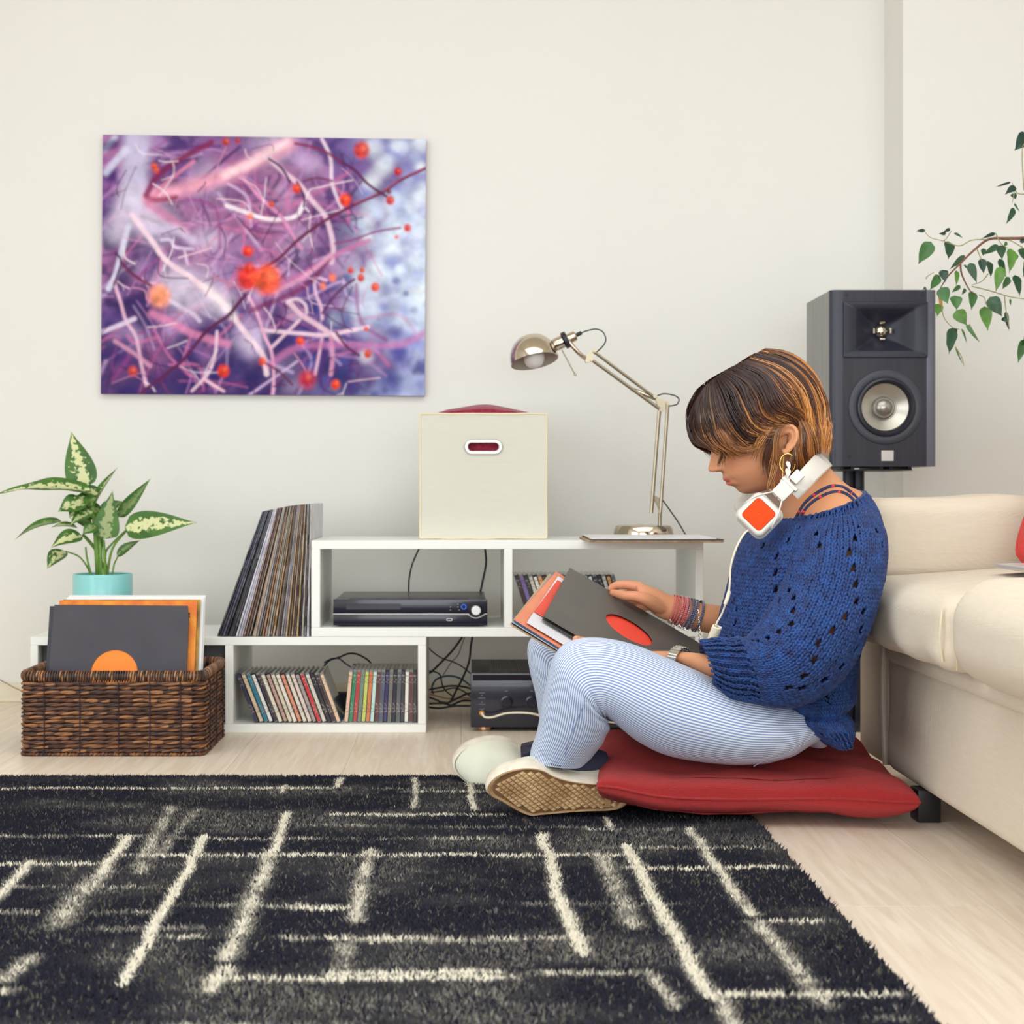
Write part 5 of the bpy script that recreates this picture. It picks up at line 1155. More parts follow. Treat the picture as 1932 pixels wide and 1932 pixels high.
def ficus():
    Y = 3.42; z = lambda x, y, d=0: at(1700 + x * .2382, 240 + y * .2382, Y + d)
    tx = 1.60
    root = empty('weeping_fig', (tx, Y, 0), 'tall weeping fig whose leafy branches reach in over the loudspeaker', 'plant')
    MB().lathe([(0, 0), (.13, 0), (.16, .26), (.165, .27), (.15, .265), (.14, .23), (0, .23)], (tx, Y, .0005), (0, 0, 1), 40).build('pot', M('terracotta', (176, 104, 76), .8), root)
    bark = M('ficus_bark', (128, 94, 72), .75, var=(60, (116, 72, 56))); twig = M('ficus_twig', (150, 146, 96), .7)
    MB().tube([(tx, Y, .22), (tx + .02, Y, .6), (tx - .02, Y, 1.1), (tx + .01, Y + .02, 1.6)], [.017, .015, .012, .006], 10, sub=6).build('trunk', bark, root)
    e = np.array([tx - .02, Y, 1.04])
    MB().tube([e, z(1250, 850), z(974, 878), z(830, 880), z(690, 890), z(560, 990), z(470, 1080), z(380, 1170), z(320, 1260), z(290, 1320)], [.007, .0048, .0036, .0032, .0028, .0024, .0021, .0017, .0012, .0008], 8, sub=6).build('branch', bark, root)
    MB().tube([z(470, 1080), z(480, 1160), z(520, 1250), z(560, 1310), z(600, 1330)], [.0024, .002, .0016, .0012, .0006], 7, sub=5).build('branch', bark, root)
    tw = [[(690, 890), (560, 895), (460, 940), (330, 900), (235, 875), (185, 825)], [(560, 1260), (720, 1300), (850, 1340), (974, 1360), (1100, 1370)], [(750, 840), (790, 920), (850, 960)], [(340, 900), (360, 880), (400, 820)], [(320, 1280), (330, 1480), (400, 1580), (460, 1600)], [(620, 1330), (660, 1350), (670, 1400)],
          [(820, 1340), (830, 1440), (860, 1600)], [(974, 530), (920, 520), (880, 440)], [(905, 480), (880, 600)], [(540, 1560), (620, 1700)], [(974, 960), (870, 900), (800, 890)], [(1200, 560), (1100, 540), (974, 530)], [(430, 1740), (480, 1820), (498, 1890)], [(200, 1200), (210, 1180), (260, 1150)], [(974, 500), (960, 180), (1010, 100)], [(974, 1680), (1010, 1500), (1080, 1370)],
          [(600, 960), (620, 1010), (640, 1060)], [(690, 1160), (640, 1220), (560, 1250)]]
    for P in tw: MB().tube([z(x, y, .01 * math.sin(x)) for x, y in P], np.linspace(.0014, .0007, len(P)), 6, sub=4).build('twig', twig, root)
    cols = [(44, 86, 52), (62, 112, 52), (98, 150, 56), (30, 66, 52), (112, 160, 70)]
    mats = [M('ficus_leaf', c, .35, spec=.5, var=(30, tuple(int(q * .75) for q in c))) for c in cols]; mats.append(M('ficus_dry_leaf', (206, 140, 84), .7))
    LV = [((240, 910), (135, 1085), 92, 1), ((375, 905), (372, 1050), 82, 0), ((190, 818), (118, 822), 24, 3), ((355, 840), (295, 845), 24, 3), ((390, 806), (335, 830), 24, 3), ((420, 838), (492, 880), 20, 0), ((505, 1015), (385, 1125), 40, 0), ((330, 1130), (350, 1230), 60, 3), ((305, 1175), (228, 1290), 64, 1), ((440, 1135), (435, 1260), 36, 2),
          ((320, 1270), (370, 1400), 84, 1), ((300, 1400), (285, 1500), 60, 2), ((305, 1290), (335, 1490), 34, 5), ((430, 1335), (440, 1450), 78, 1), ((440, 1450), (520, 1570), 88, 2), ((565, 1300), (555, 1450), 64, 1), ((410, 1590), (380, 1800), 84, 0), ((425, 1590), (440, 1650), 26, 3), ((515, 1560), (622, 1705), 26, 1), ((480, 1595), (520, 1720), 16, 1),
          ((430, 1740), (498, 1890), 12, 1), ((545, 1075), (600, 1235), 56, 0), ((640, 1040), (655, 1160), 54, 3), ((690, 1060), (710, 1195), 52, 0), ((770, 935), (650, 1010), 42, 0), ((790, 935), (800, 1050), 62, 0), ((780, 1040), (835, 1195), 44, 0), ((870, 960), (855, 1160), 78, 2), ((915, 1000), (880, 1080), 40, 1), ((795, 1105), (750, 1305), 70, 2),
          ((860, 1190), (800, 1285), 48, 1), ((900, 1170), (940, 1345), 62, 0), ((705, 1345), (800, 1500), 92, 0), ((660, 1420), (688, 1615), 80, 2), ((830, 1460), (858, 1618), 34, 0), ((800, 1510), (850, 1550), 30, 3), ((655, 960), (650, 1020), 34, 0), ((745, 840), (635, 885), 26, 3), ((840, 910), (815, 945), 24, 1), ((980, 955), (990, 1070), 96, 0), ((940, 905), (1010, 890), 30, 3), ((1000, 1060), (965, 1190), 60, 0),
          ((870, 435), (745, 475), 16, 3), ((905, 470), (822, 535), 46, 3), ((885, 525), (910, 570), 40, 3), ((895, 640), (830, 770), 44, 0), ((895, 600), (942, 672), 14, 0), ((1010, 60), (897, 185), 110, 3), ((980, 1680), (925, 1870), 60, 1), ((1010, 1660), (960, 1730), 40, 3), ((865, 1360), (868, 1415), 14, 1), ((500, 1090), (540, 1135), 14, 0), ((1080, 1370), (985, 1420), 60, 2), ((1060, 980), (1040, 1150), 80, 1), ((1100, 1200), (1070, 1360), 84, 0), ((200, 1275), (170, 1285), 26, 1), ((470, 1255), (400, 1310), 30, 1), ((510, 1280), (480, 1330), 24, 0)]
    for i, (b, t, w, mi) in enumerate(LV):
        mb = MB(); d = .05 * math.sin(i * 2.3); nv = (.35 * math.sin(i * 1.7), -1, .25 * math.cos(i))
        leaf_mesh(mb, z(*b, d), z(*t, d - .01), w * .2382 * Y / F * 1.22, nv, arch=.05 * (1 if i % 2 else -1), fold=.2, n=11, m=5, shape=.55, wavy=.04)
        mb.build('leaf', mats[mi], root)
ficus()
# ------------------------------------------------------------ the seated person
from mathutils.bvhtree import BVHTree
YP = 2.78
def ring(o, i, Y, ry, n=40, ex=2.0, drop=0.0, tilt=0.0):
    """cross-section whose outline meets the two given sight lines; o = outer edge, i = inner edge (px), Y depth of centre,
    ry half-depth; tilt shifts depth along the o-i axis (o nearer for tilt<0)"""
    o0, i0 = np.array(o, float), np.array(i, float); o_, i_ = o0.copy(), i0.copy()
    d = (o0 - i0); d /= np.linalg.norm(d)
    th = np.linspace(0, 2 * np.pi, n, endpoint=False)
    c, s = np.cos(th), np.sin(th)
    cc = np.sign(c) * np.abs(c) ** (2 / ex); ss = np.sign(s) * np.abs(s) ** (2 / ex)
    for _ in range(6):
        a, b = at(*o_, Y), at(*i_, Y); m, h = (a + b) / 2, (a - b) / 2
        P = m + cc[:, None] * h - (ss * ry)[:, None] * np.array([0, 1, 0]) + (cc * tilt)[:, None] * np.array([0, 1, 0])
        P[:, 2] -= drop * np.maximum(ss, 0) ** 2
        q = np.c_[CX + P[:, 0] * F / P[:, 1], CY - (P[:, 2] - HC) * F / P[:, 1]]
        t = (q - i0) @ d; L = np.linalg.norm(o0 - i0)
        o_ = o_ - d * (t.max() - L); i_ = i_ - d * t.min()
    return P
def loft(rs, sub=4, n=40):
    R = np.array([ring(*r[:4], n=n, **(r[4] if len(r) > 4 else {})) for r in rs])
    return cr(R, sub) if sub > 1 else R
def shrink(G, f, dy=None):
    c = G.mean(1, keepdims=True); return c + (G - c) * f
def fast_mesh(name, V, quads, mat, parent, smooth=True, cols=None):
    L = wl(parent); me = bpy.data.meshes.new(name); V = np.asarray(V).reshape(-1, 3) - L; quads = np.asarray(quads)
    k = quads.shape[1]
    me.vertices.add(len(V)); me.vertices.foreach_set('co', V.ravel())
    me.loops.add(quads.size); me.loops.foreach_set('vertex_index', quads.ravel())
    me.polygons.add(len(quads)); me.polygons.foreach_set('loop_start', np.arange(0, quads.size, k))
    me.update()
    if smooth: me.polygons.foreach_set('use_smooth', np.ones(len(quads), bool))
    if cols is not None:
        a = me.color_attributes.new('Col', 'FLOAT_COLOR', 'POINT'); a.data.foreach_set('color', np.c_[cols, np.ones(len(V))].ravel())
    me.materials.append(mat)
    o = bpy.data.objects.new(name, me); COL.objects.link(o)
    if parent is not None: o.parent = parent; ORG[o.name] = L
    return o
def sausages(path, nor, rad, S=5):
    "path N,K,3  nor N,K,3  rad K or N,K  -> vertices and quads of closed-ended worms"
    N_, K = path.shape[:2]
    T = np.gradient(path, axis=1); T /= np.linalg.norm(T, axis=-1, keepdims=True) + 1e-12
    nor = nor - T * (nor * T).sum(-1, keepdims=True); nor /= np.linalg.norm(nor, axis=-1, keepdims=True) + 1e-12
    B = np.cross(T, nor); th = np.linspace(0, 2 * np.pi, S, endpoint=False)
    rad = np.broadcast_to(rad, (N_, K))
    V = path[:, :, None] + rad[..., None, None] * (np.cos(th)[None, None, :, None] * nor[:, :, None] + np.sin(th)[None, None, :, None] * B[:, :, None])
    q = []
    for k in range(K - 1):
        for s in range(S): q.append((k * S + s, k * S + (s + 1) % S, (k + 1) * S + (s + 1) % S, (k + 1) * S + s))
    q = np.array(q)
    return V.reshape(-1, 3), (np.arange(N_)[:, None, None] * K * S + q[None]).reshape(-1, 4)

# --- head, in its own frame: F forward, U up, S to her right (all mm-like px at YP)
EAR = np.array([1465.0, 838.0]); PIT = math.radians(25); SP = YP / F
def head_pt(Fv, U, S):
    Fv, U, S = np.broadcast_arrays(np.asarray(Fv, float), np.asarray(U, float), np.asarray(S, float))
    px = EAR[0] - Fv * math.cos(PIT) - U * math.sin(PIT); py = EAR[1] + Fv * math.sin(PIT) - U * math.cos(PIT)
    return np.stack([(px - CX) * SP, YP + S * SP, HC - (py - CY) * SP], -1)
def head_local(P):
    px = CX + P[..., 0] / SP - EAR[0]; py = CY - (P[..., 2] - HC) / SP - EAR[1]
    return -px * math.cos(PIT) + py * math.sin(PIT), -px * math.sin(PIT) - py * math.cos(PIT), (P[..., 1] - YP) / SP
def head_grid():
    fk = [(-72, 40), (-68, 72), (-62, 90), (-56, 99), (-48, 103), (-40, 104.5), (-34, 111), (-28, 114.5), (-24.5, 112), (-19, 117.5), (-12, 116), (-6, 114), (0, 112), (12, 111), (30, 109), (42, 111), (50, 116), (60, 118), (80, 112), (100, 96), (118, 62), (126, 10)]
    bk = [(-72, -40), (-40, -55), (-20, -65), (0, -78), (20, -86), (50, -88), (80, -78), (100, -62), (118, -35), (126, -2)]
    wk = [(-72, 16), (-68, 27), (-62, 35), (-56, 41), (-40, 52), (-20, 62), (0, 68), (20, 73), (50, 77), (80, 73), (100, 62), (118, 40), (126, 6)]
    U = np.concatenate([np.linspace(-72, -50, 10), np.linspace(-48, 62, 60), np.linspace(66, 126, 22)])
    fi = lambda k: np.interp(U, *zip(*k))
    def sm(a): return np.convolve(np.r_[a[0], a, a[-1]], [.25, .5, .25], 'valid')
    f, b, w = sm(fi(fk)), sm(fi(bk)), sm(fi(wk))
    kk = np.hanning(17); kk /= kk.sum(); fs = np.convolve(np.r_[[f[0]] * 8, f, [f[-1]] * 8], kk, 'valid'); det = f - fs; f = fs
    n = 120; th = np.linspace(0, 2 * np.pi, n, endpoint=False)
    # closer spacing near the midline of the face
    th = th - .35 * np.sin(th)
    c, s = np.cos(th), np.sin(th)
    Fg = ((f + b) / 2)[:, None] + ((f - b) / 2)[:, None] * np.sign(c) * np.abs(c) ** .82
    Sg = w[:, None] * np.sign(s) * np.abs(s) ** .9
    UU = np.repeat(U[:, None], n, 1); front = c[None] > 0
    Fg = Fg + front * det[:, None] * np.exp(-np.abs(Sg / 23) ** 2.5)
    # nose
    nr = np.interp(UU, [-6, -3, 0, 4, 8, 12, 20, 30, 42, 50, 58], [0, 3, 13, 23, 26.5, 26.5, 21, 14.5, 6, 1.5, 0])
    ns = np.interp(UU, [-4, 2, 8, 14, 25, 45], [9, 12.5, 13, 10.5, 8.5, 8])
    Fg = Fg + front * nr * np.exp(-np.abs(Sg / ns) ** 2.4)
    for sg in (-1, 1):
        Fg = Fg + front * 8.5 * np.exp(-((Sg - sg * 13) / 5.5) ** 2 - ((UU - 4) / 6.5) ** 2)          # nostril wings
        Fg = Fg - front * 4.5 * np.exp(-((Sg - sg * 7) / 3.2) ** 2 - ((UU + 2.5) / 2.4) ** 2)        # nostrils
        Fg = Fg - front * 10 * np.exp(-((Sg - sg * 31) / 15) ** 2 - ((UU - 40) / 11) ** 2)            # eye sockets
        Fg = Fg + front * 7.5 * np.exp(-((Sg - sg * 31) / 11) ** 2 - ((UU - 38) / 8) ** 2)            # lidded eyes
        Fg = Fg + front * 5 * np.exp(-((Sg - sg * 30) / 18) ** 2 - ((UU - 57) / 7) ** 2)              # brow
        Fg = Fg + front * 4 * np.exp(-((Sg - sg * 42) / 14) ** 2 - ((UU - 16) / 13) ** 2)             # cheekbone
        Fg = Fg - front * 2.5 * np.exp(-((Sg - sg * 27) / 4) ** 2 - ((UU + 25) / 6) ** 2)             # mouth corners
    lipw = np.exp(-np.abs(Sg / 19) ** 3)
    Fg = Fg + front * lipw * (3.4 * np.exp(-((UU + 18.5) / 4.0) ** 2) + 4.6 * np.exp(-((UU + 29.5) / 4.6) ** 2) - 4.2 * np.exp(-((UU + 24.3) / 1.7) ** 2))
    Fg = Fg - front * 1.2 * np.exp(-(Sg / 4) ** 2 - ((UU + 10) / 6) ** 2)                               # philtrum
    return head_pt(Fg, UU, Sg)
BODY = MB()
def badd(G): BODY.grid(G, True, caps=True)
badd(head_grid())
for sgn in (-1, 1):                                          # ears
    e = lambda x, y, d: np.array([(x - CX) * SP, YP + sgn * (.0735 + d), HC - (y - CY) * SP])
    hp = [e(1455, 826, .0), e(1453.5, 818, .004), (e(1459, 809.5, .009)), e(1469.5, 806, .013), e(1479.5, 812, .016), e(1483, 823, .017), e(1480, 839, .014), e(1471, 851, .009), e(1464, 856, .005), e(1459, 850, .002)]
    BODY.tube(hp, [.003, .0034, .0036, .0038, .0042, .0042, .0040, .0044, .0048, .003], 8, sub=4)
    BODY.tube([e(1463, 820, .004), e(1472, 817, .009), (e(1476, 826, .011)), e(1472, 838, .008), e(1465, 845, .005)], .0028, 7, sub=3)
    P = np.array(hp[:9]); c = P.mean(0); c[1] = YP + sgn * .070
    BODY.add(np.r_[cr(P, 3), [c + [0, sgn * .002, 0]], [c - [0, sgn * .012, 0]]], [f for k in range(24) for f in ((k, k + 1, 25), (k + 1, k, 26))])
# neck, shoulders and trunk
TR = [((1627, 925), (1470, 988), YP, .155), ((1600, 913), (1473, 970), YP, .118), ((1580, 896), (1474, 953), YP, .078), ((1562, 877), (1468, 933), YP, .060), ((1545, 850), (1452, 900), YP, .057), ((1528, 815), (1440, 866), YP, .055)]
trunk = [((1560, 1352), (1480, 1346), YP, .12), ((1590, 1310), (1455, 1310), YP, .155), ((1600, 1240), (1420, 1240), YP, .15), ((1618, 1150), (1408, 1150), YP, .155), ((1640, 1060), (1412, 1080), YP, .17), ((1642, 990), (1428, 1020), YP, .178, dict(drop=.006)), ((1636, 950), (1452, 1000), YP, .170)]
badd(loft(trunk + TR, 5, 56))
# shoulders' round caps and arms
ARM_N = [((1622, 985), (1520, 1005), 2.625, .050), ((1634, 1060), (1518, 1050), 2.597, .058), ((1624, 1140), (1504, 1106), 2.580, .060), ((1598, 1214), (1482, 1158), 2.570, .056), ((1558, 1272), (1460, 1208), 2.57, .040), ((1500, 1300), (1430, 1225), 2.575, .037), ((1440, 1297), (1400, 1232), 2.595, .034),
         ((1380, 1290), (1360, 1236), 2.625, .030), ((1330, 1275), (1318, 1232), 2.65, .026), ((1290, 1256), (1282, 1229), 2.68, .022), ((1262, 1250), (1256, 1228), 2.70, .021), ((1236, 1258), (1230, 1228), 2.715, .020), ((1205, 1264), (1198, 1228), 2.725, .015), ((1178, 1260), (1172, 1228), 2.73, .012), ((1165, 1254), (1160, 1230), 2.73, .010)]
badd(loft(ARM_N, 4, 32))
bt = lambda pts, r: BODY.tube([at(*p) for p in pts], r, 10, sub=4)
# her left hand (nearer), mostly behind the thigh: fingers under the sleeves, thumb on top at the corner
bt([(1206, 1240, 2.715), (1175, 1232, 2.695), (1140, 1222, 2.685), (1108, 1212, 2.675), (1083, 1205, 2.662)], [.013, .011, .0095, .0085, .0065])
for k, dd in enumerate(((1234, .012, 1092), (1243, .018, 1084), (1252, .022, 1090), (1260, .022, 1106))):
    bt([(1170, dd[0], 2.72), (1142, dd[0] + 4, 2.73 + dd[1]), (1116, dd[0] + 8, 2.735 + dd[1]), (dd[2], dd[0] + 8, 2.74 + dd[1])], [.0095, .009, .008, .0065])
# her right arm and hand (farther), pinching the top edge
ARM_F = [((1610, 990), (1505, 1015), 2.94, .045), ((1600, 1060), (1510, 1050), 2.965, .045), ((1575, 1135), (1485, 1100), 2.98, .042), ((1530, 1200), (1450, 1130), 2.985, .040), ((1470, 1226), (1425, 1148), 2.98, .036), ((1410, 1218), (1390, 1146), 2.97, .032), ((1352, 1199), (1362, 1143), 2.96, .028), ((1310, 1189), (1322, 1137), 2.955, .024), ((1275, 1176), (1284, 1127), 2.95, .019), ((1256, 1170), (1264, 1122), 2.947, .017),
         ((1240, 1164), (1243, 1112), 2.945, .0155), ((1224, 1151), (1224, 1105), 2.945, .0145), ((1212, 1140), (1208, 1102), 2.945, .0125), ((1204, 1130), (1200, 1103), 2.945, .009)]
badd(loft(ARM_F, 4, 32))
bt([(1212, 1109, 2.952), (1188, 1104, 2.958), (1168, 1103.5, 2.962), (1156, 1108, 2.966), (1149, 1115, 2.966)], [.0115, .0096, .0086, .0078, .0060])
bt([(1262, 1150, 2.946), (1242, 1144, 2.936), (1221, 1132, 2.922), (1200, 1125, 2.918), (1180, 1124, 2.926), (1163, 1120, 2.942), (1151.5, 1117, 2.950)], [.011, .0145, .0132, .0105, .0096, .0085, .0062])
bt([(1214, 1116, 2.960), (1192, 1114, 2.985), (1174, 1122, 2.995), (1163, 1132, 2.988)], [.0105, .0092, .0082, .0065])
bt([(1218, 1128, 2.962), (1198, 1132, 2.985), (1182, 1140, 2.992), (1172, 1148, 2.984)], [.0105, .0090, .0080, .0064])
bt([(1226, 1142, 2.960), (1208, 1148, 2.978), (1194, 1155, 2.982), (1186, 1160, 2.976)], [.0100, .0082, .0072, .0058])
# legs under the trousers
LEG_N = [((1556, 1330), (1560, 1388), 2.69, .085), ((1520, 1322), (1530, 1402), 2.675, .094), ((1452, 1306), (1480, 1432), 2.655, .098), ((1380, 1290), (1410, 1444), 2.645, .096), ((1310, 1262), (1328, 1439), 2.632, .092), ((1250, 1237), (1255, 1425), 2.617, .088), ((1200, 1217), (1202, 1399), 2.603, .082), ((1150, 1205), (1168, 1372), 2.592, .076), ((1105, 1203), (1150, 1356), 2.585, .070),
         ((1068, 1213), (1141, 1352), 2.582, .066), ((1045, 1238), (1139, 1353), 2.582, .064), ((1032, 1280), (1146, 1358), 2.590, .064), ((1022, 1330), (1150, 1372), 2.602, .062), ((1013, 1380), (1139, 1398), 2.618, .058), ((1002, 1412), (1118, 1426), 2.632, .052), ((999, 1433), (1098, 1445), 2.640, .048)]
LEG_F = [((1500, 1310), (1520, 1405), 2.90, .10), ((1400, 1280), (1410, 1405), 2.92, .092), ((1280, 1242), (1290, 1385), 2.935, .085), ((1160, 1208), (1185, 1352), 2.945, .078), ((1090, 1199), (1145, 1335), 2.95, .072), ((1040, 1196), (1125, 1328), 2.95, .066), ((1006, 1201), (1118, 1320), 2.95, .062), ((995, 1224), (1114, 1322), 2.95, .060), ((999, 1264), (1112, 1326), 2.945, .060), ((1010, 1310), (1108, 1350), 2.94, .058), ((1018, 1360), (1104, 1385), 2.93, .052), ((1022, 1402), (1088, 1425), 2.92, .046)]
for LG, foot in ((LEG_N, [(1055, 1425, 2.645), (1080, 1440, 2.665), (1130, 1460, 2.68)]), (LEG_F, [(1050, 1410, 2.92), (1030, 1425, 2.925), (985, 1430, 2.93)])):
    G = shrink(loft(LG, 4, 40), .84); badd(G)
    bt(foot, [.034, .034, .028])
person_c = np.array([.50, YP, .03])
def make_body():
    tmp = BODY.build('person', M('tmp', (200, 150, 120)), None, base=person_c)
    md = tmp.modifiers.new('r', 'REMESH'); md.mode = 'VOXEL'; md.voxel_size = .0027; md.use_smooth_shade = True
    sm = tmp.modifiers.new('s', 'SMOOTH'); sm.factor = .5; sm.iterations = 3
    dg = bpy.context.evaluated_depsgraph_get(); me = bpy.data.meshes.new_from_object(tmp.evaluated_get(dg))
    old = tmp.data; tmp.modifiers.clear(); tmp.data = me; bpy.data.meshes.remove(old)
    n = len(me.vertices); P = np.zeros(n * 3); me.vertices.foreach_get('co', P); P = P.reshape(-1, 3) + person_c
    Fh, U, S = head_local(P)
    skin = lin((208, 146, 107)); col = np.repeat(skin[None], n, 0)
    def mix(c, f): nonlocal col; f = np.clip(f, 0, 1)[:, None]; col = col * (1 - f) + lin(c) * f
    hd = (Fh > 60) & (U > -80)
    upper = np.exp(-((U + 18.8) / 3.9) ** 4); lower = np.exp(-((U + 29.2) / 4.8) ** 4)
    lips = (upper * (np.abs(S) < 24 - .0) + lower * (np.abs(S) < 21)) * np.exp(-np.abs(S / 23) ** 6) * (Fh > 88)
    mix((206, 104, 94), lips * .9 * hd)
    mix((120, 52, 50), np.exp(-((U + 24.4) / 1.3) ** 2) * np.exp(-np.abs(S / 20) ** 8) * hd * (Fh > 90) * .8)
    for sg in (-1, 1):
        mix((220, 142, 112), .45 * np.exp(-((S - sg * 45) / 20) ** 2 - ((U - 8) / 18) ** 2) * hd)
        mix((70, 42, 36), .9 * np.exp(-((S - sg * 31) / 14) ** 4 - ((U - 32.5 - .0 * S) / 1.8) ** 2) * (Fh > 80))
        mix((84, 52, 40), .8 * np.exp(-((S - sg * 31) / 17) ** 4 - ((U - 59) / 3.5) ** 2) * (Fh > 80))
        mix((110, 56, 48), .8 * np.exp(-((S - sg * 7.5) / 3.5) ** 2 - ((U + 2.0) / 2.4) ** 2) * (Fh > 100))
    # hands a touch pinker at knuckles and tips
    PX = CX + P[:, 0] * F / P[:, 1]
    mix((222, 146, 118), .35 * (PX < 1215))
    mix((34, 34, 54), ((PX < 1190) & (P[:, 2] < .16)) * 1.0)          # dark socks
    a = me.color_attributes.new('Col', 'FLOAT_COLOR', 'POINT'); a.data.foreach_set('color', np.c_[col, np.ones(n)].ravel())
    me.materials.clear(); me.materials.append(M('skin', (226, 176, 142), .48, attr=True, spec=.4, sss=.12, bump=(420, .12, .0006)))
    me.polygons.foreach_set('use_smooth', np.ones(len(me.polygons), bool))
    return tmp, P
person, BP = make_body()
tag(person, 'person in a blue knitted sweater sitting cross-legged on a red cushion, leafing through records', 'person')
def bvh_of(o):
    me = o.data; V = np.zeros(len(me.vertices) * 3); me.vertices.foreach_get('co', V); V = V.reshape(-1, 3) + ORG.get(o.name, np.zeros(3))
    return BVHTree.FromPolygons(V.tolist(), [tuple(p.vertices) for p in me.polygons])
body_bvh = bvh_of(person)
def onto(px, py, off, bvh=None, Yd=2.6):
    d = at(px, py, 1.0) - np.array([0, 0, HC]); d = d / np.linalg.norm(d)
    h = (bvh or body_bvh).ray_cast(Vector((0, 0, HC)), Vector(d))
    if h[0] is None: return at(px, py, Yd)
    return np.array(h[0]) - d * off

# --- trousers: striped cotton, the stripes run along the legs and round the knee
def stripe_mat():
    m = M('striped_cotton', (226, 232, 242), .8, sheen=.1); nt = m.node_tree; N = nt.nodes; L = nt.links; b = N['Principled BSDF']
    uv = N.new('ShaderNodeUVMap'); sp = N.new('ShaderNodeSeparateXYZ'); L.new(uv.outputs[0], sp.inputs[0])
    sn = N.new('ShaderNodeMath'); sn.operation = 'SINE'; L.new(sp.outputs[0], sn.inputs[0])
    mr = N.new('ShaderNodeMapRange'); mr.inputs[1].default_value = -.25; mr.inputs[2].default_value = .45; L.new(sn.outputs[0], mr.inputs[0])
    tc = N.new('ShaderNodeTexCoord'); nz = N.new('ShaderNodeTexNoise'); nz.inputs['Scale'].default_value = 900; L.new(tc.outputs['Object'], nz.inputs['Vector'])
    mx = N.new('ShaderNodeMix'); mx.data_type = 'RGBA'; mx.inputs[6].default_value = lin4((222, 229, 236)); mx.inputs[7].default_value = lin4((108, 134, 194))
    ml = N.new('ShaderNodeMath'); ml.operation = 'MULTIPLY'; a1 = N.new('ShaderNodeMath'); a1.operation = 'ADD'; a1.inputs[1].default_value = .45; L.new(nz.outputs['Fac'], a1.inputs[0]); L.new(mr.outputs[0], ml.inputs[0]); L.new(a1.outputs[0], ml.inputs[1])
    L.new(ml.outputs[0], mx.inputs[0]); L.new(mx.outputs[2], b.inputs['Base Color'])
    n2 = N.new('ShaderNodeTexNoise'); n2.inputs['Scale'].default_value = 26; n2.inputs['Detail'].default_value = 3; L.new(tc.outputs['Object'], n2.inputs['Vector'])
    bp = N.new('ShaderNodeBump'); bp.inputs['Strength'].default_value = .35; bp.inputs['Distance'].default_value = .005; L.new(n2.outputs['Fac'], bp.inputs['Height']); L.new(bp.outputs[0], b.inputs['Normal'])
    return m
stripes = stripe_mat()
def trousers():
    mb = MB(); n = 128
    for LG, ns, near in ((LEG_N, 92, True), (LEG_F, 84, False)):
        G = loft(LG, 10, n); R = len(G); th = np.linspace(0, 2 * np.pi, n, endpoint=False); v = np.linspace(0, len(LG) - 1, R)
        c = G.mean(1, keepdims=True); d = G - c
        if near:
            # folds that fan out of the hollow of the knee and gathers at the hip and hem
            hol = np.exp(-((v - 10.2) / 2.2) ** 2)[:, None] * np.exp(-((np.abs(th - np.pi) - .0) / 1.15) ** 2)[None]
            f = .050 * hol * np.sin(v[:, None] * 6.0 + 2.2 * np.cos(th)[None]) + .012 * np.exp(-((v - 2.0) / 1.0) ** 2)[:, None] * np.sin(th * 3 + v[:, None] * 7) + .010 * np.exp(-((v - 14.2) / .9) ** 2)[:, None] * np.sin(th * 5)
            G = c + d * (1 + f[..., None])
        G = np.concatenate([G, G[:, :1]], 1); UV = np.zeros(G.shape[:2] + (2,)); UV[..., 0] = (np.r_[th, 2 * np.pi] * ns)[None]; UV[..., 1] = v[:, None]
        mb.grid(G, uv=UV)
        # turned hem
        e = G[-1]; cc = e.mean(0); Q = np.array([e, cc + (e - cc) * .93 + .0, cc + (e - cc) * .86 + (G[-8].mean(0) - cc) * .5]); mb.grid(Q, uv=np.repeat(UV[-1][None], 3, 0))
    # seat
    seat = loft([((1580, 1310), (1440, 1310), YP, .16), ((1588, 1345), (1450, 1345), YP, .165), ((1582, 1370), (1460, 1375), YP, .155), ((1560, 1386), (1480, 1392), YP, .13)], 6, n)
    seat = np.concatenate([seat, seat[:, :1]], 1); UV = np.zeros(seat.shape[:2] + (2,)); UV[..., 0] = np.linspace(0, 2 * np.pi * 150, seat.shape[1])[None]; mb.grid(seat, uv=UV)
    t = mb.build('trousers', stripes, person, use_uv=True)
    bv = bvh_of(t)
    th_m = M('trouser_thread', (150, 160, 196), .8)
    MB().tube([onto(x, y, .0005, bv) for x, y in ((1008, 1404), (1020, 1418), (1038, 1432), (1060, 1440), (1085, 1442))], .0007, 5, sub=3).build('hem_stitching', th_m, t)
    MB().tube([onto(x, y, .0007, bv) for x, y in ((1116, 1306), (1098, 1336), (1086, 1366), (1072, 1398), (1066, 1424))], .0009, 5, sub=4).build('leg_seam', th_m, t)
    MB().tube([onto(x, y, .0006, bv) for x, y in ((1422, 1446), (1440, 1436), (1462, 1430), (1490, 1424), (1510, 1412))], .0008, 5, sub=3).build('seat_seam', th_m, t)
    for k in range(5): MB().tube([onto(1040 + k * 4, 1441 + k * .9, .001, bv), onto(1044 + k * 4, 1447.5 + k * .9, .001, bv)], .0010, 5).build('hem_tab', M('hem_tab', [(40, 44, 66), (150, 60, 60), (40, 44, 66), (60, 70, 110), (40, 44, 66)][k], .8), t)
trousers()
o = loft([((1566, 1340), (1470, 1340), YP, .168), ((1600, 1240), (1416, 1240), YP, .156), ((1620, 1150), (1404, 1150), YP, .160), ((1640, 1070), (1408, 1080), YP, .176), ((1640, 1015), (1425, 1035), YP, .182)], 5, 56)
MB().grid(o, True).build('tank_top', M('tank_red', (214, 44, 52), .8), person)

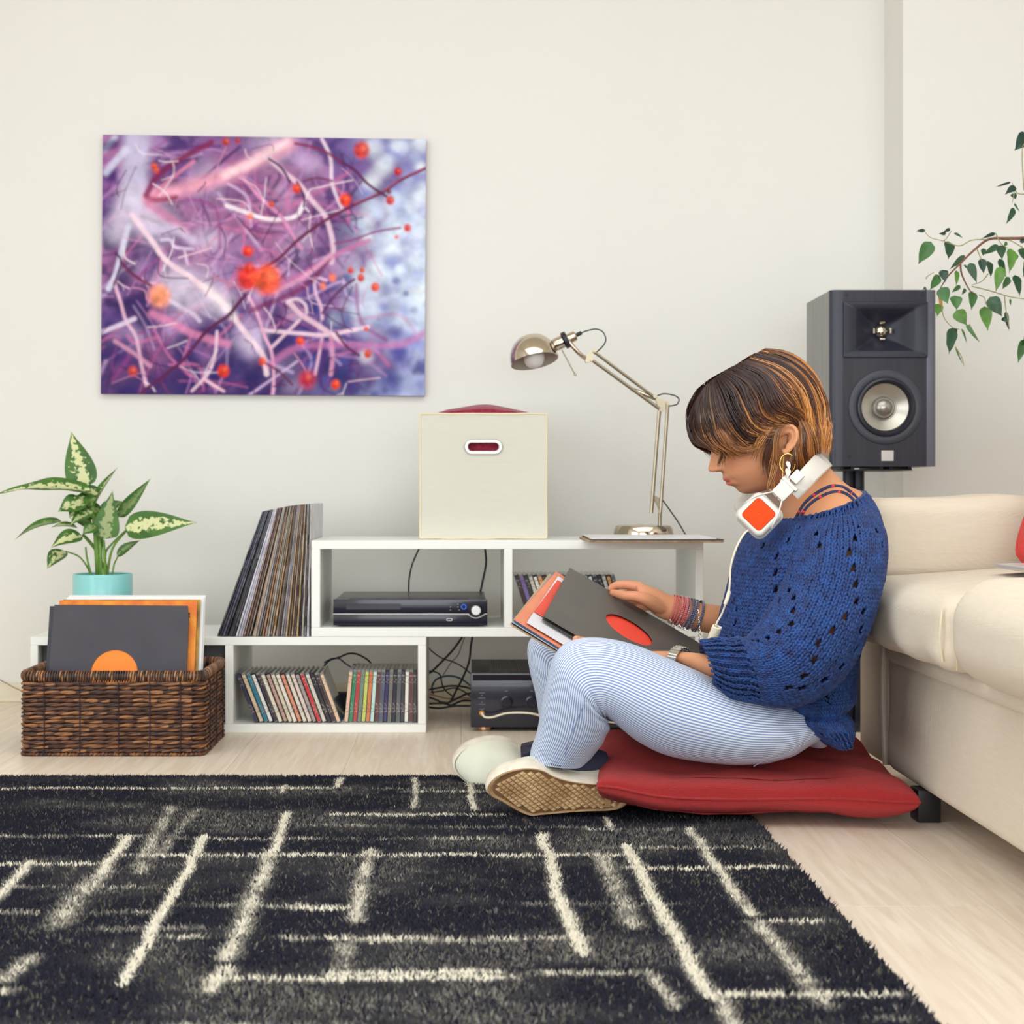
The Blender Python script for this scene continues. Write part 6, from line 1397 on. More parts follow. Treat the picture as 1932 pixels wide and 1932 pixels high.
# --- knitted sweater
SW_T = [((1628, 926), (1465, 987), YP, .162), ((1650, 955), (1428, 1000), 2.775, .200, dict(drop=.012)), ((1664, 1000), (1404, 1030), 2.77, .208, dict(drop=.012)), ((1668, 1050), (1389, 1070), 2.77, .206), ((1662, 1100), (1377, 1115), 2.77, .202), ((1640, 1155), (1364, 1160), 2.77, .197), ((1622, 1210), (1350, 1208), 2.77, .195), ((1613, 1260), (1352, 1250), 2.77, .195),
        ((1610, 1288), (1385, 1292), 2.77, .205), ((1607, 1307), (1420, 1316), 2.768, .215, dict(drop=-.006)), ((1588, 1322), (1446, 1330), 2.765, .222, dict(drop=-.006)), ((1603, 1340), (1440, 1338), 2.765, .245, dict(drop=-.008)), ((1606, 1362), (1460, 1356), 2.765, .254, dict(drop=-.010)), ((1600, 1384), (1484, 1380), 2.765, .250, dict(drop=-.012))]
SW_N = [((1640, 962), (1530, 985), 2.640, .06), ((1664, 1000), (1508, 1010), 2.610, .075), ((1668, 1050), (1498, 1050), 2.590, .085), ((1658, 1110), (1484, 1095), 2.575, .088), ((1640, 1175), (1464, 1135), 2.562, .088), ((1612, 1240), (1444, 1168), 2.552, .085), ((1570, 1296), (1428, 1190), 2.548, .080), ((1512, 1326), (1416, 1203), 2.55, .074), ((1456, 1330), (1404, 1208), 2.558, .066), ((1418, 1318), (1394, 1207), 2.57, .056),
        ((1400, 1316), (1380, 1210), 2.578, .052), ((1376, 1311), (1355, 1209), 2.592, .050), ((1345, 1288), (1322, 1213), 2.612, .044)]
SW_F = [((1630, 985), (1520, 1000), 2.92, .07), ((1625, 1060), (1490, 1050), 2.965, .080), ((1605, 1150), (1455, 1100), 2.985, .080), ((1545, 1225), (1420, 1125), 2.99, .070), ((1470, 1238), (1404, 1140), 2.985, .058), ((1425, 1226), (1392, 1142), 2.98, .045)]
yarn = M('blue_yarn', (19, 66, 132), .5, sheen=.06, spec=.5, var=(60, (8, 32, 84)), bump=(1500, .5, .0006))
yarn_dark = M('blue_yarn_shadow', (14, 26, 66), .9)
def knit(rings, cols, rows, holes, rib=None, S=5, n=96, seed=0, thick=.0040):
    G = loft(rings, 6, n); R = len(G)
    # respace rows by length
    c = G.mean(1); d = np.r_[0, np.cumsum(np.linalg.norm(np.diff(G[:, n // 4], axis=0), axis=1) + .5 * np.linalg.norm(np.diff(c, axis=0), axis=1))]
    v_of = np.interp(np.linspace(0, d[-1], 200), d, np.arange(R))
    wr = np.linspace(0, 1, R)[:, None]; th = np.linspace(0, 2 * np.pi, n, endpoint=False)[None]
    cen = G.mean(1, keepdims=True)
    G = cen + (G - cen) * (1 + .020 * (fbm(th * 1.5 + seed, wr * 7, 3, seed + 3) - .5) * 2)[..., None]
    def S_(u, v):
        "u wraps 0..1 , v 0..1"
        vv = np.interp(np.clip(v, 0, 1), np.linspace(0, 1, 200), v_of); i = np.clip(np.floor(vv).astype(int), 0, R - 2); f = np.clip(vv - i, 0, 1)[..., None]
        x = (u % 1) * n; j = np.floor(x).astype(int) % n; g = (x - np.floor(x))[..., None]; k = (j + 1) % n
        return (G[i, j] * (1 - g) + G[i, k] * g) * (1 - f) + (G[i + 1, j] * (1 - g) + G[i + 1, k] * g) * f
    def N_(u, v):
        e = 2e-3; a = S_(u + e, v) - S_(u - e, v); b = S_(u, np.clip(v + e, 0, 1)) - S_(u, np.clip(v - e, 0, 1)); m = np.cross(a, b)
        return m / (np.linalg.norm(m, axis=-1, keepdims=True) + 1e-12)
    ci, ri = np.meshgrid(np.arange(cols), np.arange(rows)); ci, ri = ci.ravel(), ri.ravel()
    hole = holes(ci, ri); near_hole = holes(ci - 1, ri) | holes(ci + 1, ri)
    # backing cloth with real openings
    gu, gv = np.meshgrid(np.arange(cols) / cols, np.linspace(0, 1, rows + 1)); BP_ = S_(gu, gv) - N_(gu, gv) * .0022
    ob = np.mean((BP_ - BP_.mean((0, 1))) * N_(gu, gv)) ; sgn = 1 if ob > 0 else -1
    if sgn < 0: BP_ = S_(gu, gv) + N_(gu, gv) * .0022
    k = ~hole; q = np.c_[ri * cols + ci, ri * cols + (ci + 1) % cols, (ri + 1) * cols + (ci + 1) % cols, (ri + 1) * cols + ci][k]
    ci, ri = ci[k], ri[k]; nh = near_hole[k]
    N0 = len(ci); rg = np.random.default_rng(seed)
    isrib = np.zeros(N0, bool) if rib is None else rib(ri / rows)
    pur = isrib & (ci % 2 == 1)
    paths, nors, rads = [], [], []
    ks = np.array([-.80, -.25, .30, .78]); hs = np.array([.25, 1.0, 1.0, .35])
    for s in (-1, 1):
        us = np.array([.05, .20, .36, .43]) * s
        u = (ci[:, None] + .5 + us[None] * (1 + 0 * ks)) / cols; v = (ri[:, None] + .5 + ks[None]) / rows
        u = u + rg.normal(0, .05, (N0, 1)) / cols; v = v + rg.normal(0, .06, (N0, 1)) / rows
        Pn = N_(u, v) * sgn; h = hs[None] * thick * (.6 + rg.uniform(0, .4, (N0, 1))) * np.where(pur, -.4, np.where(isrib, 1.5, 1.0))[:, None]
        paths.append(S_(u, v) + Pn * h[..., None]); nors.append(Pn)
    path = np.concatenate(paths); nor = np.concatenate(nors)
    W = np.linalg.norm(S_((ci + 1) / cols, (ri + .5) / rows) - S_(ci / cols, (ri + .5) / rows), axis=-1); W = np.tile(W, 2)
    rad = np.clip(W, .004, .0105)[:, None] * np.array([.20, .30, .29, .20])[None]
    V, Q = sausages(path, nor, rad, S)
    return BP_.reshape(-1, 3), q, V, Q
def lace(c, r):
    "eyelets in zigzag ladders, with plain stretches between"
    c = np.asarray(c); r = np.asarray(r)
    a = (r % 4 < 2) & (((c + (np.abs((r // 4) % 6 - 3))) % 12) == 3)
    b = ((r + 2) % 4 < 2) & (((c - (np.abs(((r + 2) // 4) % 6 - 3))) % 12) == 8) & ((r // 12) % 3 != 1)
    return (a | b) & (r > 4)
sweater = None
def make_sweater():
    global sweater
    Bs, Qs, Vs, Qv, ob, ov = [], [], [], [], 0, 0
    ribT = lambda f: (f < .025) | (f > .93)
    ribS = lambda f: f > .80
    for rg_, cols, rows, hl, rb, S, sd in ((SW_T, 104, 62, lambda c, r: lace(c, r) & (np.asarray(r) < 52), ribT, 5, 1), (SW_N, 48, 68, lambda c, r: lace(c + 3, r) & (np.asarray(r) < 52), ribS, 5, 2), (SW_F, 40, 48, lambda c, r: lace(c, r) & (np.asarray(r) < 38), lambda f: f > .85, 4, 3)):
        b, q, v, qq = knit(rg_, cols, rows, hl, rb, S, seed=sd)
        Bs.append(b); Qs.append(q + ob); ob += len(b); Vs.append(v); Qv.append(qq + ov); ov += len(v)
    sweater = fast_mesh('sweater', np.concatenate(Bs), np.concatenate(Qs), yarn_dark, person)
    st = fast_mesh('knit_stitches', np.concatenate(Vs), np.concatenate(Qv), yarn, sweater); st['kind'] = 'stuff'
    # rolled neckline edge
    e = ring(*SW_T[0][:4], n=60); e = e + [0, 0, .001]
    MB().tube(e, .0036 + .0008 * np.sin(np.arange(60) * 2.1), 7, closed=True, sub=2).build('neckline', yarn, sweater)
make_sweater()
# straps of the top on the bare shoulder, navy with red dots
strap_m = M('strap_navy', (40, 44, 82), .7); dot_m = M('strap_dot', (206, 52, 58), .7)
for pts in ([(1500, 982), (1508, 966), (1520, 948), (1536, 934), (1554, 923), (1572, 917), (1592, 920), (1608, 931), (1622, 946)], [(1508, 982), (1516, 966), (1530, 950), (1548, 938), (1566, 930), (1584, 928), (1600, 934), (1614, 948)]):
    sp_ = MB().tube([onto(x, y, .0015) for x, y in pts], .0032, 8, sub=5).build('shoulder_strap', strap_m, person)
    for x, y in pts[1::2]: MB().ball(onto(x, y, .0042), (.0036, .0016, .0026), 8, 6).build('dot', dot_m, sp_)

# --- shoes: off-white slip-ons
leather = M('shoe_leather', (226, 226, 210), .45, var=(16, (212, 212, 192)), bump=(60, .15, .001)); rubber_w = M('shoe_rand', (230, 224, 210), .5, var=(40, (210, 198, 178))); gum = M('gum_sole', (186, 152, 108), .65, var=(24, (150, 116, 82))); navy_el = M('shoe_elastic', (44, 44, 66), .8); tread_g = M('tread_ground', (128, 94, 64), .75); tread_m = M('tread_gum', (214, 182, 136), .6, var=(30, (170, 132, 92)))
def catm(P, k=6): return cr(np.array(P, float), k, True)
def inside(poly_, x, y):
    n = len(poly_); c = np.zeros(x.shape, bool); j = n - 1
    for i in range(n):
        xi, yi = poly_[i]; xj, yj = poly_[j]
        c ^= ((yi > y) != (yj > y)) & (x < (xj - xi) * (y - yi) / (yj - yi + 1e-12) + xi); j = i
    return c
def shoe(outl, Yc, U, py_ref, lean, height, name_lab, vis_sole, prof):
    """outl: sole outline in px at depth Yc; U: unit vector from sole to ankle; lean: dY per metre of height along the outline plane"""
    root = bpy.data.objects.new('shoe', None); COL.objects.link(root); root.parent = person; ORG[root.name] = ORG[person.name]
    if name_lab: root['label'] = name_lab
    U = np.asarray(U, float); U /= np.linalg.norm(U)
    O = catm(outl, 6)
    def P3(q):
        p = np.array([at(a, b, Yc) for a, b in q]); p[:, 1] += (p[:, 2] - at(0, py_ref, Yc)[2]) * lean; return p
    base = P3(O); cen = base.mean(0); cpx = O.mean(0)
    inset = lambda f: cpx + (O - cpx) * f
    # foxing band
    def ringrow(f, h): p = P3(cpx + (O - cpx) * f); return p + U * h
    MB().grid(np.array([ringrow(.985, -.004), ringrow(1.0, -.0015), ringrow(1.012, .004), ringrow(1.015, .014), ringrow(1.0, .026), ringrow(.97, .029)]), True).build('rand', rubber_w, root)
    mb = MB(); rows = [ringrow(.985, -.004), ringrow(.955, -.0058), ringrow(.925, -.0052), ringrow(.90, -.0030)]; mb.grid(np.array(rows), True); inn = np.array(rows[-1]); mb.build('outsole', gum, root); MB().add(inn, [tuple(range(len(inn)))]).build('tread_ground', tread_g, root, smooth=False)
    if vis_sole:
        q = inset(.895); x0, y0 = q.min(0); x1, y1 = q.max(0); V, Fc = [], []; a = math.radians(33); b_ = math.radians(-48); k = 0; st = 9.6
        e1 = np.array([math.cos(math.radians(-28)), math.sin(math.radians(-28))]) * st; e2 = np.array([math.cos(math.radians(40)), math.sin(math.radians(40))]) * st * .86
        tb = MB()
        for i in range(-40, 41):
            for j in range(-40, 41):
                c = cpx + e1 * i + e2 * j
                cs = np.array([c + (e1 + e2) * .46, c + (e2 - e1) * .46, c - (e1 + e2) * .46, c + (e1 - e2) * .46])
                if not inside(q, np.r_[cs[:, 0], c[0]], np.r_[cs[:, 1], c[1]]).all(): continue
                if abs(c[0] - 1146) < 7 and 1488 < c[1] < 1522: continue
                p = P3(cs); ct = P3(c + (cs - c) * .5)
                tb.add(np.r_[p - U * .0030, ct - U * .0072], [(0, 1, 5, 4), (1, 2, 6, 5), (2, 3, 7, 6), (3, 0, 4, 7), (4, 5, 6, 7)])
        o = tb.build('tread', tread_m, root, smooth=False); o['kind'] = 'stuff'
        pts = P3(np.array([(1141, 1492), (1153, 1492), (1153, 1522), (1141, 1522)])); MB().add(np.r_[pts - U * .003, pts - U * .0055], [(0, 1, 5, 4), (1, 2, 6, 5), (2, 3, 7, 6), (3, 0, 4, 7), (4, 5, 6, 7)]).build('sole_plug', gum, root, smooth=False)
    # upper: rows shrink and rise toward the instep; prof gives height over the length (toe..heel)
    t = (base - base.mean(0)) @ ((at(outl[0][0], outl[0][1], Yc) - at(*cpx, Yc)) / np.linalg.norm(at(outl[0][0], outl[0][1], Yc) - at(*cpx, Yc)))
    t = (t - t.min()) / (t.max() - t.min())                     # 1 at toe
    hg = lambda f: np.interp(.5 + (t - .5) * f, *zip(*prof))
    rows = []
    for f, g in ((.985, .25), (1.0, .42), (.985, .56), (.92, .72), (.80, .85), (.62, .94), (.40, .99), (.2, 1.0), (.02, 1.0)):
        rows.append(P3(cpx + (O - cpx) * f) + U * (hg(f) * g)[:, None])
    MB().grid(np.array(rows), True).build('upper', leather, root)
    return root, P3, U, cpx
NEAR_SOLE = [(917, 1486), (926, 1468), (946, 1453), (975, 1444), (1004, 1443), (1024, 1448), (1046, 1460), (1080, 1470), (1120, 1475), (1160, 1475), (1180, 1482), (1188, 1500), (1182, 1520), (1160, 1530), (1110, 1532), (1060, 1536), (1020, 1540), (998, 1541), (972, 1529), (942, 1510), (924, 1500)]
sh1, P3a, Ua, ca = shoe(NEAR_SOLE, 2.602, (0, .93, .37), 1492, -.40, .07, 'slip-on shoe turned sole outward with a diamond tread', True, [(0, .062), (.25, .066), (.45, .068), (.7, .055), (.9, .040), (1, .030)])
FAR_SOLE = [(854, 1432), (862, 1415), (880, 1401), (908, 1392), (938, 1390), (962, 1396), (985, 1408), (1020, 1416), (1060, 1418), (1100, 1424), (1112, 1440), (1104, 1458), (1070, 1468), (1020, 1472), (975, 1478), (930, 1482), (890, 1470), (864, 1452)]
sh2, P3b, Ub, cb_ = shoe(FAR_SOLE, 2.965, (0, -.93, -.20), 1440, .30, .07, 'slip-on shoe with its off-white toe cap toward the camera', False, [(0, .066), (.25, .070), (.45, .072), (.7, .062), (.88, .050), (1, .036)])
for pts in ([(985, 1424), (996, 1420), (1006, 1432), (1000, 1444), (990, 1440), (994, 1432)],):
    MB().poly([[(a * 2.87 / F, -b * 2.87 / F) for a, b in pts]], np.array([-CX * 2.87 / F, 2.868, HC + CY * 2.87 / F]), (1, 0, 0), (0, 0, 1), .02).build('elastic_gore', navy_el, sh2, smooth=False)
MB().tube([at(1052, 1432, 2.655), at(1080, 1440, 2.66), at(1112, 1446, 2.665), at(1140, 1448, 2.67)], [.034, .036, .034, .028], 18, sub=4).build('shoe_opening', navy_el, sh1)
MB().tube([at(1137, 1428, 2.655), at(1144, 1440, 2.652), at(1150, 1454, 2.65), at(1152, 1462, 2.65)], [.003, .006, .0065, .005], 10, sub=3).build('heel_tab', leather, sh1)

# --- hair: a cap and thousands of strands combed along guides, darker at the root
HCn = np.array([1428.0, 768.0])
def hair_depth(px, py):
    dx, dy = px - HCn[0], py - HCn[1]; f = -dx * math.cos(PIT) + dy * math.sin(PIT); u = -dx * math.sin(PIT) - dy * math.cos(PIT)
    rho2 = (f / np.where(f > 0, 134, 128)) ** 2 + (u / np.where(u > 0, 114, 165)) ** 2
    return .089 * np.sqrt(np.clip(1 - rho2, 0, 1)) ** .85
GUIDES = [
    [(1322, 732), (1304, 764), (1297, 796), (1300, 822), (1314, 842), (1336, 846)],
    [(1324, 730), (1312, 768), (1316, 804), (1332, 830), (1350, 846), (1368, 862)],
    [(1336, 720), (1340, 752), (1348, 788), (1364, 822), (1390, 842), (1416, 846)],
    [(1350, 710), (1374, 738), (1384, 772), (1402, 802), (1430, 812), (1456, 806)],
    [(1364, 702), (1394, 724), (1412, 752), (1424, 780), (1450, 792), (1478, 798)],
    [(1384, 691), (1424, 713), (1444, 745), (1464, 772), (1490, 782), (1512, 812)],
    [(1398, 684), (1442, 704), (1472, 732), (1490, 758), (1502, 794), (1524, 842)],
    [(1412, 675), (1455, 692), (1490, 720), (1512, 752), (1524, 792), (1532, 858)],
    [(1424, 667), (1468, 682), (1504, 711), (1529, 748), (1541, 790), (1538, 864)],
    [(1434, 662), (1480, 671), (1516, 700), (1538, 740), (1547, 784), (1541, 866)]]
NAPE = [[(1486, 795), (1494, 822), (1498, 850), (1506, 872), (1522, 884), (1540, 884)], [(1496, 790), (1508, 820), (1516, 850), (1524, 872), (1536, 880), (1546, 876)], [(1484, 815), (1486, 848), (1490, 876), (1498, 896), (1514, 910), (1532, 914)], [(1478, 850), (1476, 876), (1478, 896), (1486, 908), (1498, 914), (1508, 916)]]
FRONT = [[(1448, 800), (1432, 806), (1418, 822), (1408, 840), (1398, 850), (1388, 856)], [(1452, 804), (1440, 820), (1436, 846), (1434, 876), (1436, 904), (1440, 930)], [(1456, 808), (1450, 836), (1450, 866), (1448, 896), (1444, 918), (1440, 938)]]
BANGS = [[(1330, 790), (1330, 812), (1340, 832), (1354, 845), (1366, 858), (1374, 870)], [(1348, 800), (1356, 824), (1370, 840), (1386, 850), (1402, 852), (1420, 846)], [(1316, 800), (1316, 824), (1328, 840), (1342, 846), (1352, 858), (1352, 884)]]
def hair():
    R = np.random.default_rng(9); K = 16
    tt = np.linspace(0, 1, K)
    def resample(g):
        P = cr(np.array(g, float), 8); d = np.r_[0, np.cumsum(np.linalg.norm(np.diff(P, axis=0), axis=1))]; d /= d[-1]
        return np.c_[np.interp(tt, d, P[:, 0]), np.interp(tt, d, P[:, 1])]
    sets = [(np.array([resample(g) for g in GUIDES]), 2300, 'main'), (np.array([resample(g) for g in NAPE]), 800, 'nape'), (np.array([resample(g) for g in FRONT]), 64, 'front'), (np.array([resample(g) for g in BANGS]), 170, 'bang')]
    dark, brown, gold, pale = lin((38, 24, 28)), lin((92, 54, 34)), lin((196, 128, 64)), lin((238, 190, 124))
    # cap underneath
    Gd = sets[0][0]; Gi = cr(Gd, 5); capm = M('hair_base', (54, 33, 30), .55, stretch=(1, 1, 1), bump=(240, .5, .002))
    mb = MB()
    for sg in (-1, 1):
        px, py = Gi[..., 0], Gi[..., 1]; c = HCn; px, py = c[0] + (px - c[0]) * .975, c[1] + (py - c[1]) * .975
        Y = YP + sg * (hair_depth(px, py) * .96 + .0); mb.grid(np.stack([(px - CX) * SP, Y, HC - (py - CY) * SP], -1), flip=sg > 0)
    cap = mb.build('hair', capm, person)
    Vs, Qs, Cs, off = [], [], [], 0
    for G, N_, kind in sets:
        for sg in (-1, 1):
            n = N_ if sg < 0 else int(N_ * .6)
            # strands gather in locks
            nl = max(4, int(n / 14)); lock_g = R.uniform(0, len(G) - 1, nl); lock_d = R.uniform(0, 1, nl); lock_c = R.uniform(0, 1, nl); lock_ph = R.uniform(0, 6.28, nl)
            li = R.integers(0, nl, n); spread = R.normal(0, .16, n)
            loose = R.uniform(0, 1, n) < .12
            g = np.clip(lock_g[li] + spread * (1.0), 0, len(G) - 1.001); i = np.floor(g).astype(int); f = (g - i)[:, None, None]
            P = G[i] * (1 - f) + G[np.minimum(i + 1, len(G) - 1)] * f
            t0 = np.where(R.uniform(0, 1, n) < .55, 0, R.uniform(0, .45, n)) if kind == 'main' else np.zeros(n)
            t1 = np.clip(1 - np.abs(R.normal(0, .10, n)), .5, 1)
            if kind == 'main': t1 = np.where((g > 2.5) & (R.uniform(0, 1, n) < .25), R.uniform(.55, .95, n), t1)
            ts = t0[:, None] + (t1 - t0)[:, None] * tt[None]
            x = ts * (K - 1); a = np.clip(np.floor(x).astype(int), 0, K - 2); b = (x - a)[..., None]; ar = np.arange(n)[:, None]
            P = P[ar, a] * (1 - b) + P[ar, a + 1] * b
            T = np.gradient(P, axis=1); T /= np.linalg.norm(T, axis=-1, keepdims=True) + 1e-9; Nn = np.stack([-T[..., 1], T[..., 0]], -1)
            wave = (6.0 * np.sin(ts * 7.0 + lock_ph[li][:, None]) * ts + R.normal(0, 2.2, (n, 1)) * ts + np.where(loose, 7.0, 0.0)[:, None] * np.sin(ts * 5 + R.uniform(0, 6, (n, 1))) * ts)
            if kind == 'main': wave = wave * np.clip((np.minimum(g, 9 - g) / .8), .12, 1)[:, None]
            # locks pinch together toward the tips
            P = P + Nn * wave[..., None]
            dep = hair_depth(P[..., 0], P[..., 1])
            lay = (.001 + .018 * lock_d[li][:, None] * np.sin(np.pi * np.clip(ts * .9 + .08, 0, 1)) + R.uniform(0, .003, (n, 1)))
            if kind == 'front': lay = lay * .4 + .002; dep = np.maximum(dep, .068)
            if kind == 'bang': lay = lay + .003; dep = np.maximum(dep, np.interp(P[..., 0], [1320, 1345, 1370, 1400, 1440], [.020, .046, .060, .070, .076]))
            if kind == 'nape': dep = np.maximum(dep, .050)
            if kind == 'main': dep = np.maximum(dep, np.interp(P[..., 1], [765, 812], [0, 1]) * np.interp(P[..., 0], [1300, 1325, 1360, 1400, 1440], [0.0, .030, .056, .069, .076]))
            mid = np.clip(dep / .03, 0, 1)
            Y = YP + sg * (dep + lay * mid) + (1 - mid) * R.uniform(-.006, .012, (n, 1)) * sg
            P3 = np.stack([(P[..., 0] - CX) * SP, Y, HC - (P[..., 1] - CY) * SP], -1)
            nor = P3 - np.array([(HCn[0] - CX) * SP, YP, HC - (HCn[1] - CY) * SP])
            rad = np.array([.55, .9, 1, 1, 1, 1, 1, 1, .95, .9, .85, .75, .65, .5, .35, .12])[None] * R.uniform(.0006, .0013, (n, 1))
            V, Q = sausages(P3, nor, rad, 4)
            gg = (g / (len(G) - 1))[:, None]
            hl = lock_c[li][:, None] * .45 + R.uniform(0, 1, (n, 1)) * .55
            if kind == 'main': f = np.clip(ease(ts + (gg - .34) * .95 + (hl - .5) * 1.5, .22, 1.25) * .96 + .06, 0, 1)
            elif kind == 'nape': f = np.clip(.42 + .45 * hl + .2 * ts, 0, 1)
            else: f = np.clip(.12 + .62 * hl + .30 * ts, 0, 1)
            f = (f * np.where(lock_c[li] < .2, .55, 1.0)[:, None])[..., None]
            c = np.where(f < .45, dark + (brown - dark) * (f / .45), brown + (gold - brown) * ((f - .45) / .55))
            c = c + (pale - c) * (np.clip(hl - .70, 0, 1) * 3.2 * ts)[..., None].clip(0, .8)
            Vs.append(V); Qs.append(Q + off); off += len(V); Cs.append(np.repeat(c.reshape(-1, 3), 4, 0))
    st = fast_mesh('hair_strands', np.concatenate(Vs), np.concatenate(Qs), M('hair_strand', (120, 74, 44), .32, attr=True, spec=.6), cap, cols=np.concatenate(Cs)); st['kind'] = 'stuff'
hair()

# --- things she wears
gold = M('gold', (226, 180, 96), .25, metal=1.0); feather = M('feather_white', (240, 236, 226), .5)
ea = lambda x, y, d=-.082: np.array([(x - CX) * SP, YP + d, HC - (y - CY) * SP])
er = MB().tube([ea(1467 + 14 * math.sin(a), 876 - 18 * math.cos(a), -.084) for a in np.linspace(0, 2 * np.pi, 28, endpoint=False)], .0011, 6, closed=True).build('earring', gold, person)
for (x, y, l, w, a) in ((1466, 872, 14, 6, 80), (1467, 884, 16, 8, 95), (1464, 898, 22, 11, 100), (1461, 914, 26, 12, 96), (1466, 908, 20, 9, 78), (1458, 904, 16, 6, 110)):
    mb = MB(); leaf_mesh(mb, ea(x, y, -.086), ea(x + 1.3 * l * math.cos(math.radians(a)), y + 1.3 * l * math.sin(math.radians(a)), -.092), w * SP * 1.3, (.1, -1, .1), arch=.1, fold=.2, n=8, m=4); mb.build('feather', feather, er)
MB().tube([ea(1462, 856, -.080), ea(1459, 876, -.084), ea(1458, 900, -.086)], .0007, 5).build('earring_wire', gold, er)
# watch on the nearer wrist
wa, wb = at(1290, 1242, 2.678), at(1272, 1238, 2.69); wd = (wb - wa) / np.linalg.norm(wb - wa); wm = (wa + wb) / 2
silv = M('watch_steel', (214, 210, 200), .22, metal=.95)
def loop(c, axd, r1, r2, up_, n=40):
    up_ = up_ - axd * (up_ @ axd); up_ = up_ / np.linalg.norm(up_); sd = np.cross(axd, up_); th = np.linspace(0, 2 * np.pi, n, endpoint=False)
    return c + np.cos(th)[:, None] * up_ * r1 + np.sin(th)[:, None] * sd * r2, np.cos(th)[:, None] * up_ + np.sin(th)[:, None] * sd
pts, nr_ = loop(wm, wd, .0158, .0240, np.array([0, 0, 1.0]))
wband = MB(); hw = .0085
wband.grid(np.concatenate([np.stack([pts - wd * hw, pts - wd * hw + nr_ * .0022, pts + wd * hw + nr_ * .0022, pts + wd * hw])]), True)
w_ = wband.build('watch', silv, person)
for k in range(0, 40, 2):
    MB().tube([pts[k] - wd * hw * .98 + nr_[k] * .0026, pts[k] + wd * hw * .98 + nr_[k] * .0026], .0016, 6).build('bracelet_link', silv, w_)
# bracelets on the farther wrist: coral and slate wraps set with stones
fa, fb = at(1268, 1148, 2.948), at(1336, 1168, 2.957); fd = (fb - fa) / np.linalg.norm(fb - fa)
coral = M('coral_cord', (206, 84, 84), .6); slate = M('slate_cord', (70, 74, 108), .6); stone = M('rhinestone', (232, 226, 230), .12, metal=.75)
def wrap(kind, xs, mat):
    mb = MB(); sb = MB(); rg = np.random.default_rng(3)
    for k, s in enumerate(xs):
        c = fa + fd * s; rr = .0268 + .004 * s / .07; ax = fd + rg.normal(0, .05, 3); ax /= np.linalg.norm(ax)
        P, Nn = loop(c, ax, rr, .0245, np.array([0, 0, 1.0]), 48); mb.tube(P, .0017, 6, closed=True)
        for j in range(48):
            e = .00105; sb.ball(P[j] + Nn[j] * .0014, e, 4, 4)
    b = mb.build('bracelet', mat, person); o = sb.build('stones', stone, b); o['kind'] = 'stuff'; b['label'] = kind; return b
b1 = wrap('coral wrap bracelet set with clear stones', [.000, .0035, .0095, .0128, .0161, .0194, .0227, .0260], coral); b2 = wrap('slate blue wrap bracelet set with clear stones', [.0295, .0328, .0361, .0394, .0427, .0520, .0553], slate)
for b, x, y, dx in ((b1, 1264, 1168, 1.4), (b2, 1316, 1150, .25)):
    for k in range(7):
        c = at(x + dx * k * 3.2, y + 4 + k * (5.6 if b is b1 and k < 3 else (2.4 if b is b1 else 9.0)), 2.915)
        th = np.linspace(0, 2 * np.pi, 10, endpoint=False); P = np.c_[c[0] + .0022 * np.cos(th), c[1] + (.0 if k % 2 else .0012) * np.sin(th) + 0 * th, c[2] + (.0036 if b is b2 else .0026) * np.sin(th)]
        MB().tube(P, .0006, 5, closed=True).build('chain_link', silv, b)

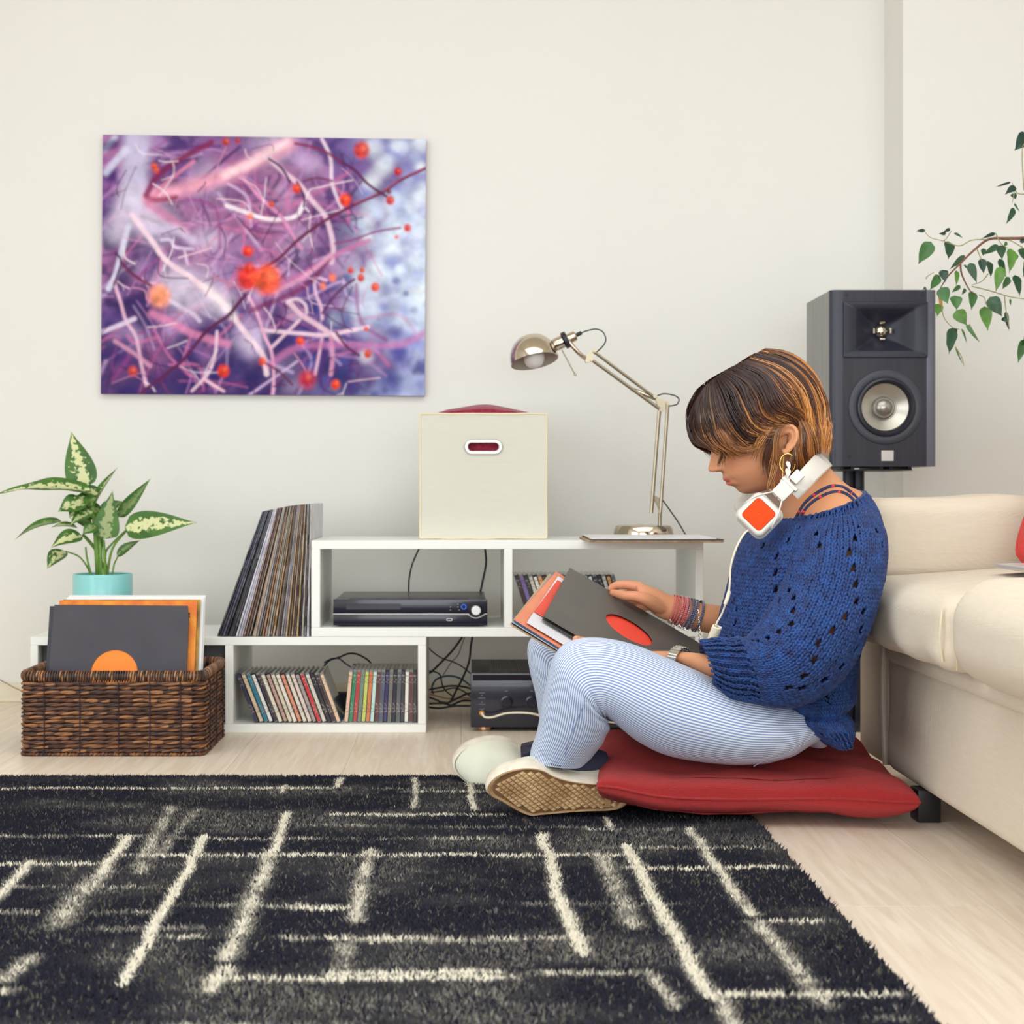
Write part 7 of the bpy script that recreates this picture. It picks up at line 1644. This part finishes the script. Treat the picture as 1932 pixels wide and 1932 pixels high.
# ------------------------------------------------------------ headphones round her neck
hp_white = M('headphone_white', (212, 209, 202), .4, coat=.1); hp_pad = M('headphone_pad', (222, 218, 208), .6); hp_orange = M('orange_panel', (226, 66, 10), .55, spec=.2)
def headphones():
    hp = empty('headphones', at(1470, 960, 2.65), 'white over-ear headphones with orange square panels hung around the neck', 'headphones')
    ctr = [(1494, 930, 2.618, 17), (1512, 912, 2.622, 17.5), (1530, 893, 2.640, 18), (1546, 877, 2.675, 18.5), (1555, 869, 2.725, 19), (1557, 867, 2.78, 19), (1550, 868, 2.835, 19), (1530, 880, 2.885, 18), (1505, 902, 2.91, 17), (1488, 918, 2.918, 17)]
    C_ = cr(np.array(ctr, float), 6); rows = []
    for (px, py, Y, hwid), d in zip(C_, np.gradient(C_, axis=0)):
        wv = np.array([.70, .71]) * hwid                         # band width runs down-right in the picture
        a, b = at(px - wv[0], py - wv[1], Y), at(px + wv[0], py + wv[1], Y)
        c = (a + b) / 2; out = c - np.array([(1500 - CX) * SP, YP, c[2]]); out[2] = 0; out /= np.linalg.norm(out) + 1e-9
        t = .0045; rows.append([a - out * t * .6, (a * .9 + b * .1) + out * t * .5, c + out * t, (a * .1 + b * .9) + out * t * .5, b - out * t * .6, c - out * t * .6])
    MB().grid(np.array(rows), True, caps=True).build('headband', hp_white, hp)
    ax_img = np.array([.70, -.71])                               # up along the band, px
    for side, Yc, cc in ((-1, 2.618, (1432, 972)), (1, 2.905, (1428, 955))):
        e1 = np.array([.71, 0, .70]); e2 = np.array([-.70, 0, .71]); nrm = np.array([0, 1.0 * side, 0]); nrm = nrm / np.linalg.norm(nrm)
        if side < 0: nrm = np.array([-.22, -.95, .12]); nrm /= np.linalg.norm(nrm); e1 = e1 - nrm * (e1 @ nrm); e1 /= np.linalg.norm(e1); e2 = np.cross(nrm, e1)
        c = at(*cc, Yc); s = Yc / F
        def rrow(hw, r, h, n=8):
            pts = []
            for sx, sy, a0 in ((1, 1, 0), (-1, 1, 90), (-1, -1, 180), (1, -1, 270)):
                for t in np.linspace(0, 90, n): a = math.radians(a0 + t); pts.append(c + e1 * (sx * (hw - r) + r * math.cos(a)) * s + e2 * (sy * (hw - r) + r * math.sin(a)) * s + nrm * h)
            return pts
        cup = MB().grid(np.array([rrow(24, 8, .0140), rrow(28, 9, .0142), rrow(31, 11, .012), rrow(33, 13, .006), rrow(33.5, 14, -.001)]), True).build('ear_cup', hp_white, hp)
        MB().grid(np.array([rrow(33, 14, -.001), rrow(35.5, 15, -.006), rrow(35.5, 15, -.016), rrow(31, 14, -.020), rrow(8, 7, -.020)]), True).build('ear_cushion', hp_pad, cup)
        MB().grid(np.array([rrow(23.4, 5.5, .0138), rrow(23.2, 5.4, .0146), rrow(18, 4, .0152), rrow(.5, .3, .0154)]), True).build('panel', hp_orange, cup)
        for k in (-1, 1):                                         # wire yoke
            MB().tube([c + e1 * 55 * s * 1 + e2 * (k * 8) * s + nrm * .004, c + e1 * 40 * s + e2 * (k * 17) * s + nrm * .012, c + e1 * 22 * s + e2 * (k * 27) * s + nrm * .0155, c + e1 * 2 * s + e2 * (k * 33) * s + nrm * .010, c - e1 * 4 * s + e2 * (k * 34.5) * s + nrm * .002], .0013, 7, sub=4).build('yoke_wire', hp_white, hp)
        sl = c + e1 * 66 * s + nrm * (.002)
        R = np.c_[e1, e2, np.cross(e1, e2)]
        MB().box((-.016, -.0135, -.007), (.016, .0135, .007), R=R, c=sl).build('slider', hp_white, hp, bevel=.003)
        MB().box((-.003, -.0165, -.0082), (.003, .0165, .0082), R=R, c=sl + e1 * .014).build('slider_collar', hp_white, hp, bevel=.002)
        MB().box((-.010, -.0085, -.0088), (.010, .0085, .0088), R=R, c=sl + e1 * .031).build('slider_plate', hp_pad, hp, bevel=.001)
    cm = M('cord_white', (226, 214, 192), .5)
    pts = [(1412, 1000, 2.615), (1402, 1010, 2.61), (1388, 1036, 2.60), (1379, 1068, 2.60), (1377, 1098, 2.60), (1375, 1118, 2.60), (1370, 1136, 2.60), (1362, 1158, 2.61), (1352, 1176, 2.615), (1351, 1186, 2.62)]
    MB().tube([at(*p) for p in pts], .0017, 8, sub=6).build('cable', cm, hp)
    MB().tube([at(1376, 1115, 2.60), at(1373, 1127, 2.598), at(1368, 1140, 2.60)], [.0032, .0036, .0032], 10).build('inline_control', cm, hp)
    # the coiled stretch: a helix, then plain cord that runs between the legs to the amplifier
    a, b = at(1353, 1182, 2.615), at(1338, 1222, 2.635); n = 15 * 12; t = np.linspace(0, 1, n); ax = (b - a) / np.linalg.norm(b - a); u = np.cross(ax, [0, 1, 0]); u /= np.linalg.norm(u); v = np.cross(ax, u); w = 2 * np.pi * 15 * t
    MB().tube(a + (b - a) * t[:, None] + .0066 * (np.cos(w)[:, None] * u + np.sin(w)[:, None] * v), .0021, 7).build('coiled_cable', cm, hp)
    MB().tube([b, at(1322, 1268, 2.74), at(1290, 1330, 2.79), at(1220, 1368, 2.80), at(1140, 1362, 2.86), at(1090, 1370, 3.05), at(1050, 1366, 3.35), at(1018, 1350, 3.52), at(990, 1345, 3.575), at(955, 1346, 3.585), at(930, 1353, 3.59), at(915, 1353, 3.592), at(909.5, 1346, 3.600), at(909, 1345, 3.612)], [.002] * 5 + [.0026] * 9, 9, sub=8).build('cable', cm, hp)
headphones()

# ------------------------------------------------------------ the records in her hands
def held():
    A, B, C = at(1075, 1072, 2.97), at(1318, 1213, 2.948), at(1019, 1159, 2.675)
    e1 = (B - A) / np.linalg.norm(B - A); e2 = (C - A); e2 = e2 - e1 * (e2 @ e1); e2 /= np.linalg.norm(e2); nn = np.cross(e1, e2)
    if nn[2] < 0: nn = -nn
    S = .312
    def sheet(root, name, c, off, du, dv, rot, t=.0016, mat=None, hole=None, curl=0.0, size=S):
        n = 20; U, Vv = np.meshgrid(np.linspace(0, S, n), np.linspace(0, size, n)); a = math.radians(rot)
        x = du + U * math.cos(a) - Vv * math.sin(a); y = dv + U * math.sin(a) + Vv * math.cos(a)
        h = off + curl * (np.clip(1 - U / .09, 0, 1) ** 2)
        G = A + x[..., None] * e1 + y[..., None] * e2 + h[..., None] * nn
        mb = MB().grid(G); G2 = G - nn * t; mb.grid(G2, flip=True)
        for q, p in ((G[0], G2[0]), (G[-1], G2[-1]), (G[:, 0], G2[:, 0]), (G[:, -1], G2[:, -1])): mb.grid(np.stack([q, p]))
        return mb.build(name, mat or M('held_sleeve', c, .55, var=(9, tuple(int(q * .9) for q in c))), root, smooth=True)
    def rec(lab, c, off, du, dv, rot, **k):
        root = empty('vinyl_record', A + e1 * .15 + e2 * .15 - nn * .05, lab, 'record', 'records held by the person')
        if 'top' not in k: sheet(root, 'sleeve', c, off, du, dv, rot, **k)
        return root
    # top: black sleeve, round hole with the red label below it
    r = rec('black record sleeve with a bright red label in its round hole, held on top', (62, 58, 56), 0, 0, 0, 0, top=1)
    blk = M('held_black_card', (94, 89, 83), .45, var=(7, (82, 78, 74)))
    hc, hr = (.150, .142), .049
    circ = [(hc[0] + hr * math.cos(t), hc[1] + hr * math.sin(t)) for t in np.linspace(0, 2 * np.pi, 64, endpoint=False)]
    MB().poly([[(0, 0), (S, 0), (S, S), (0, S)], circ], A, e1, e2, .0010).build('sleeve', blk, r, smooth=False)
    MB().poly([[(hc[0] - .004 + .056 * math.cos(t), hc[1] + .056 * math.sin(t)) for t in np.linspace(0, 2 * np.pi, 64, endpoint=False)]], A - nn * .0042, e1, e2, .0005).build('red_label', M('red_label', (244, 72, 52), .55), r, smooth=False)
    MB().poly([[(S / 2 + .15 * math.cos(t), S / 2 + .15 * math.sin(t)) for t in np.linspace(0, 2 * np.pi, 72, endpoint=False)]], A - nn * .0050, e1, e2, .0012).build('disc', black_gloss, r, smooth=False)
    MB().poly([[(0, 0), (S, 0), (S, S), (0, S)]], A - nn * .0068, e1, e2, .0008).build('sleeve_back', blk, r, smooth=False)
    def uv(px, py, off):
        d = at(px, py, 1.0) - np.array([0, 0, HC]); o_ = A + nn * off; t_ = ((o_ - np.array([0, 0, HC])) @ nn) / (d @ nn); q = np.array([0, 0, HC]) + d * t_ - o_
        return q @ e1, q @ e2
    def rec_at(lab, c, off, pa, pc, **k):
        a, b = np.array(uv(*pa, off)), np.array(uv(*pc, off)); w = b - a
        return rec(lab, c, off, a[0], a[1], math.degrees(math.atan2(-w[0], w[1])), size=float(np.hypot(*w)), **k)
    rec_at('red inner sleeve slipping out under the black one in the hands', (236, 84, 66), -.0095, (1052, 1094), (1008, 1153), t=.001)
    rec_at('plain white inner sleeve under the red one in the hands', (236, 234, 240), -.0125, (1053, 1087), (994, 1174), t=.001)
    r = rec_at('salmon and amber record cover in the middle of the held stack', (236, 146, 112), -.0175, (1049, 1078), (970, 1168))
    rec_at('blue-edged record cover under the salmon one in the held stack', (60, 120, 186), -.0215, (1044, 1082), (969, 1170))
    rec_at('white record cover second from the bottom of the held stack', (214, 216, 222), -.0255, (1043, 1084), (967, 1173))
    rec_at('dark record cover lowest but one in the held stack', (46, 42, 52), -.0290, (1042, 1085), (966, 1175))
    rec_at('tan worn record cover at the bottom of the held stack', (206, 176, 140), -.0325, (1036, 1082), (963, 1176), t=.003)
held()
